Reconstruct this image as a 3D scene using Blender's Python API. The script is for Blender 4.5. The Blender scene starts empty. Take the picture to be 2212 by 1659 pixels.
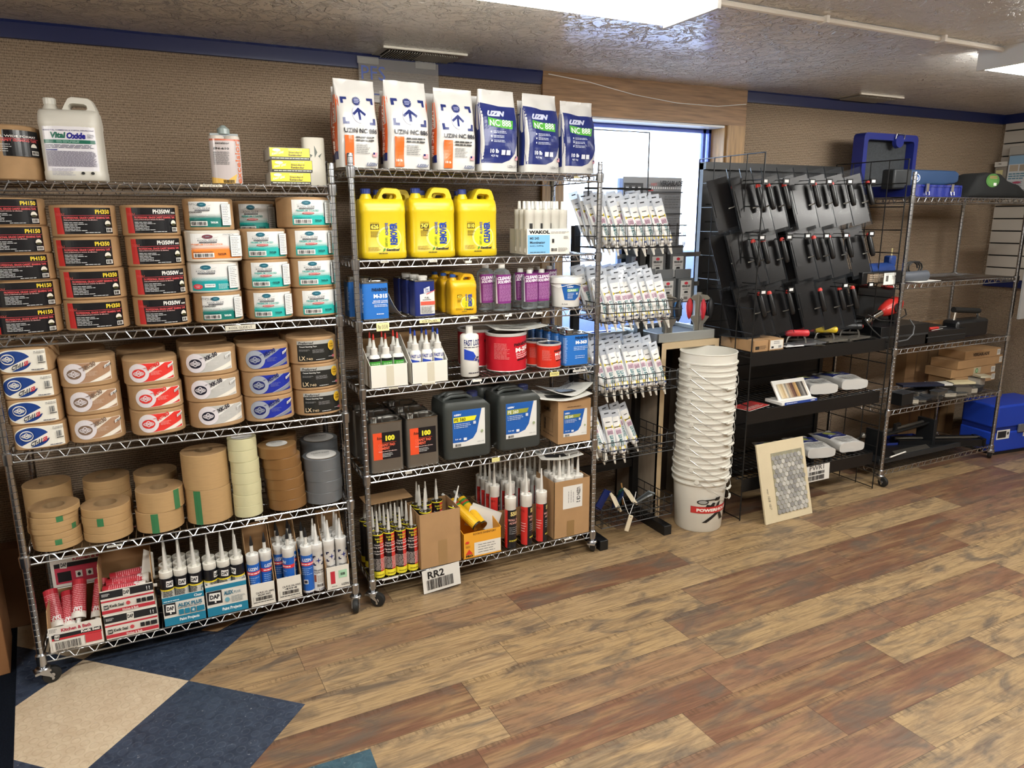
import bpy, math, random
from mathutils import Vector, Matrix
C = bpy.context.scene.collection
S = bpy.context.scene
rnd = random.Random(7)
# ------------------------------------------------------------------ camera
CP = (0.519, -2.9176, 1.6949); YAW, PIT, ROL, FPX = 0.4584, 0.2252, -0.0047, 1556.15
_f = Vector((math.sin(YAW)*math.cos(PIT), math.cos(YAW)*math.cos(PIT), -math.sin(PIT)))
_r = Vector((math.cos(YAW), -math.sin(YAW), 0)); _u = _r.cross(_f)
_R = _r*math.cos(ROL)+_u*math.sin(ROL); _U = -_r*math.sin(ROL)+_u*math.cos(ROL)
cam = bpy.data.cameras.new('camera'); camo = bpy.data.objects.new('camera', cam); C.objects.link(camo)
camo.matrix_world = Matrix(((_R.x, _U.x, -_f.x, CP[0]), (_R.y, _U.y, -_f.y, CP[1]), (_R.z, _U.z, -_f.z, CP[2]), (0, 0, 0, 1)))
cam.sensor_width = 36; cam.lens = FPX/2212*36; cam.clip_start = .02; cam.clip_end = 200
S.camera = camo
S.view_settings.view_transform = 'Standard'; S.view_settings.look = 'None'
S.view_settings.gamma = 1; S.view_settings.exposure = 0.22; S.view_settings.use_curve_mapping = False
S.cycles.max_bounces = 7; S.cycles.diffuse_bounces = 4; S.cycles.glossy_bounces = 3
S.cycles.transmission_bounces = 5; S.cycles.transparent_max_bounces = 10
S.cycles.sample_clamp_indirect = 6; S.cycles.caustics_reflective = False; S.cycles.caustics_refractive = False
# ------------------------------------------------------------------ world: bright overcast winter daylight
W = bpy.data.worlds.new('world'); S.world = W; W.use_nodes = True
WN = W.node_tree.nodes; WL = W.node_tree.links
WN['Background'].inputs[0].default_value = (.62, .78, 1, 1); WN['Background'].inputs[1].default_value = 15.0
LAMP = 15.0          # strength of the fluorescent diffusers
# ------------------------------------------------------------------ pixel rays (photo frame 2212x1659) to points at a real distance
def ray(px, py): return _f+_R*((px-1106)/FPX)-_U*((py-829.5)/FPX)
def PY(px, py, y):
    d = ray(px, py); t = (y-CP[1])/d.y; return Vector(CP)+d*t
def PZ(px, py, z):
    d = ray(px, py); t = (z-CP[2])/d.z; return Vector(CP)+d*t
def PX(px, py, x):
    d = ray(px, py); t = (x-CP[0])/d.x; return Vector(CP)+d*t
# ------------------------------------------------------------------ materials
def lin(h):
    h = h.lstrip('#'); o = []
    if len(h) == 3: h = ''.join(c*2 for c in h)
    for i in (0, 2, 4):
        c = int(h[i:i+2], 16)/255; o.append(c/12.92 if c <= .04045 else ((c+.055)/1.055)**2.4)
    return (*o, 1)
_mats = {}
def mat(h, rough=.5, metal=0, spec=.5, bump=0, bscale=200, var=0, vscale=6, coat=0, trans=0, name=None, vstretch=None):
    key = (h, rough, metal, spec, bump, bscale, var, vscale, coat, trans, vstretch)
    if key in _mats: return _mats[key]
    m = bpy.data.materials.new(name or 'paint_'+h.strip('#')); m.use_nodes = True
    N = m.node_tree.nodes; Lk = m.node_tree.links; b = N['Principled BSDF']
    b.inputs['Base Color'].default_value = lin(h); b.inputs['Roughness'].default_value = rough
    b.inputs['Metallic'].default_value = metal; b.inputs['Specular IOR Level'].default_value = spec
    b.inputs['Coat Weight'].default_value = coat; b.inputs['Transmission Weight'].default_value = trans
    if var or bump:
        tc = N.new('ShaderNodeTexCoord'); mp = N.new('ShaderNodeMapping'); Lk.new(tc.outputs['Object'], mp.inputs[0])
        if vstretch: mp.inputs['Scale'].default_value = vstretch
    if var:
        n = N.new('ShaderNodeTexNoise'); n.inputs['Scale'].default_value = vscale; n.inputs['Detail'].default_value = 5
        Lk.new(mp.outputs[0], n.inputs[0])
        mx = N.new('ShaderNodeMix'); mx.data_type = 'RGBA'; mx.blend_type = 'MIX'
        c = lin(h); mx.inputs[6].default_value = tuple(max(0, x*(1-var)) for x in c[:3])+(1,)
        mx.inputs[7].default_value = tuple(min(1, x*(1+var)) for x in c[:3])+(1,)
        mr = N.new('ShaderNodeMapRange'); mr.inputs[1].default_value = .3; mr.inputs[2].default_value = .7
        Lk.new(n.outputs[0], mr.inputs[0]); Lk.new(mr.outputs[0], mx.inputs[0]); Lk.new(mx.outputs[2], b.inputs['Base Color'])
    if bump:
        n2 = N.new('ShaderNodeTexNoise'); n2.inputs['Scale'].default_value = bscale; n2.inputs['Detail'].default_value = 3
        Lk.new(mp.outputs[0], n2.inputs[0]); bp = N.new('ShaderNodeBump'); bp.inputs['Strength'].default_value = bump
        bp.inputs['Distance'].default_value = .002; Lk.new(n2.outputs[0], bp.inputs['Height']); Lk.new(bp.outputs[0], b.inputs['Normal'])
    _mats[key] = m; return m
def glassy(h, alpha, rough=.08, name='clear_film'):
    key = ('g', h, alpha, rough)
    if key in _mats: return _mats[key]
    m = bpy.data.materials.new(name); m.use_nodes = True; N = m.node_tree.nodes; Lk = m.node_tree.links
    b = N['Principled BSDF']; b.inputs['Base Color'].default_value = lin(h); b.inputs['Roughness'].default_value = rough
    t = N.new('ShaderNodeBsdfTransparent'); mx = N.new('ShaderNodeMixShader')
    fr = N.new('ShaderNodeFresnel'); fr.inputs[0].default_value = 1.45
    ad = N.new('ShaderNodeMath'); ad.operation = 'ADD'; ad.use_clamp = True; ad.inputs[1].default_value = alpha
    Lk.new(fr.outputs[0], ad.inputs[0]); Lk.new(ad.outputs[0], mx.inputs[0])
    Lk.new(t.outputs[0], mx.inputs[1]); Lk.new(b.outputs[0], mx.inputs[2]); Lk.new(mx.outputs[0], N['Material Output'].inputs[0])
    _mats[key] = m; return m
M_chrome = mat('#c3c5c8', .22, 1, var=.12, vscale=9, name='chrome_wire')
M_post = mat('#b4b6ba', .25, 1, name='chrome_post')
M_groove = mat('#5c5e62', .4, 1, name='post_groove')
M_black = mat('#0c0d0f', .42, name='black_powder_coat')
M_blackpl = mat('#121315', .35, name='black_plastic')
M_kraft = mat('#a98760', .78, var=.1, vscale=14, bump=.25, bscale=60, name='kraft_paper')
M_kraftd = mat('#94714c', .85, var=.15, vscale=20, name='kraft_roll_side')
M_card = mat('#a8845c', .85, var=.07, vscale=10, name='corrugated_cardboard')
M_cardin = mat('#8a6a46', .9, name='cardboard_inside')
M_white = mat('#e8e6e0', .4, name='white_plastic')
M_wcard = mat('#dedad0', .75, var=.03, name='white_cardboard')
M_rubber = mat('#141414', .6, name='black_rubber')
M_steel = mat('#8d8a84', .35, .85, var=.1, vscale=5, name='tin_plate')
M_paper = mat('#dcdad2', .7, name='white_paper')
# ------------------------------------------------------------------ mesh builder
class MB:
    def __init__(s): s.v = []; s.f = []; s.mi = []; s.mats = []
    def _m(s, m):
        if m not in s.mats: s.mats.append(m)
        return s.mats.index(m)
    def add(s, vs, fs, m, T=None):
        b = len(s.v); k = s._m(m)
        s.v += [tuple(T @ Vector(p)) for p in vs] if T else [tuple(p) for p in vs]
        for f in fs: s.f.append(tuple(i+b for i in f)); s.mi.append(k)
        return s
    def box(s, x0, x1, y0, y1, z0, z1, m, T=None):
        v = [(x, y, z) for z in (z0, z1) for y in (y0, y1) for x in (x0, x1)]
        return s.add(v, [(0, 2, 3, 1), (4, 5, 7, 6), (0, 1, 5, 4), (2, 6, 7, 3), (0, 4, 6, 2), (1, 3, 7, 5)], m, T)
    def loft(s, secs, m, cap=True, T=None, closed=True):
        n = len(secs[0]); v = [p for q in secs for p in q]; f = []
        for i in range(len(secs)-1):
            for j in range(n if closed else n-1):
                k = (j+1) % n; f.append((i*n+j, i*n+k, (i+1)*n+k, (i+1)*n+j))
        if cap: f.append(tuple(range(n))[::-1]); f.append(tuple(range((len(secs)-1)*n, len(secs)*n)))
        return s.add(v, f, m, T)
    def lathe(s, prof, m, seg=20, T=None, cap=True):
        secs = [[(r*math.cos(a), r*math.sin(a), z) for a in (2*math.pi*k/seg for k in range(seg))] for r, z in prof]
        return s.loft(secs, m, cap, T)
    def prism(s, poly, h, m, T=None):     # polygon in XY extruded 0..h along z
        return s.loft([[(x, y, 0) for x, y in poly], [(x, y, h) for x, y in poly]], m, True, T)
    def tube(s, pts, r, m, seg=6, closed=False, T=None, cap=True):
        P = [Vector(p) for p in pts]; n = len(P); secs = []; up = None
        for i in range(n):
            if closed: d = (P[(i+1) % n]-P[i]).normalized()+(P[i]-P[i-1]).normalized()
            elif i == 0: d = P[1]-P[0]
            elif i == n-1: d = P[-1]-P[-2]
            else: d = (P[i+1]-P[i]).normalized()+(P[i]-P[i-1]).normalized()
            if d.length < 1e-9: d = Vector((0, 0, 1))
            d.normalize()
            if up is None: up = Vector((0, 0, 1)) if abs(d.z) < .9 else Vector((1, 0, 0))
            a = d.cross(up)
            if a.length < 1e-6: a = d.orthogonal()
            a.normalize(); b = a.cross(d).normalized(); up = b
            rr = r[i] if isinstance(r, (list, tuple)) else r
            secs.append([tuple(P[i]+a*rr*math.cos(t)+b*rr*math.sin(t)) for t in (2*math.pi*k/seg for k in range(seg))])
        if closed: secs.append(secs[0]); cap = False
        return s.loft(secs, m, cap, T)
    def mesh(s, name, sharp=38):
        me = bpy.data.meshes.new(name); me.from_pydata(s.v, [], s.f)
        for m in s.mats: me.materials.append(m)
        me.polygons.foreach_set('material_index', s.mi); me.polygons.foreach_set('use_smooth', [True]*len(s.f))
        me.update(); me.set_sharp_from_angle(angle=math.radians(sharp)); return me
    def build(s, name, parent=None, loc=None, rot=None, bevel=0, sharp=38):
        return link(name, s.mesh(name, sharp), parent, loc, rot, bevel)
def link(name, me, parent=None, loc=None, rot=None, bevel=0):
    o = bpy.data.objects.new(name, me); C.objects.link(o)
    if parent: o.parent = parent
    if loc is not None: o.location = loc
    if rot is not None: o.rotation_euler = rot
    if bevel:
        b = o.modifiers.new('bevel', 'BEVEL'); b.width = bevel; b.segments = 2; b.limit_method = 'ANGLE'; b.angle_limit = .7
    return o
def tag(o, label, cat, group=None):
    o['label'] = label; o['category'] = cat
    if group: o['group'] = group
    elif 'group' in o: del o['group']
    return o
def thing(name, label, cat, loc=(0, 0, 0), rot=(0, 0, 0), group=None):
    o = bpy.data.objects.new(name, None); C.objects.link(o); o.empty_display_size = .05
    o.location = loc; o.rotation_euler = rot if not isinstance(rot, (int, float)) else (0, 0, rot)
    return tag(o, label, cat, group)
def dup(root, label, loc, rot=None, group=None, scale=None):
    def cp(o, par):
        c = o.copy(); C.objects.link(c); c.parent = par
        for ch in list(o.children): cp(ch, c)
        return c
    r = cp(root, None); r.location = loc
    if rot is not None: r.rotation_euler = rot if not isinstance(rot, (int, float)) else (0, 0, rot)
    if scale: r.scale = scale
    r['label'] = label
    if group: r['group'] = group
    return r
_proto = {}
def place(key, maker, label, loc, rot=0, group=None, scale=None, cat=None):
    """first use moves the built thing itself, later uses copy it"""
    if key not in _proto:
        o = maker(); _proto[key] = [o, False]
    o, used = _proto[key]
    if not used:
        _proto[key][1] = True; o.location = loc; o.rotation_euler = rot if not isinstance(rot, (int, float)) else (0, 0, rot)
        if scale: o.scale = scale
        o['label'] = label
        if group: o['group'] = group
        return o
    return dup(o, label, loc, rot, group, scale)
def struct(name, mb, **k):
    o = mb.build(name, **k); o['kind'] = 'structure'; return o
def rrect(a, b, r, n=4):   # rounded rectangle outline (counter-clockwise), half sizes a,b
    o = []
    for cx, cy, t in ((a-r, -b+r, -90), (a-r, b-r, 0), (-a+r, b-r, 90), (-a+r, -b+r, 180)):
        for k in range(n+1):
            t2 = math.radians(t+90*k/n); o.append((cx+r*math.cos(t2), cy+r*math.sin(t2)))
    return o
def superell(a, b, e, n=36):
    o = []
    for k in range(n):
        t = -math.pi/2+2*math.pi*k/n; c, s_ = math.cos(t), math.sin(t)
        o.append((a*math.copysign(abs(c)**(2/e), c), b*math.copysign(abs(s_)**(2/e), s_)))
    return o
def scal(poly, s, sy=None):
    sy = s if sy is None else sy; return [(x*s, y*sy) for x, y in poly]
def inset(poly, d):
    a = max(p[0] for p in poly); b = max(p[1] for p in poly); return [(x*(a-d)/a, y*(b-d)/b) for x, y in poly]
def at(poly, z): return [(x, y, z) for x, y in poly]
# ------------------------------------------------------------------ printed labels: flat drawings laid on a surface
_tc = {}
def glyph(s, bold, shear, sp=1):
    k = (s, bold, shear, sp)
    if k not in _tc:
        cu = bpy.data.curves.new('t', 'FONT'); cu.body = s; cu.offset = bold; cu.shear = shear; cu.resolution_u = 2; cu.space_character = sp
        ob = bpy.data.objects.new('t', cu); me = ob.to_mesh()
        v = [(p.co.x, p.co.y) for p in me.vertices]; f = [tuple(p.vertices) for p in me.polygons]
        ob.to_mesh_clear(); bpy.data.objects.remove(ob); bpy.data.curves.remove(cu)
        x0 = min(p[0] for p in v); x1 = max(p[0] for p in v); y0 = min(p[1] for p in v); y1 = max(p[1] for p in v)
        _tc[k] = ([((x-x0)/max(1e-6, x1-x0), (y-y0)/max(1e-6, y1-y0)) for x, y in v], f)
    return _tc[k]
class Lab:
    """drawing in metres, origin bottom left, size w x h; every call is one layer higher"""
    def __init__(s, w, h, base=None, rough=.45): s.w = w; s.h = h; s.q = []; s.lay = 0; s.rough = rough; s.mats = []; s.v = []; s.f = []; s.mi = []; s.rnd = random.Random(3)
    def _c(s, col):
        m = mat(col, s.rough) if isinstance(col, str) else col
        if m not in s.mats: s.mats.append(m)
        return s.mats.index(m)
    def raw(s, pts, faces, col, up=1):
        s.lay += up; b = len(s.v); k = s._c(col)
        s.v += [(x, y, s.lay) for x, y in pts]
        for f in faces: s.f.append(tuple(i+b for i in f)); s.mi.append(k)
        return s
    def r(s, x0, y0, x1, y1, col, up=1): return s.raw([(x0, y0), (x1, y0), (x1, y1), (x0, y1)], [(0, 1, 2, 3)], col, up)
    def p(s, pts, col): return s.raw(pts, [tuple(range(len(pts)))], col)
    def e(s, cx, cy, rx, ry, col, n=24, a0=0, a1=360):
        P = [(cx+rx*math.cos(math.radians(a0+(a1-a0)*k/n)), cy+ry*math.sin(math.radians(a0+(a1-a0)*k/n))) for k in range(n if a1-a0 == 360 else n+1)]
        return s.p(P, col)
    def t(s, txt, x0, y0, x1, y1, col, bold=.02, shear=0, rot=0, skew=0, sp=1):
        g, f = glyph(txt, bold, shear, sp)
        if rot == 90: P = [(x1-v*(x1-x0), y0+u*(y1-y0)) for u, v in g]
        elif rot == -90: P = [(x0+v*(x1-x0), y1-u*(y1-y0)) for u, v in g]
        else: P = [(x0+u*(x1-x0), y0+v*(y1-y0)+u*skew) for u, v in g]
        return s.raw(P, f, col)
    def bars(s, x0, y0, x1, y1, col='#15151a', n=22):
        x = x0; v = []; f = []; u = (x1-x0)/n/1.6
        while x < x1-u:
            w = u*s.rnd.choice((.5, .8, 1.3)); v += [(x, y0), (x+w, y0), (x+w, y1), (x, y1)]; k = len(v)-4; f.append((k, k+1, k+2, k+3)); x += w+u*s.rnd.choice((.5, .7, 1.1))
        return s.raw(v, f, col)
    def fine(s, x0, y0, x1, y1, n, col, fill=.55, ragged=.25, words=5, vert=False):
        v = []; f = []; dh = (y1-y0)/n if not vert else (x1-x0)/n
        L0, L1 = (x0, x1) if not vert else (y0, y1)
        for i in range(n):
            e = L1-(L1-L0)*ragged*s.rnd.random(); q = L0; st = (L1-L0)/words
            while q < e:
                w = min(st*s.rnd.uniform(.5, 1.3), e-q)
                if w < st*.15: break
                if not vert: a, b, c, d = q, y1-(i+.5+fill/2)*dh, q+w, y1-(i+.5-fill/2)*dh
                else: a, b, c, d = x0+(i+.5-fill/2)*dh, q, x0+(i+.5+fill/2)*dh, q+w
                v += [(a, b), (c, b), (c, d), (a, d)]; k = len(v)-4; f.append((k, k+1, k+2, k+3)); q += w+st*.14
        return s.raw(v, f, col)
    def mesh(s, name, path=None, lo=.0004, step=.009, thick=.0003, cx=None):
        """path: outline polygon (plan view, first point front centre, ccw seen from above) or None = flat, facing -Y"""
        cx = s.w/2 if cx is None else cx
        import bmesh
        me = bpy.data.meshes.new(name)
        me.from_pydata([(x-cx, z, y) for x, y, z in s.v], [], s.f); me.polygons.foreach_set('material_index', s.mi)
        for m in s.mats: me.materials.append(m)
        if path:
            bm = bmesh.new(); bm.from_mesh(me); k = -s.w/2-.1
            xs = [v.co.x for v in bm.verts]; a = math.floor(min(xs)/step)*step
            while a < max(xs):
                bmesh.ops.bisect_plane(bm, geom=bm.verts[:]+bm.edges[:]+bm.faces[:], plane_co=(a, 0, 0), plane_no=(1, 0, 0), dist=1e-7); a += step
            n = len(path); seg = [(Vector(path[(i+1) % n])-Vector(path[i])).length for i in range(n)]
            def pos(sv):
                i = 0
                if sv >= 0:
                    while sv > seg[i % n]: sv -= seg[i % n]; i += 1
                    A, B, t = path[i % n], path[(i+1) % n], sv/seg[i % n]
                else:
                    sv = -sv; i = n-1
                    while sv > seg[i % n]: sv -= seg[i % n]; i -= 1
                    A, B, t = path[i % n], path[(i+1) % n], 1-sv/seg[i % n]
                A = Vector(A); B = Vector(B); d = (B-A).normalized(); return A+(B-A)*t, Vector((d.y, -d.x))
            for v in bm.verts:
                o = v.co.y*lo+thick; p, nn = pos(v.co.x); v.co.x = p.x+nn.x*o; v.co.y = p.y+nn.y*o
            bm.to_mesh(me); bm.free()
        else:
            for v in me.vertices: v.co.y = -(v.co.y*lo+thick)
        me.update(); return me
    def put(s, parent, name='label', loc=(0, 0, 0), rot=None, path=None, **k):
        return link(name, s.mesh(name, path, **k), parent, loc, rot)
# ================================================================== room shell
YW, ZC, XR, XL, YB = .60, 2.44, 6.42, -2.4, -5.2
def nodes(name):
    m = bpy.data.materials.new(name); m.use_nodes = True
    return m, m.node_tree.nodes, m.node_tree.links, m.node_tree.nodes['Principled BSDF']
def mth(N, L, op, a, b=None, c=None, clamp=False):
    n = N.new('ShaderNodeMath'); n.operation = op; n.use_clamp = clamp
    for i, x in enumerate((a, b, c)):
        if x is None: continue
        if isinstance(x, (int, float)): n.inputs[i].default_value = x
        else: L.new(x, n.inputs[i])
    return n.outputs[0]
def mixc(N, L, f, a, b, bt='MIX'):
    n = N.new('ShaderNodeMix'); n.data_type = 'RGBA'; n.blend_type = bt
    for i, x in ((0, f), (6, a), (7, b)):
        if isinstance(x, (int, float)): n.inputs[i].default_value = x
        elif isinstance(x, (tuple, str)): n.inputs[i].default_value = lin(x) if isinstance(x, str) else x
        else: L.new(x, n.inputs[i])
    return n.outputs[2]
def noise(N, L, vec, scale, det=3, rough=.5, dist=0):
    n = N.new('ShaderNodeTexNoise'); n.inputs['Scale'].default_value = scale; n.inputs['Detail'].default_value = det
    n.inputs['Roughness'].default_value = rough; n.inputs['Distortion'].default_value = dist; L.new(vec, n.inputs['Vector']); return n.outputs[0]
def comb(N, L, x, y, z):
    n = N.new('ShaderNodeCombineXYZ')
    for i, q in enumerate((x, y, z)):
        if isinstance(q, (int, float)): n.inputs[i].default_value = q
        else: L.new(q, n.inputs[i])
    return n.outputs[0]
def bumpn(N, L, h, st, dist, b):
    n = N.new('ShaderNodeBump'); n.inputs['Strength'].default_value = st; n.inputs['Distance'].default_value = dist
    L.new(h, n.inputs['Height']); L.new(n.outputs[0], b.inputs['Normal'])
def mapr(N, L, v, a, b, c=0, d=1):
    n = N.new('ShaderNodeMapRange'); L.new(v, n.inputs[0])
    for i, q in enumerate((a, b, c, d)): n.inputs[i+1].default_value = q
    return n.outputs[0]
def gpos(N, L):
    g = N.new('ShaderNodeNewGeometry'); s = N.new('ShaderNodeSeparateXYZ'); L.new(g.outputs['Position'], s.inputs[0]); return g.outputs['Position'], s.outputs
# ribbed fabric wall covering
def wall_mat():
    m, N, L, b = nodes('ribbed_fabric_wallcovering'); P, (X, Y, Z) = gpos(N, L)
    wob = noise(N, L, P, 25, 3); z2 = mth(N, L, 'MULTIPLY_ADD', wob, .0035, Z)
    s = mth(N, L, 'SINE', mth(N, L, 'MULTIPLY', z2, 2*math.pi/.0102)); s01 = mapr(N, L, s, -1, 1)
    th = N.new('ShaderNodeMapping'); th.inputs['Scale'].default_value = (260, 260, 90); L.new(P, th.inputs[0])
    fib = noise(N, L, th.outputs[0], 1, 3, .7); big = noise(N, L, P, 1.3, 3)
    c = mixc(N, L, s01, '#5f5041', '#93806b'); c = mixc(N, L, mapr(N, L, fib, .35, .75), c, '#b09c86'); 
    c2 = mixc(N, L, mth(N, L, 'MULTIPLY', mapr(N, L, fib, .2, .45, 1, 0), .5), c, '#463a2e')
    c3 = mixc(N, L, mth(N, L, 'MULTIPLY', mapr(N, L, big, .45, .7), .25), c2, '#6a5c4e')
    L.new(c3, b.inputs['Base Color']); b.inputs['Roughness'].default_value = .9; b.inputs['Specular IOR Level'].default_value = .15
    bumpn(N, L, mth(N, L, 'ADD', s01, mth(N, L, 'MULTIPLY', fib, .5)), .8, .003, b); return m
M_wall = wall_mat()
def ceil_mat():
    m, N, L, b = nodes('knockdown_plaster_ceiling'); P, (X, Y, Z) = gpos(N, L)
    mp = N.new('ShaderNodeMapping'); mp.inputs['Scale'].default_value = (1, .8, 1); L.new(P, mp.inputs[0])
    n1 = noise(N, L, mp.outputs[0], 13, 4, .6, 1.0); n2 = noise(N, L, mp.outputs[0], 42, 3, .6, .8)
    h = mth(N, L, 'ADD', mapr(N, L, n1, .49, .56), mth(N, L, 'MULTIPLY', mapr(N, L, n2, .54, .62), .4))
    big = noise(N, L, P, .9, 2)
    c = mixc(N, L, big, '#e4e0da', '#f0ede8'); L.new(c, b.inputs['Base Color'])
    b.inputs['Roughness'].default_value = .2; b.inputs['Specular IOR Level'].default_value = .8
    bumpn(N, L, h, 1, .009, b); return m
M_ceil = ceil_mat()
def floor_mat():
    m, N, L, b = nodes('wood_look_vinyl_planks'); P, (X, Y, Z) = gpos(N, L)
    W_, LN = .172, .95
    xr = mth(N, L, 'MULTIPLY_ADD', Y, .03, X); yr = mth(N, L, 'MULTIPLY_ADD', X, -.012, Y)
    yy = mth(N, L, 'DIVIDE', mth(N, L, 'ADD', yr, .02), W_); row = mth(N, L, 'FLOOR', yy); fy = mth(N, L, 'FRACT', yy)
    wn = N.new('ShaderNodeTexWhiteNoise'); wn.noise_dimensions = '1D'; L.new(row, wn.inputs['W'])
    off = mth(N, L, 'MULTIPLY', wn.outputs[0], LN); xx = mth(N, L, 'DIVIDE', mth(N, L, 'ADD', xr, off), LN)
    colm = mth(N, L, 'FLOOR', xx); fx = mth(N, L, 'FRACT', xx)
    w2 = N.new('ShaderNodeTexWhiteNoise'); w2.noise_dimensions = '3D'; L.new(comb(N, L, row, colm, 3.3), w2.inputs['Vector'])
    tone = w2.outputs[0]; seed = w2.outputs[1]
    vs = N.new('ShaderNodeVectorMath'); vs.operation = 'MULTIPLY_ADD'; L.new(seed, vs.inputs[0]); vs.inputs[1].default_value = (37, 53, 9)
    L.new(comb(N, L, mth(N, L, 'MULTIPLY', xr, 1.0), mth(N, L, 'MULTIPLY', yr, 9), 0), vs.inputs[2])
    g1 = noise(N, L, vs.outputs[0], 2.2, 6, .62, .5)
    vs2 = N.new('ShaderNodeVectorMath'); vs2.operation = 'MULTIPLY_ADD'; L.new(seed, vs2.inputs[0]); vs2.inputs[1].default_value = (17, 23, 9)
    L.new(comb(N, L, mth(N, L, 'MULTIPLY', xr, 2.6), mth(N, L, 'MULTIPLY', yr, 7), 0), vs2.inputs[2])
    g2 = noise(N, L, vs2.outputs[0], 1.6, 5, .6, .8)
    vs3 = N.new('ShaderNodeVectorMath'); vs3.operation = 'MULTIPLY_ADD'; L.new(seed, vs3.inputs[0]); vs3.inputs[1].default_value = (7, 3, 9)
    L.new(comb(N, L, mth(N, L, 'MULTIPLY', xr, 4), mth(N, L, 'MULTIPLY', yr, 60), 0), vs3.inputs[2])
    g3 = noise(N, L, vs3.outputs[0], 1.5, 6, .72, .5)
    vs4 = N.new('ShaderNodeVectorMath'); vs4.operation = 'MULTIPLY_ADD'; L.new(seed, vs4.inputs[0]); vs4.inputs[1].default_value = (7, 3, 9)
    L.new(comb(N, L, mth(N, L, 'MULTIPLY', xr, 90), mth(N, L, 'MULTIPLY', yr, 14), 0), vs4.inputs[2])
    g4 = noise(N, L, vs4.outputs[0], .9, 2, .5, .6)
    r1 = N.new('ShaderNodeValToRGB'); L.new(tone, r1.inputs[0]); e = r1.color_ramp.elements
    e[0].position = 0; e[0].color = lin('#a18866'); e[1].position = 1; e[1].color = lin('#72503e')
    for pos, h in ((.34, '#9c825e'), (.5, '#907355'), (.56, '#7e5e4a'), (.8, '#6d4d3b')): q = e.new(pos); q.color = lin(h)
    c = mixc(N, L, mth(N, L, 'MULTIPLY', mapr(N, L, g1, .46, .78), .75), r1.outputs[0], '#ac9066')
    c = mixc(N, L, mth(N, L, 'MULTIPLY', mapr(N, L, g2, .48, .66), .85), c, '#5c5248')
    c = mixc(N, L, mth(N, L, 'MULTIPLY', mapr(N, L, g3, .44, .64), .55), c, '#4c382a')
    # saw marks near one long side of each plank
    ed = mth(N, L, 'MULTIPLY', mapr(N, L, fy, .80, .95), mapr(N, L, g4, .5, .62)); c = mixc(N, L, mth(N, L, 'MULTIPLY', ed, .45), c, '#42301f')
    c = mixc(N, L, mth(N, L, 'MULTIPLY', mapr(N, L, g1, .25, .42, 1, 0), .6), c, '#5e4230')
    ex = mth(N, L, 'MINIMUM', fx, mth(N, L, 'SUBTRACT', 1, fx)); ey = mth(N, L, 'MINIMUM', fy, mth(N, L, 'SUBTRACT', 1, fy))
    sx = mth(N, L, 'LESS_THAN', ex, .0013); sy = mth(N, L, 'LESS_THAN', ey, .006); sm = mth(N, L, 'MAXIMUM', sx, sy)
    c = mixc(N, L, mth(N, L, 'MULTIPLY', sm, .6), c, '#2c1d14'); L.new(c, b.inputs['Base Color'])
    L.new(mapr(N, L, g2, .3, .7, .34, .48), b.inputs['Roughness']); b.inputs['Specular IOR Level'].default_value = .45
    bumpn(N, L, mth(N, L, 'SUBTRACT', mth(N, L, 'MULTIPLY', g3, .3), sm), .25, .001, b); return m
def rubber_mat(h1, h2, name, rk=.07, rc='#8a8e98'):
    m, N, L, b = nodes(name); P, (X, Y, Z) = gpos(N, L)
    k = math.radians(-42.3); u = mth(N, L, 'ADD', mth(N, L, 'MULTIPLY', X, math.cos(k)), mth(N, L, 'MULTIPLY', Y, math.sin(k)))
    v = mth(N, L, 'SUBTRACT', mth(N, L, 'MULTIPLY', Y, math.cos(k)), mth(N, L, 'MULTIPLY', X, math.sin(k)))
    T_ = .0385; vv = mth(N, L, 'DIVIDE', v, T_); ro = mth(N, L, 'FLOOR', vv); hv = mth(N, L, 'MULTIPLY', mth(N, L, 'MODULO', ro, 2), .5)
    a = mth(N, L, 'SUBTRACT', mth(N, L, 'FRACT', mth(N, L, 'ADD', mth(N, L, 'DIVIDE', u, T_), hv)), .5)
    c_ = mth(N, L, 'SUBTRACT', mth(N, L, 'FRACT', vv), .5)
    d = mth(N, L, 'SQRT', mth(N, L, 'ADD', mth(N, L, 'MULTIPLY', a, a), mth(N, L, 'MULTIPLY', c_, c_)))
    ring = mapr(N, L, mth(N, L, 'ABSOLUTE', mth(N, L, 'SUBTRACT', d, .36)), 0, .07, 1, 0)
    n = noise(N, L, P, 14, 5, .65, 1.5); n2 = noise(N, L, P, 90, 2)
    c = mixc(N, L, mapr(N, L, n, .35, .7), h1, h2); c = mixc(N, L, mth(N, L, 'MULTIPLY', ring, rk), c, rc)
    c = mixc(N, L, mth(N, L, 'MULTIPLY', mapr(N, L, n2, .68, .75), .35), c, '#c8c8c8')
    L.new(c, b.inputs['Base Color']); b.inputs['Roughness'].default_value = .36
    bumpn(N, L, mapr(N, L, d, .3, .42, 1, 0), .5, .0012, b); return m
M_floor = floor_mat()
M_rubn = rubber_mat('#242d3e', '#3b4658', 'navy_studded_rubber'); M_rubt = rubber_mat('#baa68c', '#cdbca2', 'tan_studded_rubber', .35, '#9c8668')
M_rubteal = rubber_mat('#2b4350', '#3f5c68', 'teal_studded_rubber')
M_carpet = mat('#11151d', .98, spec=.05, bump=1, bscale=350, var=.5, vscale=260, name='charcoal_loop_carpet')
M_trim = mat('#14204f', .32, name='navy_gloss_trim')
M_wood = mat('#8f6c49', .5, var=.35, vscale=5, vstretch=(1, 8, 14), name='varnished_oak')
M_woodv = mat('#a58052', .45, var=.3, vscale=5, vstretch=(14, 8, 1), name='varnished_oak_upright')
M_alw = mat('#dfe0df', .4, name='white_jamb')
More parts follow.
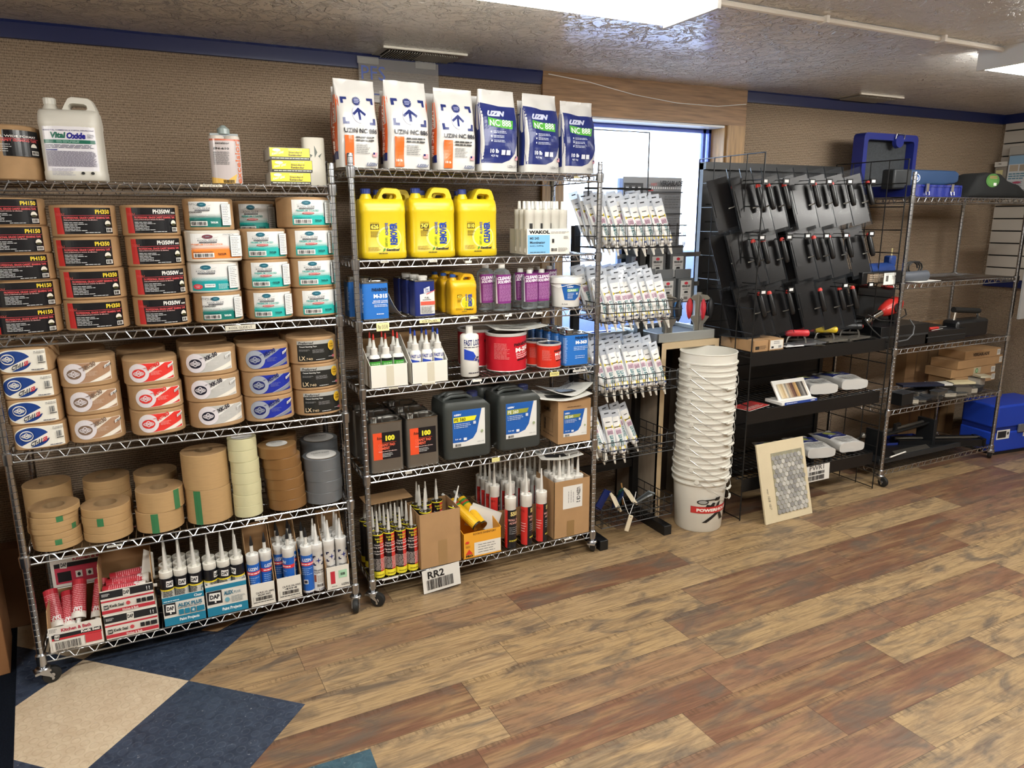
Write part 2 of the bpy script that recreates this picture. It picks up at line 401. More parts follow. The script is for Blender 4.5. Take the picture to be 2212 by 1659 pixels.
# window opening in the rear wall
WX0, WX1, WZ0, WZ1 = 2.56, 3.70, 1.00, 2.235
mb = MB(); D_ = .16
mb.box(XL, WX0, YW, YW+D_, 0, ZC, M_wall); mb.box(WX1, XR, YW, YW+D_, 0, ZC, M_wall)
mb.box(WX0, WX1, YW, YW+D_, 0, WZ0, M_wall); mb.box(WX0, WX1, YW, YW+D_, WZ1, ZC, M_wall); struct('wall_back', mb)
struct('wall_right', MB().box(XR, XR+.12, YB, YW+D_, 0, ZC, M_wall))
M_wl = mat('#b0a494', .9, name='painted_wall')
struct('wall_left', MB().box(XL-.12, XL, YB, YW+D_, 0, ZC, M_wl)); struct('wall_front', MB().box(XL, XR, YB-.12, YB, 0, ZC, M_wl))
struct('ceiling', MB().box(XL-.1, XR+.1, YB-.1, YW+D_, ZC, ZC+.1, M_ceil))
struct('floor', MB().box(XL-.1, XR+.1, YB-.1, YW+D_, -.1, 0, M_floor))
# rubber tile inlay set at 42 degrees, and the carpet
e1 = Vector((.363, -.331)).normalized(); e2 = Vector((-.331, -.363)).normalized(); O2 = Vector((.483, -.221)); TS = .497
def tile(i0, j0, i1, j1, m, z, mb):
    q = [O2+e1*(i*TS)+e2*(j*TS) for i, j in ((i0, j0), (i1, j0), (i1, j1), (i0, j1))]
    out = []
    XC = lambda y: -.086+.1*max(-.45, min(0, (-.066-y)))*0 + (.12*(-.066-y))   # carpet seam
    for k in range(4):          # clip at the carpet seam
        A, B = q[k], q[(k+1) % 4]; fa, fb = A.x-XC(A.y), B.x-XC(B.y)
        if fa >= 0: out.append(A)
        if fa*fb < 0: out.append(A+(B-A)*(fa/(fa-fb)))
    if len(out) < 3: return
    mb.loft([[(p.x, p.y, -.004) for p in out], [(p.x, p.y, z) for p in out]], m)
t1, t2, t3 = MB(), MB(), MB()
tile(-1, 0, 0, 1, M_rubt, .0012, t1); tile(-2, -1, -1, 0, M_rubt, .0012, t1)
tile(-1, -1, 0, 0, M_rubn, .0011, t2); tile(0, 0, 1, 1, M_rubn, .0011, t2); tile(-2, 0, -1, 1, M_rubn, .0011, t2); tile(-1, 1, 0, 2, M_rubn, .0011, t2)
tile(-2, -2, -1, -1, M_rubn, .0011, t2); tile(-3, -1, -2, 0, M_rubn, .0011, t2); tile(0, 2, 1, 3, M_rubn, .0011, t2)
q0 = PZ(800, 1618, 0); d1 = (PZ(680, 1655, 0)-q0).normalized()
t3.loft([[tuple(q0+d1*a+Vector((d1.y, -d1.x, 0))*b_+Vector((0, 0, z))) for a, b_ in ((0, 0), (0, -.42), (.45, -.42), (.45, 0))] for z in (-.004, .0013)], M_rubteal)
for nm, t_, lb in (('floor_inlay', t1, 0), ('floor_inlay', t2, 0), ('floor_inlay', t3, 0)): struct(nm, t_)
cp = [(XL, YW), (-.166, YW), (-.086, -.066), (-.05, -.37), (.03, -1.1), (.03, YB), (XL, YB)]
struct('carpet', MB().loft([[(x, y, -.004) for x, y in cp], [(x, y, .003) for x, y in cp]], M_carpet))
# navy ceiling trim
def trimbar(name, pts, prof):
    secs = [[(px_+nx*a, py_+ny*a, ZC-b_) for a, b_ in prof] for px_, py_, nx, ny in pts]; struct(name, MB().loft(secs, M_trim), sharp=25)
PR = [(0, 0), (.022, 0), (.024, .01), (.013, .05), (.011, .063), (0, .065)]
trimbar('trim_1', [(XL, YW, 0, -1), (2.43, YW, 0, -1)], PR); trimbar('trim_2', [(3.83, YW, 0, -1), (XR, YW, 0, -1)], PR)
trimbar('trim_3', [(XR, YW, -1, 0), (XR, YB, -1, 0)], PR)
# window casing, jambs, frame, glass
wc = MB(); y0, y1 = YW-.022, YW+.001
wc.box(2.43, 3.83, y0, y1, WZ1, ZC, M_wood)
wc.box(2.43, WX0, y0, y1, .92, WZ1, M_woodv); wc.box(WX1, 3.83, y0, y1, .92, WZ1, M_woodv); wc.box(2.43, 3.83, y0-.03, y1, .92, 1.0, M_wood)
struct('window_1', wc)
wj = MB(); wj.box(WX0, WX1, YW, YW+.15, WZ1-.012, WZ1, M_alw); wj.box(WX1-.014, WX1, YW-.001, YW+.15, WZ0, WZ1, M_woodv); wj.box(WX0, WX0+.014, YW-.001, YW+.15, WZ0, WZ1, M_woodv)
wj.box(WX0, WX1, YW-.02, YW+.15, WZ0-.02, WZ0+.01, M_wood); struct('window_jamb', wj)
wf = MB(); MF = mat('#3a4fa8', .4); yf = YW+.115
for x0, x1, z0, z1 in ((WX0, WX1, WZ1-.035, WZ1-.012), (WX0, WX1, WZ0, WZ0+.03), (WX0, WX0+.03, WZ0, WZ1), (WX1-.03, WX1, WZ0, WZ1), (WX1-.075, WX1-.055, WZ0, WZ1)):
    wf.box(x0, x1, yf, yf+.03, z0, z1, MF)
struct('window_frame', wf)
struct('window_glass', MB().box(WX0, WX1, yf+.012, yf+.018, WZ0, WZ1, glassy('#ffffff', .02, .02, 'window_glass')))
# ------------------------------------------------------------------ outdoors: snow, van and railing seen through the pane
M_snow = mat('#e9edf2', .8); g_ = MB().box(-25, 40, YW+D_+.02, 60, -.35, -.3, M_snow); o = g_.build('snowy_ground'); o['kind'] = 'structure'
vb = MB(); vs = []
for y, (zb, zt, w_) in ((0, (.25, 1.05, .85)), (.5, (.1, 1.35, .95)), (1.3, (.1, 1.5, 1)), (3.2, (.1, 1.52, 1)), (4.4, (.1, 1.3, .95)), (4.7, (.3, .9, .85))):
    vs.append([(y, -w_, zb), (y, w_, zb), (y, w_, zt*.62), (y, w_*.72, zt), (y, -w_*.72, zt), (y, -w_, zt*.62)])
vb.loft(vs, mat('#33456f', .35))
ov = vb.build('parked_car', loc=(3.2, 3.0, -.3), sharp=60); ov.scale = (1, 1, 1.14); tag(ov, 'pale blue car parked in the snow outside the window', 'car')
wb = MB().box(-8, 25, 14, 14.3, -.3, 6, mat('#f2f4f8', .7)); ob_ = wb.build('neighbouring_building'); tag(ob_, 'white building wall across the yard, seen through the window', 'building')
# ------------------------------------------------------------------ ceiling lamps, the unseen ones added as fill
M_lens = bpy.data.materials.new('glowing_acrylic_lens'); M_lens.use_nodes = True
_b = M_lens.node_tree.nodes['Principled BSDF']; _b.inputs['Base Color'].default_value = (.9, .9, .88, 1)
_b.inputs['Emission Color'].default_value = (1, .985, .93, 1); _b.inputs['Emission Strength'].default_value = LAMP
M_fill_lens = M_lens.copy(); M_fill_lens.node_tree.nodes['Principled BSDF'].inputs['Emission Strength'].default_value = LAMP*3.2; M_fill_lens.name = 'glowing_fill_lamp_lens'  # stronger glow for the unseen lamps added to light the goods frontally
def lamp_make(M_lens=M_lens):
    o = thing('ceiling_lamp', '', 'lamp')
    MB().box(-.61, .61, -.15, .15, -.008, 0, M_white).box(-.615, -.60, -.14, .14, -.085, 0, mat('#c9c6c0', .5)).box(.60, .615, -.14, .14, -.085, 0, mat('#c9c6c0', .5)).build('housing', o)
    sec = [(-.148, -.008), (-.146, -.055), (-.11, -.085), (.11, -.085), (.146, -.055), (.148, -.008)]
    MB().loft([[(-.598, a, b_) for a, b_ in sec], [(.598, a, b_) for a, b_ in sec]], M_lens).build('lens', o, sharp=30)
    return o
for i, (x, y, lb) in enumerate(((1.64, -.80, 'long fluorescent wrap lamp glowing over the middle rack, cut by the frame top'), (4.66, -.80, 'fluorescent wrap lamp at the right edge, beyond the pipe'),
    (1.64, -2.2, 'ceiling lamp straight above the viewer, outside the picture'), (4.66, -2.2, 'ceiling lamp of the middle row at the right, outside the picture'), (-1.38, -2.2, 'ceiling lamp of the middle row at the left, outside the picture'))):
    place('lamp' if i < 2 else 'fill_lamp', lamp_make if i < 2 else (lambda: lamp_make(M_fill_lens)), lb, (x, y, ZC), group=None)  # after the two visible lamps, the rest are added fill out of view
# surface conduit between the lamps
M_cond = mat('#d6cfc4', .45)
cd = MB().tube([(2.25, -.78, ZC-.012), (2.6, -.775, ZC-.012), (4.0, -.765, ZC-.012), (4.12, -.77, ZC-.02), (4.25, -.80, ZC-.05)], .011, M_cond, 8)
for x in (2.9, 3.6): cd.box(x, x+.015, -.795, -.75, ZC-.026, ZC, M_cond)
tag(cd.build('conduit_pipe'), 'thin painted conduit running along the ceiling between the two lamps', 'pipe')
# ceiling vents
def vent():
    o = thing('ceiling_vent', '', 'vent'); f = MB(); M_v = mat('#a8a297', .5); L_, W_ = .40, .20
    f.box(-L_/2, L_/2, -W_/2, -W_/2+.03, -.005, 0, M_v).box(-L_/2, L_/2, W_/2-.03, W_/2, -.005, 0, M_v).box(-L_/2, -L_/2+.03, -W_/2, W_/2, -.005, 0, M_v).box(L_/2-.03, L_/2, -W_/2, W_/2, -.005, 0, M_v).box(-.006, .006, -W_/2, W_/2, -.007, 0, M_v)
    f.box(-L_/2, L_/2, -W_/2-.012, -W_/2, -.009, 0, mat('#e6e0d2', .4)); f.build('frame', o)
    MB().box(-L_/2+.02, L_/2-.02, -W_/2+.02, W_/2-.02, -.0015, 0, mat('#0a0a0a', .9)).build('duct_opening', o)
    l = MB()
    for k in range(28):
        x = -L_/2+.04+k*(L_-.08)/27; l.box(-.0012, .0012, -W_/2+.025, W_/2-.025, -.007, .006, M_v, Matrix.Translation((x, 0, -.008)) @ Matrix.Rotation(.6 if k < 14 else -.6, 4, 'Y'))
    l.build('louvers', o); return o
place('vent', vent, 'slotted ceiling vent above the white powder bags', (1.73, .50, ZC)); place('vent', vent, 'slotted ceiling vent above the far wire rack', (4.73, .46, ZC))
# PFS sign taped on the trim
o = thing('hanging_sign', 'clear plastic sheet with three blue letters taped to the navy trim', 'sign', (1.658, YW-.027, 2.32))
MB().box(-.195, .195, -.001, 0, -.09, .10, glassy('#b9b3ad', .28, .15)).build('sheet', o)
L_ = Lab(.39, .19); L_.t('PFS', .012, .097, .125, .158, '#4a5fae', .0); L_.r(.0, .032, .10, .038, '#31407e'); L_.r(.28, .032, .385, .038, '#31407e'); L_.put(o, 'print', (0, -.0015, -.09))
for x in (-.15, .13): MB().box(x-.05, x+.05, -.004, -.002, .075, .105, glassy('#d8d5cf', .25)).build('tape', o)
# string on the window header
tag(MB().tube([(2.46, YW-.026, 2.425), (2.7, YW-.026, 2.405), (3.0, YW-.026, 2.36), (3.3, YW-.026, 2.335), (3.6, YW-.026, 2.335), (3.82, YW-.026, 2.36)], .0022, M_white, 5).build('white_string'), 'thin white string sagging across the wooden window header', 'string')
# ================================================================== chrome wire racks
def post_mb(h):
    pr = [(.0125, 0)]; z = .02
    while z < h-.01: pr += [(.0125, z), (.0118, z+.0008), (.0118, z+.0022), (.0125, z+.003)]; z += .0254
    pr += [(.0125, h), (.011, h+.004)]
    mb = MB(); secs = []; n = 14
    for r, z in pr: secs.append([(r*math.cos(2*math.pi*k/n), r*math.sin(2*math.pi*k/n), z) for k in range(n)])
    mb.loft(secs, M_post)
    gi = mb._m(M_groove)
    for i in range(len(mb.f)): 
        if i//n % 4 == 2 and i < n*(len(pr)-1): mb.mi[i] = gi
    return mb
def truss(mb, A, B, zt, zb, period=.0625, r=.0024):
    A = Vector(A); B = Vector(B); d = B-A; Ln = d.length; n = max(2, round(Ln/period)); d.normalize(); st = Ln/n; P = []
    for k in range(n):
        s = k*st
        for q, z in ((.0, zt), (.22, zt), (.44, zb), (.56, zb), (.78, zt)): P.append(A+d*(s+q*st)+Vector((0, 0, z)))
    P.append(B+Vector((0, 0, zt))); mb.tube(P, r, M_chrome, 5)
def shelf_mb(w, d):
    mb = MB(); zt, zb = -.003, -.031
    for z, r in ((zt, .0034), (zb, .0034)):
        for a, b in (((0, 0), (w, 0)), ((0, d), (w, d)), ((0, 0), (0, d)), ((w, 0), (w, d))): mb.tube([(a[0], a[1], z), (b[0], b[1], z)], r, M_chrome, 6)
    for a, b in (((.012, -.001), (w-.012, -.001)), ((.012, d), (w-.012, d)), ((0, .012), (0, d-.012)), ((w, .012), (w, d-.012))): truss(mb, (*a, 0), (*b, 0), zt-.002, zb+.002)
    n = int(w/.0255)
    for k in range(1, n): x = k*w/n; mb.tube([(x, -.004, zt+.004), (x, d+.003, zt+.004)], .0017, M_chrome, 5)
    for y in (d*.33, d*.66): mb.tube([(0, y, zt-.003), (w, y, zt-.003)], .003, M_chrome, 5)
    return mb
def caster_mesh():
    a = MB().lathe([(.012, .118), (.012, .075), (.022, .074), (.026, .070), (.026, .064), (.012, .060)], M_post, 16)
    a.box(-.02, .02, -.022, .03, .055, .064, M_post)
    for s in (-1, 1): a.prism([(-.02, .030), (.026, .062), (-.012, .062), (-.030, .022), (-.026, .016), (-.020, .018)], .003, M_post, T=Matrix.Translation((s*.0165-.0015, 0, 0)) @ Matrix(((0, 0, 1, 0), (1, 0, 0, 0), (0, 1, 0, 0), (0, 0, 0, 1))))
    w = MB().lathe([(.010, -.012), (.024, -.012), (.031, -.010), (.033, 0), (.031, .010), (.024, .012), (.010, .012)], M_rubber, 24, T=Matrix.Translation((0, -.024, .033)) @ Matrix.Rotation(math.pi/2, 4, 'Y'))
    w.lathe([(.009, -.0135), (.009, .0135)], M_post, 12, T=Matrix.Translation((0, -.024, .033)) @ Matrix.Rotation(math.pi/2, 4, 'Y'))
    return a.mesh('caster'), w.mesh('wheel')
CM = caster_mesh()
CLM = MB().lathe([(.0135, -.038), (.017, -.036), (.0185, -.004), (.0185, .004), (.0145, .008)], M_post, 16).mesh('collar')
def rack(name, label, x, y, w, d, levels, ztop, rots=(0, 0, 0, 0), zp=.085):
    t = thing(name, label, 'shelving rack', (x, y, 0)); pm = post_mb(ztop-zp).mesh('post'); sm = shelf_mb(w, d).mesh('wire_shelf')
    for i, (px_, py_) in enumerate(((0, 0), (w, 0), (0, d), (w, d))):
        link('post', pm, t, (px_, py_, zp)); c = link('caster', CM[0], t, (px_, py_, 0), (0, 0, rots[i])); link('wheel', CM[1], c)
        for z in levels: link('collar', CLM, t, (px_, py_, z))
    for z in levels: link('wire_shelf', sm, t, (0, 0, z))
    return t
Z1 = [1.824, 1.311, .904, .516, .121]; Z2 = [1.893, 1.533, 1.281, .996, .613, .121]; Z3 = [1.812, 1.298, .893, .500, .100]
X1, W1, X2, W2, X3, W3 = 0, 1.18, 1.257, 1.16, 4.60, 1.17
rack('wire_rack', 'chrome wire rack on casters full of kraft tape rolls, nearest the left edge', X1, 0, W1, .43, Z1, 1.905, (1.9, -.3, 0, 0))
rack('wire_rack', 'six-shelf chrome wire rack on casters with white powder bags on top', X2, 0, W2, .44, Z2, 1.945, (.9, 2.4, 0, 0))
rack('wire_rack', 'half-empty chrome wire rack on casters at the far right corner', X3, -.02, W3, .43, Z3, 1.95, (0, 2.2, 0, 0))
# ================================================================== goods: makers
def span(p0, p1, py, y):
    a = PY(p0, py, y).x; b = PY(p1, py, y).x; return (a+b)/2, (b-a)/2
def L_ph(w, h, txt, col, stripe, sub=None):
    L = Lab(w, h, rough=.25); L.r(0, 0, w, h, '#14151a')
    if stripe: L.p([(0, 0), (.15*w, 0), (.12*w, h), (0, h)], '#c2302f')
    else: L.p([(0, 0), (.05*w, 0), (.05*w, .3*h), (0, .3*h)], '#c2302f')
    L.t(txt, (.52 if sub else .70)*w, .76*h, (.86 if sub else .96)*w, .93*h, col, .035)
    if sub: L.t(sub, .87*w, .765*h, .97*w, .83*h, col, .03)
    x0 = .17*w; L.r(.02*w, .695*h, .98*w, .71*h, '#c94a52')
    L.t('PROFESSIONAL GRADE CARPET SEAMING TAPE', x0, .57*h, .95*w, .655*h, '#dc5a5c', .03)
    L.t('Cinta profesional para uniones de alfombra', x0, .50*h, .72*w, .555*h, '#e8b8b4', .02)
    L.fine(x0, .10*h, .55*w, .46*h, 6, '#cfcfcf', .38, .5); L.fine(.5*w, .03*h, .82*w, .08*h, 1, '#cfcfcf', .5)
    L.t('TOOLS', .04*w, .72*h, .2*w, .79*h, '#e05a52', .0, .3)
    L.e(.895*w, .36*h, .055*w, .15*h, '#e9e4d6', 16, 0, 180); L.e(.895*w, .33*h, .05*w, .05*h, '#3c3a20')
    L.r(.85*w, .06*h, .965*w, .22*h, '#e8e6e0'); L.bars(.86*w, .08*h, .955*w, .2*h, n=12); return L
def L_kg(w, h, kind):
    T = {'p': '#2bb3ab', 's': '#14776f', 'd': '#f08a34', 'c': '#1aa0a4'}[kind]; L = Lab(w, h, rough=.3)
    L.r(0, 0, w, h, '#e4e4e2'); L.r(0, 0, w, .33*h, T)
    v = []; f = []; n = 30
    for r_ in range(5):
        s = (.5-.08*r_)*w/n; y = .34*h+r_*.042*h
        for k in range(n):
            x = (k+.5+(r_ % 2)*.5)*w/n*.74; v += [(x-s, y), (x, y-s), (x+s, y), (x, y+s)]; q = len(v)-4; f.append((q, q+1, q+2, q+3))
    L.raw(v, f, T); L.r(0, .30*h, .74*w, .36*h, T)
    L.e(.33*w, .88*h, .105*w, .085*h, '#1d5f72' if kind != 'd' else '#6e3440'); L.r(.29*w, .87*h, .37*w, .885*h, '#7fb6c2')
    for a, b in ((.12, .27), (.39, .54)): L.p([(a*w, .80*h), (b*w, .865*h), (b*w, .872*h), (a*w, .807*h)], '#8f9194')
    L.t('KOOL GLIDE', .14*w, .70*h, .52*w, .775*h, '#5b5f64', .0); L.r(.17*w, .635*h, .5*w, .685*h, '#2d3340'); L.t('Carpet Seaming System', .18*w, .642*h, .49*w, .68*h, '#d8d8d8', .01)
    if kind == 'p': L.t('PREMIUM COATED', .10*w, .54*h, .62*w, .61*h, '#3fa39b', .03); L.e(.36*w, .47*h, .14*w, .038*h, '#c7464a'); L.t('SILICONE FREE', .26*w, .455*h, .46*w, .485*h, '#f0e0dc', .02)
    elif kind == 's': L.t('STANDARD', .02*w, .55*h, .33*w, .62*h, '#33383c', .03); L.e(.34*w, .47*h, .11*w, .04*h, '#e4e4e2'); L.t('NON-SILICONE', .26*w, .455*h, .42*w, .485*h, '#445', .02)
    elif kind == 'd': L.t('PREMIUM DOUBLE-STICK', .02*w, .54*h, .62*w, .61*h, '#e58a55', .02); L.t('FOR STRETCH-IN INSTALLATIONS', .1*w, .46*h, .55*w, .49*h, '#f7e7d8', .02)
    else: L.e(.15*w, .16*h, .1*w, .1*h, '#d8404c'); L.t('CLEAN', .1*w, .17*h, .2*w, .205*h, '#f6d8d8', .02); L.t('TAPE', .11*w, .115*h, .19*w, .15*h, '#f6d8d8', .02); L.r(.29*w, .13*h, .49*w, .26*h, '#e8ecec'); L.t('PREMIUM', .31*w, .19*h, .47*w, .22*h, '#333', .02); L.fine(.55*w, .06*h, .75*w, .26*h, 4, '#d8f0f0', .3)
    if kind != 'c':
        L.r(.05*w, .05*h, .43*w, .235*h, '#eceae6'); L.bars(.07*w, .075*h, .41*w, .21*h, n=26); L.fine(.05*w, .255*h, .43*w, .29*h, 1, '#123f44', .6, .05, 8)
        L.t('TAYLOR', .50*w, .14*h, .67*w, .22*h, '#17464c' if kind == 'p' else '#e2efee' if kind == 's' else '#5a2c1a', .06)
    L.r(.755*w, .06*h, .995*w, .92*h, '#2d4a50'); L.r(.762*w, .07*h, .988*w, .91*h, '#e6e6e4'); L.fine(.785*w, .12*h, .97*w, .86*h, 11, '#55595c', .22, .4, 4); return L
def orc(L, cx, cy, s, col, bg):
    L.e(cx, cy, s*1.12, s*.9, col, 28); L.e(cx, cy, s*.95, s*.42, bg, 24); L.e(cx, cy+s*.05, s*.42, s*.62, bg, 20)
    L.e(cx, cy+s*.05, s*.26, s*.45, col, 16); L.e(cx, cy+s*.05, s*.95, s*.25, bg, 20)
    L.t('ORCON', cx-s*1.1, cy-s*.17, cx+s*1.0, cy+s*.25, col, .0); L.p([(cx+s*.7, cy+s*1.0), (cx+s*1.4, cy+s*1.15), (cx+s*1.1, cy+s*.95)], col)
def L_orc(w, h, txt, c1, c2, c3, tc, metal=False):
    L = Lab(w, h, rough=.3); Rr = h*.5; P = [(Rr-Rr*math.sin(t), Rr+Rr*math.cos(t)) for t in [math.pi*k/20 for k in range(21)]]
    bgw = '#dcd6da' if not metal else '#9aa0ac'
    L.p([(w, .08*h), (w, .97*h)]+[(x*1.04, y) for x, y in P], c3); L.p([(.98*w, .10*h), (.98*w, .95*h)]+[(x*.98+.004, y*.98+.001) for x, y in P], c1)
    L.p([(Rr*1.6, h*.55), (w*.62, .98*h), (w*.80, .98*h), (Rr*1.7, .38*h)], c3 if not metal else '#8f97a6'); L.p([(w*.52, .03*h), (w*.985, .46*h), (w*.985, .24*h), (w*.72, .05*h)], '#ece6da' if not metal else '#7d8390')
    L.p([(w*.50, .03*h), (w*.985, .50*h), (w*.985, .475*h), (w*.53, .03*h)], '#ece6da' if not metal else '#aab')
    L.e(Rr, Rr, Rr*.98, Rr*.98, bgw, 32); orc(L, Rr, Rr*.95, Rr*.55, tc, bgw)
    g, f = glyph(txt, .035, 0)
    ax, ay, bx, by = w*.42, h*.60, w*.68, h*.86; L.raw([(ax+u*(bx-ax)-v*.03*w, ay+u*(by-ay)*1.0+v*.22*h) for u, v in g], f, tc)
    L.fine(.47*w, .36*h, .70*w, .58*h, 6, bgw if metal else c3, .15, .3); L.p([(.83*w, .66*h), (.96*w, .80*h), (.97*w, .94*h), (.83*w, .80*h)], '#f0f0ee')
    for k in range(7): x = (.845+.018*k)*w; L.p([(x, .70*h+k*.012*h), (x+.006*w, .705*h+k*.012*h), (x+.006*w, .80*h+k*.016*h), (x, .79*h+k*.016*h)], '#222')
    return L
def L_ct(w, h):
    L = Lab(w, h, rough=.35); P = [(h*.62-h*.62*math.sin(t), .5*h+.5*h*math.cos(t)) for t in [math.pi*k/20 for k in range(21)]]
    L.p([(w, .02*h), (w, .98*h)]+P, '#ece8dc'); cx, cy, rx, ry = .36*w, .5*h, .345*w, .455*h
    E_ = lambda a0, a1, n=26: [(cx+rx*math.cos(math.radians(a0+(a1-a0)*k/n)), cy+ry*math.sin(math.radians(a0+(a1-a0)*k/n))) for k in range(n+1)]
    L.p(E_(22, 232), '#1c3f86'); L.p(E_(262, 350), '#1c3f86'); orc(L, .27*w, .60*h, .2*h, '#1c3f86', '#ece8dc')
    L.e(.27*w, .6*h, .26*h, .24*h, '#ece8dc'); orc(L, .27*w, .60*h, .21*h, '#1c3f86', '#ece8dc')
    for s, c, a, b in (('CT-11', '#151a30', .33, .56), ('SB', '#c02a3c', .565, .66)):
        g, f = glyph(s, .04, .3); y0 = .10*h+(a-.33)*w*.36; L.raw([((a+u*(b-a))*w, y0+u*(b-a)*w*.36+v*.2*h) for u, v in g], f, c)
    L.bars(.83*w, .45*h, .93*w, .72*h, '#55585c', n=9); L.r(.83*w, .38*h, .95*w, .42*h, '#444'); L.fine(.78*w, .82*h, .97*w, .94*h, 2, '#777', .4); L.fine(.7*w, .08*h, .93*w, .14*h, 1, '#445', .6); return L
def L_lx(w, h):
    L = Lab(w, h, rough=.3); L.r(0, 0, w, h, '#232422'); L.r(0, .82*h, w, h, '#a9a9a4'); L.t('Preferred', .04*w, .84*h, .42*w, .97*h, '#2a2a2c', .02, .3)
    L.t('Carpet Seaming Tape', .06*w, .68*h, .5*w, .76*h, '#e6e6e2', .02); L.fine(.05*w, .5*h, .32*w, .6*h, 3, '#999', .3); L.fine(.38*w, .4*h, .75*w, .58*h, 4, '#999', .3)
    L.t('LX', .05*w, .07*h, .20*w, .27*h, '#e8d0a8', .01); L.t('740', .22*w, .07*h, .38*w, .18*h, '#e8d0a8', .0); L.fine(.46*w, .06*h, .7*w, .1*h, 1, '#ddd', .6)
    L.t('Proudly', .8*w, .15*h, .9*w, .2*h, '#ddd', .02); L.r(.9*w, .12*h, .98*w, .24*h, '#b8606a')
    L.e(.88*w, .72*h, .095*w, .25*h, '#d8b23a', 32); L.e(.88*w, .72*h, .075*w, .2*h, '#c79b28', 28); L.t('Triple', .82*w, .75*h, .94*w, .82*h, '#4a3510', .02); L.t('Coated', .82*w, .64*h, .94*w, .71*h, '#4a3510', .02); return L
def roll_maker(key, a, b, h, e, lab, m=M_kraft, name='carpet_tape_roll', cat='tape roll'):
    def mk():
        o = thing(name, '', cat); P = superell(a, b, e, 44)
        mb = MB(); mb.loft([at(inset(P, .004), 0), at(P, .004), at(scal(P, .996), h*.5), at(P, h-.004), at(inset(P, .005), h), at(inset(P, a*.62), h-.001)], m)
        mb.build('wrapped_roll', o)
        if lab: lab.put(o, 'label', (0, 0, (h-lab.h)/2), path=P)
        return o
    return mk
ORD = {1: [''], 2: ['top', 'bottom'], 3: ['top', 'middle', 'bottom'], 4: ['top', 'second from top', 'third from top', 'bottom'], 5: ['top', 'second from top', 'middle', 'fourth from top', 'bottom'],
       6: ['top', 'second', 'third', 'fourth', 'fifth', 'bottom'], 7: ['top', 'second', 'third', 'fourth', 'fifth', 'sixth', 'bottom']}
def stack(key, labf, p0, p1, py, z, n, ptop, desc, where, e=2.6, b=.1, yf=.0, jit=None, m=M_kraft, lw=1.78, lh=.82, group=None, wshift=0, order=None, skip=0):
    xc, a = span(p0, p1, py, yf+b); zt = PY((p0+p1)/2, ptop, yf+.03).z; h = (zt-z)/n-.0008
    lab = labf(lw*a, lh*h) if labf else None; mk = roll_maker(key, a, b, h, e, lab, m)
    for k in range(n):       # k counts from the bottom
        if k < skip: continue
        dx, rz = (jit[n-1-k] if jit else (rnd.uniform(-.004, .004), rnd.uniform(-.05, .05)))
        w = ORD[n][n-1-k]; lb = f'{desc}, {w} of {where}' if w else f'{desc}, {where}'
        place(key, mk, lb, (xc+dx, yf+b, z+.006+k*(h+.0008)), rz+wshift, group)
    return xc, a, h
# ------------------------------------------------------------------ rack 1, second shelf
z = Z1[1]
stack('ph150', lambda w, h: L_ph(w, h, 'PH150', '#f0d23c', False), -42, 115, 570, z, 5, 431, 'brown tape roll, black label, cut by the left edge', 'five', lh=.9, lw=1.7, jit=[(.0, .10), (.004, .08), (.006, .1), (.012, .1), (.006, .08)], group='black-labelled tape rolls')
stack('ph350', lambda w, h: L_ph(w, h, 'PH350', '#f0d23c', True), 126, 267, 580, z, 4, 446, 'brown tape roll, black and red label with yellow number', 'its four', jit=[(-.003, .06), (-.002, -.08), (.002, .0), (0, .0)], group='black-labelled tape rolls')
stack('ph350w', lambda w, h: L_ph(w, h, 'PH350W', '#eceae4', True, 'WHITE'), 276, 401, 580, z, 4, 446, 'brown tape roll, black and red label with white number', 'its four', jit=[(-.004, .06), (0, .05), (.0, .1), (.002, .02)], group='black-labelled tape rolls')
kg = lambda k: (lambda w, h: L_kg(w, h, k))
xc, a = span(405, 518, 580, .1); hh = (PY(455, 432, .02).z-z)/4-.001
M_wroll = mat('#d4cdc0', .75, var=.05, name='white_wrap_paper')
for k, (kd, m_, dx, rz, ww, lb) in enumerate((('s', M_kraft, .0, .12, 1.7, 'brown tape roll, teal and white label with felt-pen writing, bottom of the mixed stack'), ('c', M_wroll, -.006, .0, 1.9, 'white wrapped tape roll with teal label and red oval, below the orange-labelled one'),
        ('d', M_wroll, -.002, .12, 1.85, 'white wrapped tape roll with orange label and wide lid'), ('s', M_kraft, -.002, -.02, 1.7, 'brown tape roll, dark teal label, on top of the orange-labelled one'))):
    aa = a*(1.04 if kd == 'd' else .94 if kd == 's' else 1.0); lab = L_kg(ww*aa, (.86 if kd == 'c' else .8)*hh, kd)
    if kd == 's': lab.t('SEAMSTR', .0, .86*lab.h, .28*lab.w, .95*lab.h, '#333', -.01, .3)
    if kd == 'd': lab.t('SYNTHETIC', .62*lab.w, .93*lab.h, .85*lab.w, .99*lab.h, '#333', -.01, .3)
    place('kgm%d' % k, roll_maker('', aa, .1, hh, 2.6 if kd != 'd' else 4.5, lab, m_), lb, (xc+dx, .1, z+.006+k*(hh+.001)), rz, 'teal-labelled tape rolls')
stack('kgp', kg('p'), 527, 625, 620, z, 3, 497, 'brown tape roll with turquoise label', 'the three in the fifth stack', jit=[(-.006, .1), (0, .08), (.002, .06)], group='teal-labelled tape rolls')
stack('kgp2', kg('p'), 620, 722, 600, z, 4, 429, 'brown tape roll with turquoise label', 'the four beside the right post', jit=[(-.016, .25), (-.006, .2), (.0, .18), (.004, .22)], group='teal-labelled tape rolls')
stack('kgpb', kg('p'), 500, 592, 460, z+.315, 1, 437, 'turquoise-labelled tape roll', 'shaded at the back above the fifth stack', yf=.215, group='teal-labelled tape rolls', jit=[(0, .05)])
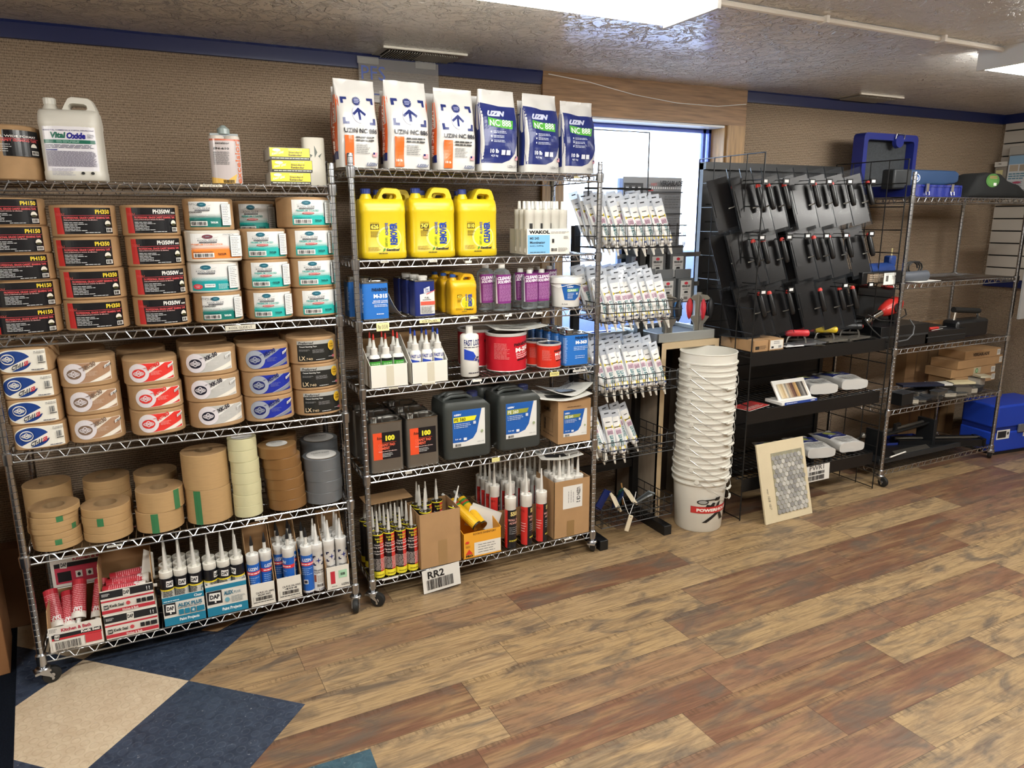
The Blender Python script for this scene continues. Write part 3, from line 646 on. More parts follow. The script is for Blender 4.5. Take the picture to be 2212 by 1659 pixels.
stack('kgpb2', kg('p'), 588, 678, 460, z+.315, 1, 437, 'turquoise-labelled tape roll', 'mostly hidden at the back by the right stack', yf=.215, group='teal-labelled tape rolls', jit=[(0, .05)])
for px in (545, 632):
    x_, a_ = span(px-44, px+44, 560, .315)
    for k in range(3): place('kgback', roll_maker('', a_, .1, .104, 2.6, None), '%s plain brown roll behind the %s, rear row, second shelf' % (ORD[3][2-k], 'fifth stack' if px < 600 else 'right stack'), (x_, .315, z+.006+k*.1045), 0, 'rear row tape rolls on the second shelf')
# ------------------------------------------------------------------ rack 1, third shelf
z = Z1[2]
stack('ct', L_ct, 18, 138, 860, z, 4, 750, 'squarish brown roll with blue oval label', 'four at left post', e=5, lh=.86, lw=1.85, jit=[(-.004, -.12), (0, -.08), (.0, -.05), (.004, .0)], group='oval-labelled tape rolls')
og = 'slant-labelled tape rolls'
stack('xk30', lambda w, h: L_orc(w, h, 'XK-30', '#a98468', '#8a6a52', '#e9dfd0', '#7b6454'), 140, 264, 870, z, 3, 774, 'brown tape roll with tan and cream label', 'three', e=2.8, lh=.72, lw=1.72, jit=[(-.004, .05), (.0, .1), (0, .12)], group=og)
stack('k40', lambda w, h: L_orc(w, h, 'K-40', '#e03a34', '#c02a28', '#f1ece4', '#d8342e'), 276, 394, 865, z, 3, 776, 'brown tape roll with red and white label', 'three', e=2.8, lh=.74, lw=1.7, jit=[(-.004, .05), (.002, .12), (0, .14)], group=og)
stack('xk50', lambda w, h: L_orc(w, h, 'XK-50', '#bdbcb8', '#999', '#e6e4e0', '#1c1c2c'), 400, 520, 850, z, 3, 754, 'brown tape roll with grey and white label', 'three', e=2.5, lh=.72, lw=1.7, jit=[(-.006, -.03), (.0, .0), (.004, .14)], group=og)
stack('xu90', lambda w, h: L_orc(w, h, 'XU-90', '#1d2f98', '#8a94b8', '#2a3a8c', '#1a2360', True), 521, 629, 840, z, 3, 748, 'brown tape roll with foil and deep blue label', 'three', e=2.6, lh=.74, lw=1.75, jit=[(-.004, .06), (.0, .08), (.002, .02)], group=og)
stack('lx', L_lx, 627, 730, 820, z, 3, 730, 'brown tape roll with black label and gold seal', 'three at the right post', e=2.4, lh=.78, lw=1.6, jit=[(-.006, .05), (.0, .06), (.004, .06)], group='gold-seal tape rolls')
for px0, px1, pt, n, w in ((128, 240, 757, 3, 'behind the tan-labelled stack'), (262, 368, 756, 3, 'behind the red-labelled stack'), (392, 500, 738, 3, 'behind the grey-labelled stack'), (515, 612, 735, 3, 'behind the blue-labelled stack'), (612, 712, 722, 3, 'behind the gold-seal stack')):
    stack('bk%d' % px0, None, px0, px1, 850, z, n, pt, 'unlabelled brown tape roll', 'the stack '+w, e=2.4, yf=.215, jit=[(0, 0)]*3, group='rear row of brown rolls on the third shelf')
# ------------------------------------------------------------------ rack 1, fourth shelf: bare rolls
def bare_maker(R_, h, rc, m, mtop, green=None, gw=.02, lab=None, core='#8f7452'):
    def mk():
        o = thing('packing_tape_roll', '', 'tape roll'); mb = MB()
        mb.lathe([(R_-.0008, 0), (R_, .001), (R_, h-.001), (R_-.001, h)], m, 44, cap=False); mb.lathe([(R_-.001, h), (rc, h-.0006)], mtop, 44, cap=False); mb.lathe([(rc, 0), (R_-.0008, 0)], mtop, 44, cap=False); mb.build('tape', o)
        MB().lathe([(rc, 0), (rc, h-.0005), (rc-.004, h-.0005), (rc-.004, 0), (rc, 0)], mat(core, .8), 32, cap=False).build('core', o)
        if green is not None:
            L = Lab(gw, h*.99, rough=.25); L.r(0, 0, gw, h*.99, '#3f7a50'); q = L.put(o, 'green_tab', (0, 0, 0), path=superell(R_, R_, 2, 44)); q.rotation_euler.z = green
        if lab: l = lab(rc*2); l.put(o, 'core_label', (0, -rc, h+.0006), (-math.pi/2, 0, 0))
        return o
    return mk
M_tan = mat('#b39266', .45, var=.05, vscale=30, vstretch=(1, 1, 8), name='tan_paper_tape'); M_tanside = mat('#9a7a54', .8, var=.1, vscale=40)
M_brn = mat('#7d5a34', .3, var=.06, name='brown_tape'); M_clr = mat('#cbc69e', .3, var=.05, vscale=20, name='clear_tape_layers'); M_duct = mat('#6f7275', .35, .25, name='silver_duct_tape')
z = Z1[3]
def bstack(key, p0, p1, py, n, ptop, desc, where, yf=.0, m=M_tan, mt=M_tanside, rcf=.5, greens=None, lab=None, jit=None, core='#8f7452', grp=None, hs=None, gw=.022, tiltop=None):
    a = .5*(PY(p1, py, yf+.1).x-PY(p0, py, yf+.1).x); xc, a = span(p0, p1, py, yf+a); zt = PY((p0+p1)/2, ptop, yf+.01).z; h = (zt-z-.004)/n
    for k in range(n):
        g = greens.get(n-1-k) if greens else None; kk = key+('g%s' % g if g is not None else '')
        w = ORD[n][n-1-k]; lb = f'{desc}, {w} of {where}' if w else f'{desc}, {where}'
        dx, dy = (jit[n-1-k] if jit else (rnd.uniform(-.002, .002), 0)); top = (k == n-1)
        o = place(kk+('t' if top and lab else ''), bare_maker(a, h-.0006, a*rcf, m, mt, g, gw, lab if top else None, core), lb, (xc+dx, yf+a+dy, z+.004+k*h), (0, 0, 0), grp)
        if tiltop and top: o.rotation_euler = tiltop
    return xc, a, h, zt
gg = 'tan paper tape rolls'
bstack('t1', 62, 176, 1130, 7, 1103, 'thin tan tape roll', 'the tilting stack of seven beside the left post', greens={1: .35, 3: 1.0, 5: .15}, rcf=.46, grp=gg, gw=.022, jit=[(.004, 0), (-.003, 0), (-.004, 0), (-.006, 0), (0, 0), (.0, 0), (.002, 0)])
bstack('t0', 52, 160, 1080, 1, 1052, 'wide tan tape roll in film', 'at the back beside the left post', yf=.22, rcf=.35, grp=gg)
bstack('t2', 178, 288, 1130, 4, 1098, 'tan tape roll', 'the front stack of four with one green tab', greens={1: -.2}, rcf=.5, grp=gg)
bstack('t3', 180, 283, 1050, 5, 1038, 'tan tape roll', 'the rear stack behind the four', yf=.225, rcf=.45, grp=gg)
bstack('t4', 296, 401, 1120, 2, 1063, 'wide tan tape roll with green strip', 'a pair', greens={0: .75, 1: -.22}, rcf=.42, jit=[(.004, .0), (-.004, 0)], grp=gg, gw=.026)
bstack('t5', 290, 386, 1040, 5, 1026, 'tan tape roll', 'the rear stack behind the wide pair', yf=.225, rcf=.45, grp=gg)
bstack('t6', 396, 498, 1050, 2, 982, 'very wide tan tape roll', 'the tall pair in the middle of the shelf', greens={1: -.55}, rcf=.42, jit=[(0, 0), (.002, 0)], grp=gg, gw=.028)
LW = lambda d: Lab(d, d, rough=.4).e(d/2, d/2, d*.5, d*.5, '#dcdad6', 28).e(d/2, d/2, d*.28, d*.28, '#c9c7c2', 20).t('DUCT TAPE', d*.2, d*.62, d*.8, d*.72, '#555', .01)
bstack('cl', 500, 563, 1040, 7, 948, 'clear packing tape roll', 'the tall yellowish column of seven', m=M_clr, mt=M_clr, rcf=.72, core='#cfc7b0', grp='clear tape rolls', jit=[(-.003, 0), (-.003, 0), (.001, 0), (0, 0), (.002, 0), (0, 0), (0, 0)], lab=LW)
bstack('br', 574, 657, 1040, 6, 966, 'dark brown tape roll', 'the leaning brown column', m=M_brn, mt=mat('#8a6840', .6), rcf=.55, grp='brown tape rolls', jit=[(-.022, .0), (-.010, .0), (-.006, 0), (-.001, 0), (.001, 0), (.004, 0)], lab=LW)
bstack('brb', 566, 642, 980, 6, 945, 'dark brown tape roll', 'the rear brown column in shade', yf=.2, m=M_brn, mt=mat('#8a6840', .6), rcf=.55, grp='brown tape rolls')
bstack('du', 658, 738, 1040, 4, 992, 'silver tape roll in film', 'the front four beside the right post', m=M_duct, mt=M_duct, rcf=.8, grp='silver tape rolls', lab=LW)
bstack('dub', 650, 730, 990, 6, 955, 'silver duct tape roll', 'the shaded rear column', yf=.19, m=M_duct, mt=M_duct, rcf=.8, grp='silver tape rolls', lab=LW)
# ================================================================== makers: bottles, jugs, cartons, cans, bags
def cyl_label(L, r, parent, z, rot=0, name='label'):
    q = L.put(parent, name, (0, 0, z), path=superell(r, r, 2, 32)); q.rotation_euler.z = rot; return q
def caulk_maker(lab=None, body='#e6e4de', noz='#d6d4ce', tip=None, metal=False, h=.215, r=.0245, nz=.095, lrot=0, rim=None):
    def mk():
        o = thing('caulk_tube', '', 'caulk tube'); m = mat(body, .35); R_ = r
        if metal:
            mt = mat('#b9b7b2', .2, 1)
            MB().lathe([(R_, 0), (R_, h-.004), (R_+.0006, h-.003), (R_+.0006, h), (R_-.002, h+.001), (R_-.004, h-.004), (.010, h-.002), (.009, h+.006), (0.001, h+.006)], mt, 20).build('cartridge', o)
        else:
            MB().lathe([(R_-.001, 0), (R_, .001), (R_, h-.026), (R_+.0007, h-.025), (R_+.0007, h-.001), (R_-.001, h), (R_-.002, h-.006), (.010, h-.006), (.009, h+.004), (.001, h+.004)], m, 20).build('cartridge', o)
        nzm = mat(noz, .4); zt = h+.002
        if tip:
            MB().lathe([(.0072, zt), (.0062, zt+.038), (.0035, zt+.04)], nzm, 10).build('nozzle', o); MB().lathe([(.0078, zt+.036), (.0072, zt+.045), (.002, zt+nz*.8), (0.0005, zt+nz*.82)], mat(tip, .4), 10).build('nozzle_cap', o)
        else: MB().lathe([(.0085, zt), (.0068, zt+.035), (.0026, zt+nz), (.0012, zt+nz)], nzm, 10).build('nozzle', o)
        if lab: cyl_label(lab, R_, o, 0, lrot)
        return o
    return mk
def L_dap(plus=True):
    L = Lab(.15, .19, rough=.3); L.r(0, .0, .15, .142, '#c9c7c0'); L.r(.0, .0, .045, .14, '#e6e4de'); L.fine(.002, .01, .04, .13, 12, '#2a6a78', .5, .3); L.fine(.05, .005, .085, .138, 34, '#3c3c3c', .6, .1, 3)
    L.r(0, .142, .15, .19, '#14151b'); L.r(0, .137, .15, .143, '#e8d33a'); L.p([(.063, .155), (.088, .15), (.09, .176), (.065, .18)], '#eceae6'); L.t('DAP', .066, .158, .087, .173, '#15161c', .04); L.fine(.0, .185, .15, .189, 1, '#15161c', .8)
    L.t('ALEX PLUS', .098, .02, .112, .13, '#1c5a6c', .02, 0, 90); L.fine(.116, .02, .15, .13, 10, '#2a6a78', .5); return L
def L_uz(flip=False):
    L = Lab(.15, .185, rough=.3); x0 = .0
    L.p([(.03, .012), (.10, .012), (.122, .06), (.128, .175), (.03, .175)], '#1f5fb8'); L.t('UZIN', .05, .148, .09, .162, '#e8ecf2', .03, .3); L.r(.03, .128, .126, .143, '#d8343c'); L.fine(.045, .131, .11, .14, 1, '#f0d8d8', .6)
    L.fine(.045, .085, .09, .12, 4, '#9fc0e6', .3, .4); L.r(.052, .045, .07, .065, '#e6e9ee'); L.r(.055, .048, .067, .062, '#334'); L.r(.0, .012, .03, .175, '#d8d6cf'); L.fine(.002, .02, .028, .16, 26, '#888', .4); L.fine(.04, -.0, .10, .008, 1, '#445', .5); return L
def brackets(L, x0, y0, x1, y1, s, t, c):
    for a, b, i, j in ((x0, y0, 1, 1), (x1, y0, -1, 1), (x0, y1, 1, -1), (x1, y1, -1, -1)):
        P = [(a, b), (a+i*s, b), (a+i*s, b+j*t), (a+i*t, b+j*t), (a+i*t, b+j*s), (a, b+j*s)]; L.p(P if i*j > 0 else P[::-1], c)
def L_star():
    L = Lab(.11, .19, rough=.35); brackets(L, .032, .120, .078, .166, .012, .006, '#1b2244'); c = (.055, .143)
    P = []
    for k in range(8): rr = .014 if k % 2 == 0 else .0035; P.append((c[0]+rr*math.sin(k*math.pi/4), c[1]+rr*math.cos(k*math.pi/4)))
    L.p(P[::-1], '#1d2c78'); L.t('Siliconized', .034, .095, .076, .103, '#2b2d3a', .02); L.t('Acrylic Caulk', .034, .083, .08, .092, '#2b2d3a', .02); L.r(.034, .045, .042, .078, '#8a4a38'); L.fine(.046, .04, .082, .076, 6, '#99948c', .35); L.bars(.044, .022, .068, .034); L.t('UZIN', .05, .006, .08, .014, '#333b60', .02, .3); return L
def L_inv():
    L = Lab(.154, .208, rough=.35); L.r(0, 0, .154, .208, '#17171a'); L.r(.08, .03, .122, .204, '#cf3a34'); L.r(0, 0, .154, .030, '#e9dd3a'); L.r(0, .203, .154, .208, '#e9dd3a')
    L.t('Invincible', .060, .184, .098, .194, '#d9cf3c', .02); L.t('949', .066, .17, .092, .18, '#d9cf3c', .02); L.t('Carpet Tack', .055, .155, .10, .164, '#eee8e4', .02); L.t('Strip Adhesive', .052, .143, .104, .152, '#eee8e4', .02)
    L.t('High-Performance', .05, .125, .106, .133, '#eee8e4', .02); L.t('Polyurethane', .056, .113, .10, .121, '#eee8e4', .02); L.fine(.045, .038, .115, .095, 9, '#d8cfca', .35); L.fine(.06, .01, .1, .02, 1, '#8a7a20', .4); return L
def L_wb(rot):
    L = Lab(.154, .165, rough=.3); L.r(0, 0, .154, .165, '#e9e7e2'); L.r(.045, 0, .154, .165, '#15151a'); L.r(.045, 0, .078, .165, '#c8302c'); L.p([(.045, 0), (.08, 0), (.082, .165), (.045, .165)], '#c8302c')
    L.t('5500', .095, .14, .137, .158, '#ecd78a', .04); L.t('WALL BASE', .085, .118, .145, .128, '#e0a8a0', .02); L.t('ADHESIVE', .09, .105, .14, .114, '#e0a8a0', .02); L.fine(.05, .055, .075, .10, 4, '#f0c8c4', .25); L.fine(.09, .06, .14, .095, 4, '#bbb', .2)
    L.r(.09, .030, .15, .036, '#e2cf4a'); L.fine(.092, .031, .148, .035, 1, '#222', .6); L.t('REAL', .05, .145, .07, .155, '#7a1c1c', .0, .2); L.fine(.002, .01, .03, .15, 18, '#777', .4); L.bars(.005, .005, .035, .02); return L
def carton(name, lab_txt, cat, w, d, hf, hb, m=M_wcard, inner=M_cardin, lab=None, slope=None, rim=.0025, side=None):
    """open display carton: front wall hf, rear wall hb, sloping cheeks; origin front bottom centre"""
    def mk():
        o = thing(name, lab_txt, cat); t = rim; mb = MB(); a = w/2
        mb.box(-a, a, 0, d, 0, t, m); mb.box(-a, a, 0, t, t, hf, m)
        back = MB(); back.box(-a, a, d-t, d, t, hb, inner)
        sl = slope if slope is not None else .5*d
        for s in (-1, 1):
            x = s*(a-t/2); P = [(0, t), (d, t), (d, hb), (sl, hb), (0, hf)]
            mb.loft([[(x-t/2, p[0], p[1]) for p in P], [(x+t/2, p[0], p[1]) for p in P]], side or m)
        mb.build('tray', o); back.build('rear_flap', o)
        if lab: lab.put(o, 'print', (0, 0, 0))
        return o
    return mk
def block(name, w, d, h, m, lab=None, bev=.002, cat='box', sidelab=None, toplab=None):
    def mk():
        o = thing(name, '', cat); MB().box(-w/2, w/2, 0, d, 0, h, m).build('body', o, bevel=bev)
        if lab: lab.put(o, 'label', (0, -.0002, 0))
        if sidelab: sidelab.put(o, 'side_print', (-w/2-.0003, d/2, 0), (0, 0, -math.pi/2))
        return o
    return mk
def sections(a, b, prof, n=6, e=None, r=.02):
    """prof: (scale-x, scale-y, z)"""
    P = superell(a, b, e, 40) if e else rrect(a, b, min(r, a*.9, b*.9), n); return [at(scal(P, sx, sy), z) for sx, sy, z in prof]
def jug_maker(w, d, H, m, capm, lab, capx=-.30, name='jug', cat='jug', e=5):
    """gallon jug with offset neck and a through handle; origin base centre"""
    def mk():
        o = thing(name, '', cat); a, b = w/2, d/2; hs = .64*H; mb = MB()
        secs = sections(a, b, [(.95, .93, 0), (1, 1, .006), (1, 1, .03), (.985, .98, .034), (.985, .98, hs*.96), (1, 1, hs), (1, 1, hs+.012), (.985, .93, .75*H), (.97, .80, .80*H), (.93, .60, .83*H)], e=e); mb.loft(secs, m)
        mb.build('body', o, sharp=50)
        # shoulder + handle ring in the XZ plane, thick in Y
        ou = [(-.08*w, .74*H), (-.09*w, .84*H), (-.04*w, .90*H), (.02*w, .965*H), (.08*w, .985*H), (.34*w, .975*H), (.40*w, .95*H), (.455*w, .86*H), (.488*w, .74*H)]
        inn = [(.06*w, .835*H), (.02*w, .845*H), (.02*w, .875*H), (.05*w, .895*H), (.10*w, .90*H), (.26*w, .895*H), (.305*w, .88*H), (.31*w, .85*H), (.27*w, .835*H)]
        t = b*.5; hb = MB()
        def ringsec(y, k): return [(x*k+(1-k)*qx, y, z*k+(1-k)*qz) for (x, z), (qx, qz) in zip(ou, inn)], [(x*k+(1-k)*qx, y, z*k+(1-k)*qz) for (x, z), (qx, qz) in zip(inn, ou)]
        o1, i1 = ringsec(-t, .9); o2, i2 = ringsec(-t*.75, 1); o3, i3 = ringsec(t*.75, 1); o4, i4 = ringsec(t, .9)
        n = len(ou); V = o1+o2+o3+o4+i4+i3+i2+i1; F = []
        for s_ in range(8):
            for k in range(n-1): A = s_*n; B_ = ((s_+1) % 8)*n; F.append((A+k, A+k+1, B_+k+1, B_+k))
        hb.add(V, F, m); hb.build('handle', o, sharp=60)
        nk = MB().lathe([(.165*w, .74*H), (.15*w, .80*H), (.12*w, .86*H), (.10*w, .885*H), (.09*w, .91*H)], m, 20); nk.build('neck', o, (-.30*w, 0, 0), sharp=60)
        cp = MB(); P = []
        for k in range(28): t2 = 2*math.pi*k/28; r_ = .105*w*(1 if k % 2 else .95); P.append((r_*math.cos(t2), r_*math.sin(t2)))
        cp.loft([at(P, 0), at(P, .062*H), at(scal(P, .9), .07*H)], capm); cp.build('cap', o, (-.30*w, 0, .90*H), sharp=20)
        if lab: lab.put(o, 'label', (0, 0, .05*H), path=superell(a*.985, b*.98, e, 60), step=.012)
        return o
    return mk
def tin_maker(w, d, h, m, lab, capx=-.3, strap=True, e=9, name='metal_can', cat='can', rimm=None, capm=None):
    def mk():
        o = thing(name, '', cat); a, b = w/2, d/2; rm = rimm or mat('#a9a8a4', .25, 1)
        P = superell(a, b, e, 44); mb = MB(); mb.loft([at(P, .004), at(P, h-.004)], m); mb.build('body', o)
        Q = superell(a+.0015, b+.0015, e, 44); MB().loft([at(Q, 0), at(Q, .005)], rm).build('base_rim', o); mb = MB(); mb.loft([at(Q, h-.004), at(Q, h+.001), at(inset(P, .003), h+.001), at(inset(P, .004), h-.003), at(inset(P, a*.6), h-.002)], rm); mb.build('rim', o, sharp=30)
        MB().lathe([(.019, -.002), (.019, .006), (.021, .006), (.021, .016), (.019, .018), (.014, .0165)], capm or rm, 24).build('cap', o, (capx*w, 0, h))
        if strap: MB().tube([(-.02, 0, h-.003), (-.018, 0, h+.010), (.0, 0, h+.014), (.03, 0, h+.012), (.05, 0, h+.003), (.052, 0, h-.003)], .0035, rm, 4).build('handle', o, (.12*w, 0, 0))
        if lab: lab.put(o, 'label', (0, 0, 0), path=P, step=.012)
        return o
    return mk
def bottle_maker(r, h, m, capm, lab=None, name='bottle', sq=2.0, neckr=.3, caph=.1, capr=.4, spout=None, shoulder=.14, lz=.02, lab2=None):
    def mk():
        o = thing(name, '', 'bottle'); P = superell(r, r, sq, 28); mb = MB(); hb = h*(1-caph)
        pr = [(.92, 0), (1, .004), (1, hb*(1-shoulder-.06)), (.97, hb*(1-shoulder)), (.8, hb*(1-shoulder*.45)), (neckr+.05, hb*(1-.02)), (neckr, hb)]
        mb.loft([at(scal(P, s), z) for s, z in pr], m); mb.build('body', o, sharp=70)
        MB().lathe([(capr*r, hb-.003), (capr*r, h-.002), (capr*r*.85, h)], capm, 18).build('cap', o)
        if spout: MB().lathe([(.42*r, h), (.30*r, h+.012), (.13*r, h+.045)], mat('#d6d4cc', .4), 12).build('spout', o); MB().lathe([(.19*r, h+.036), (.17*r, h+.05), (.08*r, h+.062)], mat(spout, .4), 10).build('tip', o)
        if lab: lab.put(o, 'label', (0, 0, lz), path=P, step=.008)
        return o
    return mk
def pouch_maker(w, dp, H, front, side=None, name='powder_bag', cat='bag', wr=0, m=None, tilt=0, seed=1, sidelab=None):
    m = m or mat('#c9c7c3', .32, coat=.3, name='glossy_bag_film'); R2 = random.Random(seed); ph = [R2.uniform(0, 6) for _ in range(6)]
    def bz(v): return dp*(.80+.25*math.sin(min(1, v*1.7)*math.pi*.5+.2))*(1 if v < .35 else max(.04, math.cos((v-.35)/.62*math.pi/2) if v < .96 else .04)) if v < .97 else dp*.035
    def az(v): return w/2*(.985+.02*math.sin(v*9+ph[0])-.03*v)
    def F(x, z):
        v = max(0, min(1, z/H)); a = az(v); b = bz(v); u = max(-1, min(1, x/a)); k = (1-abs(u)**4)**.25
        wz = .0022*math.sin(23*z+40*x+ph[1])*math.sin(31*x-17*z*2+ph[2])+.0016*math.sin(70*x+ph[3])*math.cos(55*z+ph[4])
        return Vector((x if abs(u) < 1 else a*u, -b*k-wz*(1+v)*min(1, k*1.2), z))
    def mk():
        o = thing(name, '', cat); mb = MB(); n = 20; secs = []
        for i in range(23):
            v = i/22; a = az(v); ring = []
            for k in range(n+1): x = a*(-1+2*k/n); x = a*math.sin(math.pi/2*(x/a)); ring.append(tuple(F(x, v*H)))
            for k in range(n-1, 0, -1): x = a*math.sin(math.pi/2*(-1+2*k/n)); p = F(x, v*H); ring.append((p.x, -p.y, p.z))
            secs.append(ring)
        mb.loft(secs, m); mb.build('pouch', o, sharp=60)
        if side:      # coloured gusset strips
            gm = mat(side, .35); g2 = mat('#1c2560', .35)
            for s in (-1, 1):
                g = MB(); S_ = []
                for i in range(2, 19):
                    v = i/22; a = az(v); b = bz(v); S_.append([(s*(a*.90+.0002), -b*.66-.0012, v*H), (s*(a+.0012), -b*.35, v*H), (s*(a+.0005-.004*(v > .5)), 0, v*H), (s*(a+.0012), b*.35, v*H), (s*a*.9, b*.66+.001, v*H)])
                g.loft(S_, gm, cap=False, closed=False); g.loft([[(p[0]*1.003, p[1], p[2]) for p in q] for q in S_[:3]], g2, cap=False, closed=False); g.build('gusset', o)
        if sidelab:
            for s in (-1,):
                me = sidelab.mesh('gusset_print')
                for v_ in me.vertices:
                    zz = v_.co.z; yy = v_.co.x; v = zz/H; a = az(v); b = bz(v); v_.co = (s*(a*(1-.1*max(0, abs(yy)/b-.35)/.31)+.0025+abs(v_.co.y)), -yy, zz)
                link('gusset_print', me, o)
        if front:
            import bmesh
            L = front; me = L.mesh('front_print'); bm = bmesh.new(); bm.from_mesh(me)
            for ax, no in ((0, (1, 0, 0)), (2, (0, 0, 1))):
                vals = [v_.co[ax] for v_ in bm.verts]; q = math.floor(min(vals)/.013)*.013
                while q < max(vals):
                    bmesh.ops.bisect_plane(bm, geom=bm.verts[:]+bm.edges[:]+bm.faces[:], plane_co=tuple(q if i == ax else 0 for i in range(3)), plane_no=no, dist=1e-7); q += .013
            for v_ in bm.verts:
                off = -v_.co.y; p = F(v_.co.x, v_.co.z); v_.co = (p.x, p.y-off-.0008, p.z)
            bm.to_mesh(me); bm.free(); link('front_print', me, o)
        return o
    return mk
# ================================================================== rack 1, top shelf
z = Z1[0]+.004
xc, a = span(-40, 93, 330, .14); hh = PY(40, 272, .05).z-z
lab = Lab(.2, .082, rough=.2); lab.r(0, 0, .2, .082, '#16171b'); lab.t('WHITE, WIDE FORMAT', .03, .058, .185, .066, '#e8e4e0', .02); lab.r(0, .055, .2, .0565, '#c94a52'); lab.t('CARPET SEAMING TAPE', .06, .046, .185, .053, '#dc5a5c', .03); lab.fine(.05, .012, .1, .04, 4, '#ccc', .3); lab.e(.17, .030, .013, .012, '#e9e4d6', 14, 0, 180); lab.r(.158, .006, .188, .019, '#e8e6e0'); lab.bars(.16, .008, .186, .017, n=10)
def mk(): 
    o = roll_maker('', a, .13, hh, 2.2, None)(); q = lab.put(o, 'label', (0, 0, .075), path=superell(a, .13, 2.2, 44)); q.rotation_euler.z = .12; return o
place('big', mk, 'wide brown tape roll with black label on top shelf, cut by left edge', (xc, .14, z), 0)
x0 = PY(96, 393, .0).x; x1 = PY(233, 393, .0).x; w = x1-x0; H = PY(100, 201, .05).z-z
LV = Lab(w*.84, H*.58, rough=.25); u, v = LV.w, LV.h; LV.r(0, 0, u, v, '#eae8ee'); LV.t('RESIDENTIAL, COMMERCIAL & HOSPITAL DISINFECTANT', .02*u, .90*v, .98*u, .93*v, '#2c2a6a', .02); LV.t('Vital', .15*u, .76*v, .44*u, .88*v, '#1e6a56', .05, .2); LV.t('Oxide', .45*u, .75*v, .81*u, .88*v, '#1c1c88', .05, .2); LV.fine(.84*u, .77*v, .97*u, .85*v, 3, '#667', .4)
LV.r(.02*u, .66*v, .98*u, .73*v, '#1e6a56'); LV.fine(.25*u, .67*v, .8*u, .72*v, 2, '#a8ccc0', .4); LV.fine(.04*u, .56*v, .97*u, .64*v, 3, '#3a3a5a', .4, .1, 8); LV.r(.04*u, .52*v, .25*u, .54*v, '#28287a'); LV.fine(.04*u, .2*v, .97*u, .51*v, 22, '#77748c', .5, .05, 14); LV.fine(.1*u, .02*v, .55*u, .17*v, 6, '#b4b2c0', .4); LV.e(.68*u, .07*v, .035*u, .03*v, '#333'); LV.e(.86*u, .07*v, .035*u, .03*v, '#333')
o = jug_maker(w, .15, H, mat('#d9d6cc', .38, name='white_hdpe'), mat('#dfdcd2', .4), LV)(); o.location = ((x0+x1)/2, .10, z); o.rotation_euler = (0, 0, -.08); tag(o, 'white gallon disinfectant jug with handle, alone on the left rack top shelf', 'jug')
# two-part adhesive cartridge
o = thing('adhesive_cartridge', 'clear two-chamber adhesive cartridge with grey nozzle cap and orange print', 'cartridge', (PZ(481, 402, z).x, .05, z))
ht = PY(478, 271, .05).z-z; A_ = .5*(PY(511, 350, .05).x-PY(444, 350, .05).x); mgl = mat('#c9c1b8', .25, name='filled_clear_plastic')
mb = MB()
for sx in (-1, 1): mb.lathe([(A_*.52, .0), (A_*.52, ht*.80), (A_*.46, ht*.82)], mgl, 24, T=Matrix.Translation((sx*A_*.48, 0, 0)))
mb.build('chambers', o); MB().box(-A_*.9, A_*.9, -.012, .012, ht*.80, ht*.86, mat('#8e9496', .4)).lathe([(A_*.42, ht*.85), (A_*.40, ht*.94), (A_*.2, ht*.98), (A_*.12, ht)], mat('#8d9a98', .3), 16).build('nozzle_cap', o)
LE = Lab(A_*2.15, ht*.76, rough=.2); u, v = LE.w, LE.h; LE.r(0, 0, u, v, '#bfb5b4'); LE.r(0, .96*v, u, v, '#c06a50'); LE.t('excelsior', .2*u, .88*v, .62*u, .93*v, '#222', .02); LE.t('EN-610', .14*u, .76*v, .6*u, .81*v, '#222', .03); LE.t('excelsior', .76*u, .0, .93*u, .96*v, '#c8683e', .02, 0, 90); LE.p([(.0, .0), (.7*u, 0), (.78*u, .22*v), (.5*u, .08*v), (0, .14*v)], '#e0b45a'); LE.fine(.12*u, .42*v, .6*u, .72*v, 14, '#666', .4, .1, 5); LE.bars(.36*u, .01*v, .68*u, .08*v)
LE.put(o, 'label', (0, 0, 0), path=superell(A_, A_*.56, 2.6, 40), step=.006)
# wax ring boxes
LX_ = lambda w, h: Lab(w, h, rough=.35).r(0, 0, w, h, '#1a1810').r(.01*w, .24*h, .99*w, .98*h, '#e6d52c').t('Standard', .47*w, .78*h, .80*w, .92*h, '#ddcf8a', .04).t('Standard', .47*w, .55*h, .80*w, .70*h, '#5d5628', .03).t('Estándar', .47*w, .31*h, .80*w, .49*h, '#5d5628', .03).e(.18*w, .79*h, .1*w, .13*h, '#f2ead2').t('KANT LEAK', .06*w, .34*h, .36*w, .54*h, '#f6f0cc', .05, .2, skew=.2*h).fine(.05*w, .06*h, .97*w, .17*h, 1, '#e0dcc8', .6, .05, 9)
x0, x1 = PY(586, 402, .01).x, PY(674, 402, .01).x; w = x1-x0; hb = (PY(630, 318, .01).z-z)/3-.001
for k, (dx, rz) in enumerate(((0, .02), (.008, -.02), (.002, .03))): place('wax', block('wax_ring_box', w, .155, hb, mat('#c9c4ba', .7), LX_(w*.99, hb*.98), .001), 'yellow-fronted box with black strip, %s of the stack of three, top shelf' % ORD[3][2-k], ((x0+x1)/2+dx, .02, z+k*(hb+.001)), rz-.04, 'yellow boxes')
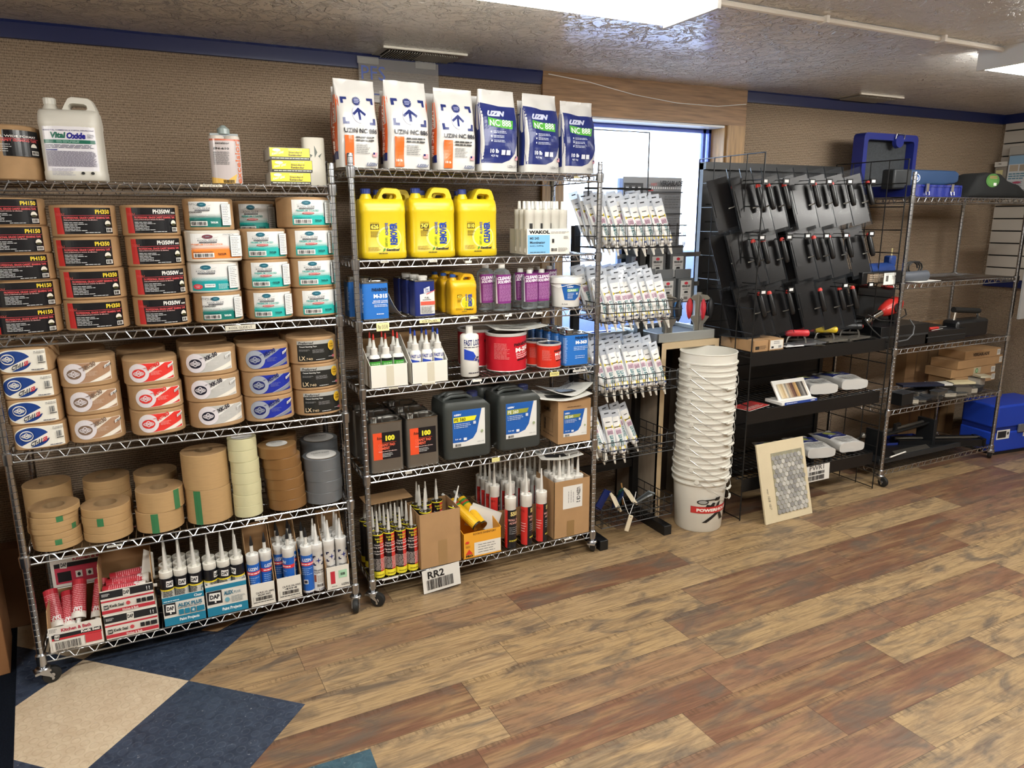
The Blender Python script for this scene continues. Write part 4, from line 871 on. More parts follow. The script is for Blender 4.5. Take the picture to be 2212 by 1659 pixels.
# white roll with leaf print
x_ = PY(685, 402, .13).x; hr = PY(680, 297, .13).z-z; rr = .5*(PY(704, 350, .13).x-PY(662, 350, .13).x)
o = thing('paper_roll', 'tall white roll printed with grey leaves behind the yellow boxes', 'paper roll', (x_-.002, .155, z)); P = superell(rr*1.15, rr*.8, 3, 30)
MB().loft([at(P, 0), at(P, hr-.003), at(scal(P, .94), hr)], mat('#cfcabc', .5)).build('roll', o)
L = Lab(.06, .1); 
for cx, cy, a_, s in ((.034, .05, .2, 1), (.018, .036, .9, .7), (.045, .034, -.7, .7)): L.p([(cx-.006*s*math.cos(a_), cy-.006*s*math.sin(a_)), (cx+.028*s*math.sin(-a_), cy-.0+-.02*s), (cx+.006*s*math.cos(a_), cy+.006*s*math.sin(a_)), (cx-.028*s*math.sin(a_), cy+.028*s*math.cos(a_))], '#5d645c')
L.put(o, 'leaf_print', (0, 0, hr*.42), path=P)
# ================================================================== rack 1, bottom shelf
z = Z1[4]+.004
def front_span(xa, xb, py, y=.0): A = PY(xa, py, y).x; B = PY(xb, py, y).x; return (A+B)/2, B-A
def L_kb(w, h):
    L = Lab(w, h, rough=.6); L.r(0, 0, w, h, '#dfdad2'); L.fine(.02*w, .80*h, .17*w, .96*h, 5, '#555', .4); L.t('Kitchen & Bath', .24*w, .78*h, .80*w, .92*h, '#b02d44', .04)
    L.r(.05*w, .55*h, .98*w, .70*h, '#17171b'); L.r(.05*w, .47*h, .98*w, .55*h, '#c02a34'); L.t('Kwik Seal', .60*w, .585*h, .95*w, .70*h, '#ebe7e0', .04); L.r(.66*w, .13*h, .97*w, .47*h, '#c83a42'); L.p([(.09*w, .50*h), (.18*w, .46*h), (.22*w, .70*h), (.10*w, .74*h)], '#17171b'); L.p([(.1*w, .52*h), (.175*w, .49*h), (.205*w, .68*h), (.11*w, .71*h)], '#e6e2da'); L.t('DAP', .115*w, .55*h, .19*w, .65*h, '#17171b', .04)
    L.r(.05*w, .08*h, .64*w, .44*h, '#dfdad2'); L.bars(.10*w, .10*h, .58*w, .40*h, n=30); L.fine(.1*w, .03*h, .6*w, .07*h, 1, '#333', .6); return L
def L_ks(w, h):
    L = Lab(w, h, rough=.6); L.r(0, 0, w, h, '#ddd7ce'); L.r(0, .68*h, w, .97*h, '#17171b'); L.r(0, .53*h, w, .60*h, '#b82c3a'); L.r(0, .06*h, w, .20*h, '#b82c3a'); L.p([(.42*w, .68*h), (.55*w, .66*h), (.56*w, .95*h), (.43*w, .97*h)], '#e6e2da'); L.t('DAP', .435*w, .74*h, .545*w, .90*h, '#17171b', .04)
    L.fine(.03*w, .78*h, .18*w, .90*h, 4, '#ddd', .4); L.r(.04*w, .25*h, .13*w, .42*h, '#17171b'); L.t('DAP', .05*w, .29*h, .12*w, .38*h, '#e8e4dc', .03); L.t('Kwik Seal', .15*w, .30*h, .42*w, .43*h, '#222', .03, .1); L.e(.5*w, .37*h, .04*w, .08*h, '#c4404a'); L.t('Kitchen & Bath', .38*w, .08*h, .68*w, .18*h, '#ecd8d4', .03)
    for k in range(2): L.r((.66+.1*k)*w, .29*h, (.74+.1*k)*w, .46*h, '#17171b')
    L.r(.86*w, .29*h, .98*w, .46*h, '#17171b'); 
    for x in (.88, .93): L.p([(x*w-.012*w, .85*h), (x*w+.012*w, .85*h), (x*w, .93*h)], '#eee'); L.r(x*w-.004*w, .76*h, x*w+.004*w, .85*h, '#eee')
    return L
def L_alex(w, h, plus2=False):
    L = Lab(w, h, rough=.55); T = '#1c7a9a'; L.r(0, 0, w, h, '#ddd9d0'); L.r(0, 0, w, .28*h, T); L.r(0, .80*h, w, .94*h if plus2 else h, T); L.t('Paint Projects', .36*w, .08*h, .84*w, .21*h, '#e6eef0', .04)
    L.r(.02*w, .38*h, .30*w if not plus2 else .38*w, .79*h, '#14161c'); k = .30 if not plus2 else .38; L.p([(.06*w, .50*h), (k*.9*w, .46*h), (k*.92*w, .72*h), (.08*w, .74*h)], '#ecebe6'); L.t('DAP', .09*w, .54*h, k*.85*w, .68*h, '#14161c', .05); L.p([(k*.5*w, .42*h), (k*.62*w, .42*h), (k*.6*w, .5*h), (k*.52*w, .5*h)], '#ecebe6')
    L.t('ALEX PLUS' if not plus2 else 'ALEX', (k+.05)*w, .60*h, (.94 if not plus2 else .66)*w, .73*h, '#1d6a86', .04)
    if plus2: L.t('PLUS', .68*w, .61*h, .84*w, .69*h, '#1d6a86', .0); L.e(.5*w, .45*h, .06*w, .075*h, '#6aa0b0'); L.fine(.6*w, .34*h, .95*w, .55*h, 6, '#7a8a90', .35)
    else:
        L.fine((k+.05)*w, .555*h, .95*w, .585*h, 1, '#445', .5); L.t('Clear', .76*w, .86*h, .96*w, .96*h, '#e6eef0', .03); L.fine(.03*w, .85*h, .4*w, .9*h, 1, '#cfe4ea', .6)
        for q in range(4): L.r((.36+.145*q)*w, .34*h, (.36+.145*q+(.12 if q < 3 else .19))*w, .52*h, '#1d7a98'); 
        L.t('40', .68*w, .38*h, .74*w, .48*h, '#dfe9ec', .03)
    return L
def L_cap(w, h, title, sub=None):
    L = Lab(w, h, rough=.65); L.t(title, .22*w, .54*h, .94*w, .63*h, '#3a3a3c', .02)
    if sub: L.t(sub, .3*w, .44*h, .8*w, .52*h, '#3a3a3c', .02)
    L.bars(.2*w, .24*h, .88*w, .40*h, n=30); L.fine(.12*w, .14*h, .9*w, .2*h, 1, '#555', .6, .02, 7); L.r(.1*w, .12*h, .108*w, .44*h, '#444'); return L
red_lab = lambda: Lab(.14, .13, rough=.3).r(0, 0, .14, .13, '#b52b38').fine(.04, .02, .1, .12, 14, '#e0a0a4', .35).t('DAP', .055, .108, .085, .125, '#eee', .03)
M_tubew = '#e6e3da'
# behind: open kitchen & bath carton on another box
xc, w = front_span(112, 236, 1250, .21); 
lk = Lab(w, .125, rough=.6).r(0, 0, w, .125, '#dcd4cc').t('Kitchen & Bath', .4*w, .102, 1.0*w, .118, '#b02d44', .04).r(.06*w, .08, w, .098, '#17171b').r(.06*w, .012, w, .08, '#c23a52').r(.1*w, .02, .34*w, .062, '#17171b').p([(.16*w, .078), (.28*w, .075), (.30*w, .106), (.17*w, .108)], '#e6e2da').t('DAP', .18*w, .083, .285*w, .100, '#17171b', .04)
for k in range(3): lk.r((.42+.19*k)*w, .03, (.54+.19*k)*w, .058, '#e0dcd6'); lk.e((.48+.19*k)*w, .043, .03*w, .008, '#222')
zb = z+.155; o = block('sealant_carton', w, .19, .15, M_wcard)(); o.location = (xc, .215, z); tag(o, 'closed white carton supporting the pink open carton at the back left', 'carton')
o = carton('sealant_carton', 'open pink and black sealant carton, rear left, under the fourth shelf', 'carton', w, .19, .125, .19, lab=lk)(); o.location = (xc, .215, zb)
# front left open carton with three red tubes
xc, w = front_span(107, 226, 1390, -.01); hf = PY(150, 1350, -.01).z-z
o = carton('sealant_carton', 'open white and red sealant carton with big barcode, front left corner', 'carton', w, .20, hf, hf+.06, lab=L_kb(w, hf), slope=.03, side=M_card)(); o.location = (xc, -.008, z)
rl = caulk_maker(red_lab(), '#e4e0d8', nz=.03, h=.15, lrot=math.pi)
for k, (dx, dz, rz) in enumerate(((-.066, -.012, .22), (.008, .008, -.08), (.072, -.006, -.2))):
    place('redt', rl, 'red-labelled tube tipped forward in the front left carton, %s' % ('left', 'middle', 'right')[k], (xc+dx-math.sin(rz)*.09, .055+.105, z+hf+dz+.085), (2.40, 0, rz), 'red tubes')
place('redt', rl, 'fourth red-labelled tube, its white tip between the left two', (xc-.03, .165, z+hf+.05), (2.3, 0, .05), 'red tubes')
# two kwik seal cartons
xc, w = front_span(229, 346, 1370, .0); h1 = PY(290, 1316, .0).z-z; h2 = PY(285, 1265, .0).z-z-h1
o = block('sealant_carton', w, .20, h1-.001, M_wcard, L_ks(w*.99, h1*.98))(); o.location = (xc, -.005, z); tag(o, 'closed white, black and red sealant carton, under the open one', 'carton')
o = carton('sealant_carton', 'open white, black and red sealant carton with tall brown flap, stacked on its twin', 'carton', w, .20, h2, h2+.085, lab=L_ks(w*.99, h2), slope=.06, side=M_card)(); o.location = (xc-.003, -.003, z+h1)
for k, (dx, rz) in enumerate(((-.06, 1.35), (.0, 1.2), (.05, 1.9))): place('redt', rl, 'red-labelled tube lying in the open carton with tall flap, %s' % ('left', 'middle', 'right')[k], (xc-.085+.01*k, .05+.045*k, z+h1+h2-.03+.004*k), (math.pi/2, 0, 1.45+.1*k), 'red tubes')
o = MB().prism([(0, 0), (.05, -.005), (.052, .09), (.02, .11)], .001, M_paper, T=Matrix.Rotation(1.3, 4, 'X')).build('crumpled_paper', loc=(xc+.045, .10, z+h1+h2-.02)); tag(o, 'white crumpled paper sticking out of the open carton', 'paper')
# ALEX cartons with tubes
dapt = caulk_maker(L_dap(), M_tubew)
xc, w = front_span(356, 447, 1345, .0); hf = PY(400, 1282, .0).z-z
o = carton('caulk_carton', 'teal and white caulk carton marked Clear, left of two', 'carton', w, .20, hf, hf+.01, lab=L_alex(w, hf))(); o.location = (xc, -.003, z)
for j in range(3):
    for i in range(3): place('dap', dapt, 'black and yellow labelled tube, %s in the %s row of the Clear carton' % (('left', 'middle', 'right')[i], ('front', 'second', 'rear')[j]), (xc-.052+.052*i, .036+.056*j, z+.006+.003*j), .35-.3*i, 'black-collared caulk tubes')
xc, w = front_span(449, 538, 1325, .0); hf = PY(490, 1256, .0).z-z
o = carton('caulk_carton', 'white and teal caulk carton with large black logo square', 'carton', w, .20, hf, hf+.01, lab=L_alex(w, hf, True))(); o.location = (xc, -.003, z)
for j in range(2):
    for i in range(3): place('dap', dapt, 'black and yellow labelled tube, %s in the %s row of the large-logo carton' % (('left', 'middle', 'right')[i], ('front', 'rear')[j]), (xc-.052+.052*i, .036+.056*j, z+.006), .9-.9*i, 'black-collared caulk tubes')
# white cartons with blue tubes
bl = caulk_maker(L_uz(), '#e8e7e3', tip='#17181c'); stt = caulk_maker(L_star(), '#e8e7e4', noz='#e8e7e3', nz=.085)
xc, w = front_span(542, 597, 1300, .0); hf = PY(570, 1258, .0).z-z; w1 = w
o = carton('caulk_carton', 'narrow white carton with low barcode holding two blue-labelled tubes', 'carton', w, .18, hf, hf+.20, lab=L_cap(w, hf, 'CA-PUZ-101-10WS', 'BRILLIANT WHITE'), slope=.12, inner=M_card, side=M_card)(); o.location = (xc, -.003, z)
for i in range(2): place('blt', bl, 'blue-labelled tube with black tip, %s in the narrow white carton' % ('left', 'right')[i], (xc-.026+.052*i, .035+.012*i, z+.006), .1+.6*i, 'black-tipped tubes')
xc, w = front_span(599, 654, 1285, .0); hf = PY(625, 1245, .0).z-z
o = carton('caulk_carton', 'white carton with high-set barcode before a tall brown flap, tubes inside', 'carton', w, .18, hf, hf+.21, lab=L_cap(w, hf, 'CA-PUZ-10A-10WS', '404').t('UZIN UTZ', .5*w, .04*hf, .95*w, .10*hf, '#333', .0), slope=.14, inner=M_card, side=M_card)(); o.location = (xc, -.003, z)
for i, (dx, dy, rz, lb) in enumerate(((-.022, .085, .1, 'at the left'), (.030, .085, .3, 'at the right rear'), (.010, .035, -1.2, 'turned white side out in front'), (-.02, .145, 0, 'in the shaded rear row left'), (.03, .145, 0, 'in the shaded rear row right'))): place('blt', bl, 'blue-labelled tube with black tip, %s, in the high-barcode carton' % lb, (xc+dx, dy, z+.006), rz, 'black-tipped tubes')
for px, k, y, key, mk, lb in ((668, 0, .012, 'blt', bl, 'blue-labelled tube with black tip standing loose at the shelf front'), (690, 0, .012, 'stt', stt, 'white star-printed tube standing loose at the shelf front'), (658, 0, .085, 'blt', bl, 'black-tipped tube behind the loose blue one'), (683, 0, .075, 'stt', stt, 'white tube behind the loose star-printed tube')):
    place(key, mk, lb, (PY(px, 1280 if y < .05 else 1250, y+.02).x, y+.02, z), .05, None)
xc, w = front_span(706, 757, 1268, .0); hf = PY(730, 1222, .0).z-z
o = carton('caulk_carton', 'small white carton with red block and green barcode sticker beside the right post', 'carton', w, .18, hf, hf+.20, lab=Lab(w, hf).r(.18*w, .24*hf, .37*w, .80*hf, '#bd2f3e').r(.52*w, .45*hf, .88*w, .8*hf, '#a3cfae').bars(.6*w, .56*hf, .8*w, .68*hf).t('UZIN', .62*w, .1*hf, .95*w, .2*hf, '#444', .02, .3).fine(.2*w, .1*hf, .5*w, .15*hf, 1, '#666', .5), slope=.14, inner=M_card, side=M_card)(); o.location = (xc, -.003, z)
for j in range(3):
    for i in range(2): place('stt', stt, 'white star-printed tube, %s in the %s row of the small right carton' % (('left', 'right')[i], ('front', 'middle', 'rear')[j]), (xc-.026+.052*i, .034+.053*j, z+.006), .25, 'star-printed caulk tubes')
o = MB().prism([(0, 0), (.19, .12), (.13, .16), (-.06, .04)], .003, M_card).build('cardboard_scrap', loc=(PZ(470, 1366, 0).x, PZ(470, 1366, 0).y, .003)); tag(o, 'flat cardboard scrap on the navy floor under the left rack', 'cardboard')
# shelf tickets
def ticket(px, py, y, w, h, txt, c, lb, tc='#333'):
    p = PY(px, py, y); o = MB().box(-w/2, w/2, -.0012, 0, -h, 0, mat(c, .6)).build('shelf_ticket', loc=(p.x, y-.004, p.z)); tag(o, lb, 'shelf ticket', 'shelf tickets')
    if txt: L = Lab(w, h); L.t(txt, .12*w, .25*h, .88*w, .75*h, tc, .0); L.put(o, 'print', (0, -.0013, -h))
for a in ((456, 399, 0, .075, .008, 'EN610', '#d8d2c0', 'cream ticket under the adhesive cartridge'), (519, 702, 0, .11, .018, 'KOOL GLIDE LT', '#d3cebd', 'long cream ticket on the second shelf edge'), (247, 1176, 0, .05, .008, 'PT1GR', '#e2e0d8', 'white ticket under the four tan rolls'), (564, 1118, 0, .05, .009, None, '#e2e0d8', 'blank white ticket under the clear tape column')): ticket(*a[:7], a[7])
# ================================================================== rack 2, top shelf: powder bags
z = Z2[0]+.004
def L_886(w, h):
    L = Lab(w, h, rough=.3); N = '#1d2a66'; x0, x1 = .10*w, .90*w; brackets(L, x0, .50*h, x1, .82*h, .15*w, .06*w, N)
    L.e(.5*w, .62*h, .17*w, .105*h, '#c4c7e6', 24); L.e(.5*w, .62*h, .13*w, .085*h, '#d6d8ea', 24)
    P = []
    for k in range(32): r_ = (.11 if k % 2 == 0 else .085)*w; P.append((.48*w+r_*math.cos(k*math.pi/16), .775*h+r_*math.sin(k*math.pi/16)))
    L.p(P, N); L.fine(.42*w, .75*h, .55*w, .80*h, 3, '#c8cce6', .3)
    L.r(.47*w, .55*h, .53*w, .66*h, N); L.p([(.5*w, .70*h), (.33*w, .625*h), (.36*w, .60*h), (.5*w, .66*h)], N); L.p([(.5*w, .70*h), (.5*w, .66*h), (.64*w, .60*h), (.67*w, .625*h)], N)
    L.t('UZIN NC 886', .10*w, .40*h, .92*w, .455*h, '#23242e', .03); L.r(.10*w, .02*h, .31*w, .37*h, '#dd6428'); L.fine(.37*w, .30*h, .95*w, .37*h, 2, '#444', .5); L.fine(.37*w, .16*h, .72*w, .28*h, 6, '#777', .35)
    L.t('10 lb', .13*w, .08*h, .27*w, .11*h, '#f2e4dc', .02); L.r(.79*w, .13*h, .91*w, .18*h, '#d99aa0'); L.r(.79*w, .155*h, .84*w, .18*h, N)
    L.t('UZIN', .62*w, .02*h, .92*w, .06*h, '#6a7086', .06, .4); return L
def L_888(w, h):
    L = Lab(w, h, rough=.3); N = '#1c2866'; L.p([(0, .10*h), (.52*w, .10*h), (.72*w, .14*h), (.86*w, .22*h), (.94*w, .34*h), (.96*w, .45*h), (.96*w, .80*h), (.5*w, .80*h), (0, .84*h)], N)
    L.t('UZIN', .16*w, .67*h, .64*w, .74*h, '#b9bed2', .07, .4); L.p([(.16*w, .56*h), (.4*w, .535*h), (.8*w, .52*h), (.85*w, .63*h), (.5*w, .63*h), (.16*w, .66*h)], '#4f9e3a'); L.t('NC 888', .20*w, .55*h, .78*w, .63*h, '#eef2ea', .01)
    for k in range(3): L.e(.22*w, (.48-.055*k)*h, .018*w, .012*h, '#d8dcea', 10); L.fine(.27*w, (.46-.055*k)*h, .64*w, (.495-.055*k)*h, 2, '#c3c8dc', .4)
    L.t('10 lb', .18*w, .22*h, .40*w, .27*h, '#e8eaf2', .03); L.t('4,5 kg', .20*w, .17*h, .38*w, .20*h, '#d0d4e2', .02); L.r(.47*w, .2*h, .58*w, .26*h, '#cfd2dc'); L.r(.61*w, .2*h, .72*w, .26*h, '#cfd2dc')
    L.r(.86*w, .14*h, .96*w, .19*h, '#d99aa0'); L.r(.86*w, .165*h, .90*w, .19*h, N); L.t('UZIN UTZ', .66*w, .045*h, .96*w, .075*h, '#3c3c46', .0); return L
for i, (a, b, pt, pb, k, lb) in enumerate(((733, 823, 173, 364, 6, 'white and orange powder bag, arrow print, leftmost of the front row'), (840, 934, 177, 366, 6, 'white and orange powder bag, second of the front row'), (948, 1033, 193, 370, 6, 'white and orange powder bag, third of the front row, shorter'),
        (1042, 1124, 196, 371, 8, 'navy and white powder bag with green band, left of three'), (1137, 1215, 205, 372, 8, 'navy and white powder bag with green band, middle of three'), (1220, 1292, 221, 376, 8, 'navy and white powder bag with green band, rightmost, by the window'))):
    xc, w = front_span(a, b, pb-30, .01); H = PY((a+b)/2, pt, .06).z-z
    sl = Lab(.1, H) if k == 6 else None
    if sl: sl.t('UZIN NC 886', .03, .16*H, .055, .72*H, '#f1dcd0', .02, 0, -90)
    o = pouch_maker(w*1.02, .055, H, (L_886 if k == 6 else L_888)(w*.98, H*.97 if k == 6 else H), '#cf5a26' if k == 6 else '#1f2b62', seed=i, sidelab=sl)()
    o.location = (xc, .068, z); o.rotation_euler = (.0, 0, (.10, .10, .08, .06, .10, .05)[i]); tag(o, lb, 'bag', 'powder bags on the top shelf')
for i, (px, pt, k, lb) in enumerate(((722, 186, 6, 'orange-sided powder bag half hidden at the rear left'), (826, 196, 6, 'white bag top glimpsed between the left two'), (1015, 206, 8, 'navy bag edge seen behind the third bag'), (1120, 216, 8, 'navy bag edge seen behind the middle navy bag'), (918, 200, 6, 'bag hidden behind the second and third bags'))):
    H = .37; x_ = PY(px, 300, .2).x+.085; bk = place('bag6' if k == 6 else 'bag8', pouch_maker(.18, .055, H, None, '#b8501f' if k == 6 else '#1f2b62', seed=9+i), lb, (x_, .215, z), 0, 'powder bags on the top shelf')
    bk.scale = (1, 1, (PY(px, pt, .2).z-z)/H)
# ================================================================== second shelf: yellow jugs, cartridges
z = Z2[1]+.004; YEL = mat('#cfb318', .32, spec=.5, name='yellow_hdpe'); BLC = mat('#20337a', .35)
def L_sent(w, h, num, word, wd2, c1='#1c3f96', small=None):
    L = Lab(w, h, rough=.3); L.e(.60*w, .40*h, .30*w, .27*h, '#e6dc86', 30); L.e(.61*w, .40*h, .26*w, .24*h, '#e3cd28', 30); L.r(.17*w, .60*h, .37*w, .72*h, '#2a200c'); L.t(num, .18*w, .61*h, .36*w, .71*h, '#e8cf4a', .05); L.t('FORMULA', .17*w, .73*h, .37*w, .76*h, '#5c5010', .0)
    L.t(word, .62*w, .24*h, .80*w, .75*h, c1, .05, 0, 90); L.t(wd2, .51*w, .46*h, .58*w, .75*h, c1, .03, 0, 90); L.fine(.17*w, .42*h, .38*w, .56*h, 5, '#5a4c18', .4)
    if small: L.t(small, .22*w, .55*h, .36*w, .59*h, '#222', .03, .3)
    L.t('CARPET & VINYL', .5*w, .2*h, .56*w, .42*h, '#4a8a2c', .02, 0, 90); L.t('Sentinel', .52*w, .10*h, .84*w, .16*h, '#1c2430', .05, .2); L.p([(.44*w, .08*h), (.50*w, .12*h), (.49*w, .18*h), (.45*w, .13*h)], '#3c8a2c'); L.fine(.10*w, .10*h, .40*w, .2*h, 4, '#7a6a20', .35); L.fine(.34*w, .03*h, .6*w, .06*h, 1, '#333', .6); return L
for i, (a, b, pt, num, wd, w2, sm, lb) in enumerate(((783, 882, 403, '626', 'REMOVER', 'ADHESIVE', None, 'yellow gallon jug with blue cap, leftmost of the three'), (891, 987, 402, '747', 'REMOVER', 'ADHESIVE', 'PLUS', 'yellow gallon jug with blue cap, middle of the three'), (994, 1077, 405, '810', 'CLEANER', 'ALL-SURFACE', None, 'yellow gallon jug with CLEANER lettering, right of the three'))):
    xc, w = front_span(a, b, 540, .02); H = PY(a+15, pt, .08).z-z
    o = jug_maker(w, .125, H, YEL, BLC, L_sent(w*.9, H*.6, num, wd, w2, small=sm))(); o.location = (xc, .075, z); tag(o, lb, 'jug', 'yellow gallon jugs'); pj = o; o.rotation_euler.z = -.05
for px, lb in ((835, 'yellow jug in the rear row behind the leftmost jug'), (925, 'yellow jug in the rear row behind the middle jug'), (1005, 'yellow jug in the rear row behind the cleaner jug')): dup(pj, lb, (PY(px+12, 500, .24).x, .25, z), 0, 'yellow gallon jugs')
xc, w = front_span(1140, 1228, 540, .0); hb = PY(1180, 494, .0).z-z
LW_ = Lab(w, hb, rough=.5); LW_.t('WAKOL', .05*w, .80*hb, .53*w, .94*hb, '#17181c', .06); LW_.r(.02*w, .03*hb, .53*w, .76*hb, '#7ab4dc'); LW_.t('MS 245', .07*w, .58*hb, .28*w, .68*hb, '#1c2c3c', .03); LW_.t('Montinator', .07*w, .42*hb, .42*w, .52*hb, '#1c2c3c', .03); LW_.t('0,310 L / 0,470 kg', .07*w, .30*hb, .38*w, .36*hb, '#1c2c3c', .02); LW_.fine(.07*w, .06*hb, .45*w, .12*hb, 1, '#345', .4)
LW_.r(.58*w, .45*hb, .63*w, .6*hb, '#222'); LW_.fine(.55*w, .8*hb, .97*w, .9*hb, 2, '#777', .3); LW_.bars(.56*w, .12*hb, .7*w, .24*hb, n=10); LW_.fine(.72*w, .1*hb, .95*w, .26*hb, 5, '#777', .4); LW_.fine(.85*w, .6*hb, .97*w, .72*hb, 2, '#666', .4)
o = carton('cartridge_carton', 'white and blue carton full of pale cartridges', 'carton', w, .22, hb, hb, m=M_wcard, lab=LW_)(); o.location = (xc, .0, z); o.rotation_euler.z = -.10
cl_ = Lab(.12, .15, rough=.4).r(.02, .02, .1, .10, '#a8a598').fine(.03, .025, .09, .095, 14, '#77756a', .6).r(.05, .105, .065, .13, '#222').r(.048, .005, .07, .018, '#444')
ctm = caulk_maker(cl_, '#cfccc2', nz=.02, h=.19, noz='#eceae4'); k = 0
for j in range(3):
    for i in range(5):
        k += 1; place('wak', ctm, 'pale cartridge with white tip in the blue and white carton, %s row, %s' % (('front', 'middle', 'rear')[j], ('first', 'second', 'third', 'fourth', 'fifth')[i]+' from left'), (xc-.082+.043*i+.006*j, .034+.06*j, z+.008+.002*j), .5*i, 'pale cartridges')
# ================================================================== third shelf
z = Z2[2]+.004; BLU = mat('#2a6fc0', .3, name='blue_enamel'); NAV = mat('#1b2a6c', .3, name='navy_enamel')
xc, w = front_span(785, 842, 680, .02); H = PY(812, 610, .02).z-z
L = Lab(w*1.3, H, rough=.3); u = w*1.3; c0 = .15*w; L.t('PARABOND', c0+.36*w, .76*H, c0+.95*w, .85*H, '#141a28', .05); L.t('M-315', c0+.42*w, .58*H, c0+.95*w, .69*H, '#f0f2f6', .06); L.t('REDUCER CLEANER', c0+.4*w, .49*H, c0+.95*w, .525*H, '#e4eaf2', .02); L.t('REDUCTOR LIMPIADOR', c0+.36*w, .445*H, c0+.95*w, .48*H, '#e4eaf2', .02); L.fine(c0+.42*w, .34*H, c0+.93*w, .42*H, 2, '#d8e2f0', .4); L.fine(c0+.5*w, .14*H, c0+.85*w, .18*H, 1, '#d8e2f0', .6); L.fine(.02*w, .2*H, .2*w, .85*H, 18, '#bcd2ee', .5)
tm = tin_maker(w, .085, H, BLU, L)
place('m315', tm, 'blue metal can, black and white lettering, left end of third shelf', (xc, .065, z), 0, 'blue metal cans'); place('m315', tm, 'blue can hidden behind the left-end blue can', (xc-.03, .18, z), 0, 'blue metal cans')
pc = []
for k in range(13): t = k/12; pc.append([(.0+.085*t**1.0, -.10, .118*(1-t)**1.9+.001), (.0+.085*t, .10, .118*(1-t)**1.9+.001)])
mb = MB(); mb.loft([[a, b, (b[0]-.0008, b[1], b[2]), (a[0]-.0008, a[1], a[2])] for a, b in pc], M_paper); o = mb.build('curled_paper', loc=(PY(843, 660, .02).x, .16, z)); tag(o, 'white sheet of paper curling down beside the left blue can', 'paper')
xc, w = front_span(898, 942, 680, .02); H = PY(920, 606, .02).z-z
L = Lab(w, H, rough=.35); L.p([(.24*w, .08*H), (.97*w, .08*H), (.97*w, .72*H), (.24*w, .62*H)], '#dedcd8'); L.p([(.44*w, .66*H), (.72*w, .70*H), (.72*w, .84*H), (.44*w, .78*H)], '#eceef2'); L.t('Klean', .47*w, .745*H, .69*w, .79*H, '#1b2a6c', .04, .3); L.t('Strip', .48*w, .69*H, .68*w, .735*H, '#1b2a6c', .04, .3); L.t('FUEL', .47*w, .50*H, .70*w, .55*H, '#333', .01); L.fine(.36*w, .46*H, .8*w, .49*H, 1, '#555', .5); L.r(.26*w, .33*H, .96*w, .43*H, '#dc5a48'); L.r(.49*w, .33*H, .495*w, .43*H, '#333'); L.r(.73*w, .33*H, .735*w, .43*H, '#333'); L.fine(.27*w, .1*H, .93*w, .3*H, 9, '#666', .4); L.p([(.55*w, .62*H), (.97*w, .72*H), (.97*w, .74*H), (.55*w, .64*H)], '#c8404c')
for k in range(3): place('fuel', tin_maker(w, .085, H, NAV, L, capx=.05, strap=False, capm=mat('#e6e4de', .4)), 'navy fuel can with white label, %s' % ('front of its file of three', 'second in its file', 'third, at the back')[k], (xc-.004*k, .065+.10*k, z), 0, 'navy fuel cans')
xc, w = front_span(976, 1033, 670, .02); H = PY(990, 590, .05).z-z
o = jug_maker(w, .095, H, mat('#e0ae1e', .32, name='amber_hdpe'), mat('#1f4a96', .35), L_sent(w*.88, H*.6, '622', 'REMOVER', 'ADHESIVE'))(); o.location = (xc, .065, z); tag(o, 'small amber jug with blue cap, front of its file of three', 'jug', 'small amber jugs')
dup(o, 'small amber jug, second in its file', (xc-.005, .165, z), 0, 'small amber jugs'); dup(o, 'small amber jug, third at the back', (xc-.01, .265, z), 0, 'small amber jugs')
Lq = Lab(.10, .13, rough=.3); Lq.r(0, 0, .10, .13, '#7c2f78'); Lq.p([(0, 0), (.012, 0), (.006, .115), (0, .12)], '#e8e2ea'); Lq.t('CLEANUP', .012, .105, .088, .120, '#eee6ee', .05, .2, skew=.004); Lq.t('SOLVENT-22', .014, .090, .094, .103, '#eee6ee', .05, .2, skew=.004); Lq.fine(.02, .01, .09, .085, 14, '#c08cbc', .4, .1)
PET = glassy('#cdd6da', .10, .04, 'clear_bottle_plastic'); cw = mat('#e2e0da', .45)
for px, pb, pt, y, lb in ((1090, 674, 571, .045, 'clear solvent bottle with purple label, tall, second from left'), (1055, 672, 577, .105, 'tall clear solvent bottle, leftmost, beside the amber jugs'), (1150, 672, 583, .04, 'clear solvent bottle, front of the short group, left'), (1176, 670, 582, .05, 'clear solvent bottle, front right, beside the white pail'), (1130, 662, 582, .13, 'clear solvent bottle, second row left of the short group'), (1152, 662, 582, .14, 'clear solvent bottle, second row middle of the short group'), (1166, 655, 584, .23, 'clear solvent bottle, rear row'), (1192, 655, 584, .23, 'clear solvent bottle, rear row right, near the pail')):
    h = PY(px, pt, y).z-z; p = PY(px, 640, y)
    place('solv%.2f' % (1 if px < 1100 else 2), bottle_maker(.036 if px < 1100 else .032, h, PET, cw, Lq, 'solvent_bottle', 4, .36, .08, .42, lz=.035), lb, (p.x, y+.03, z), .05, 'clear solvent bottles')
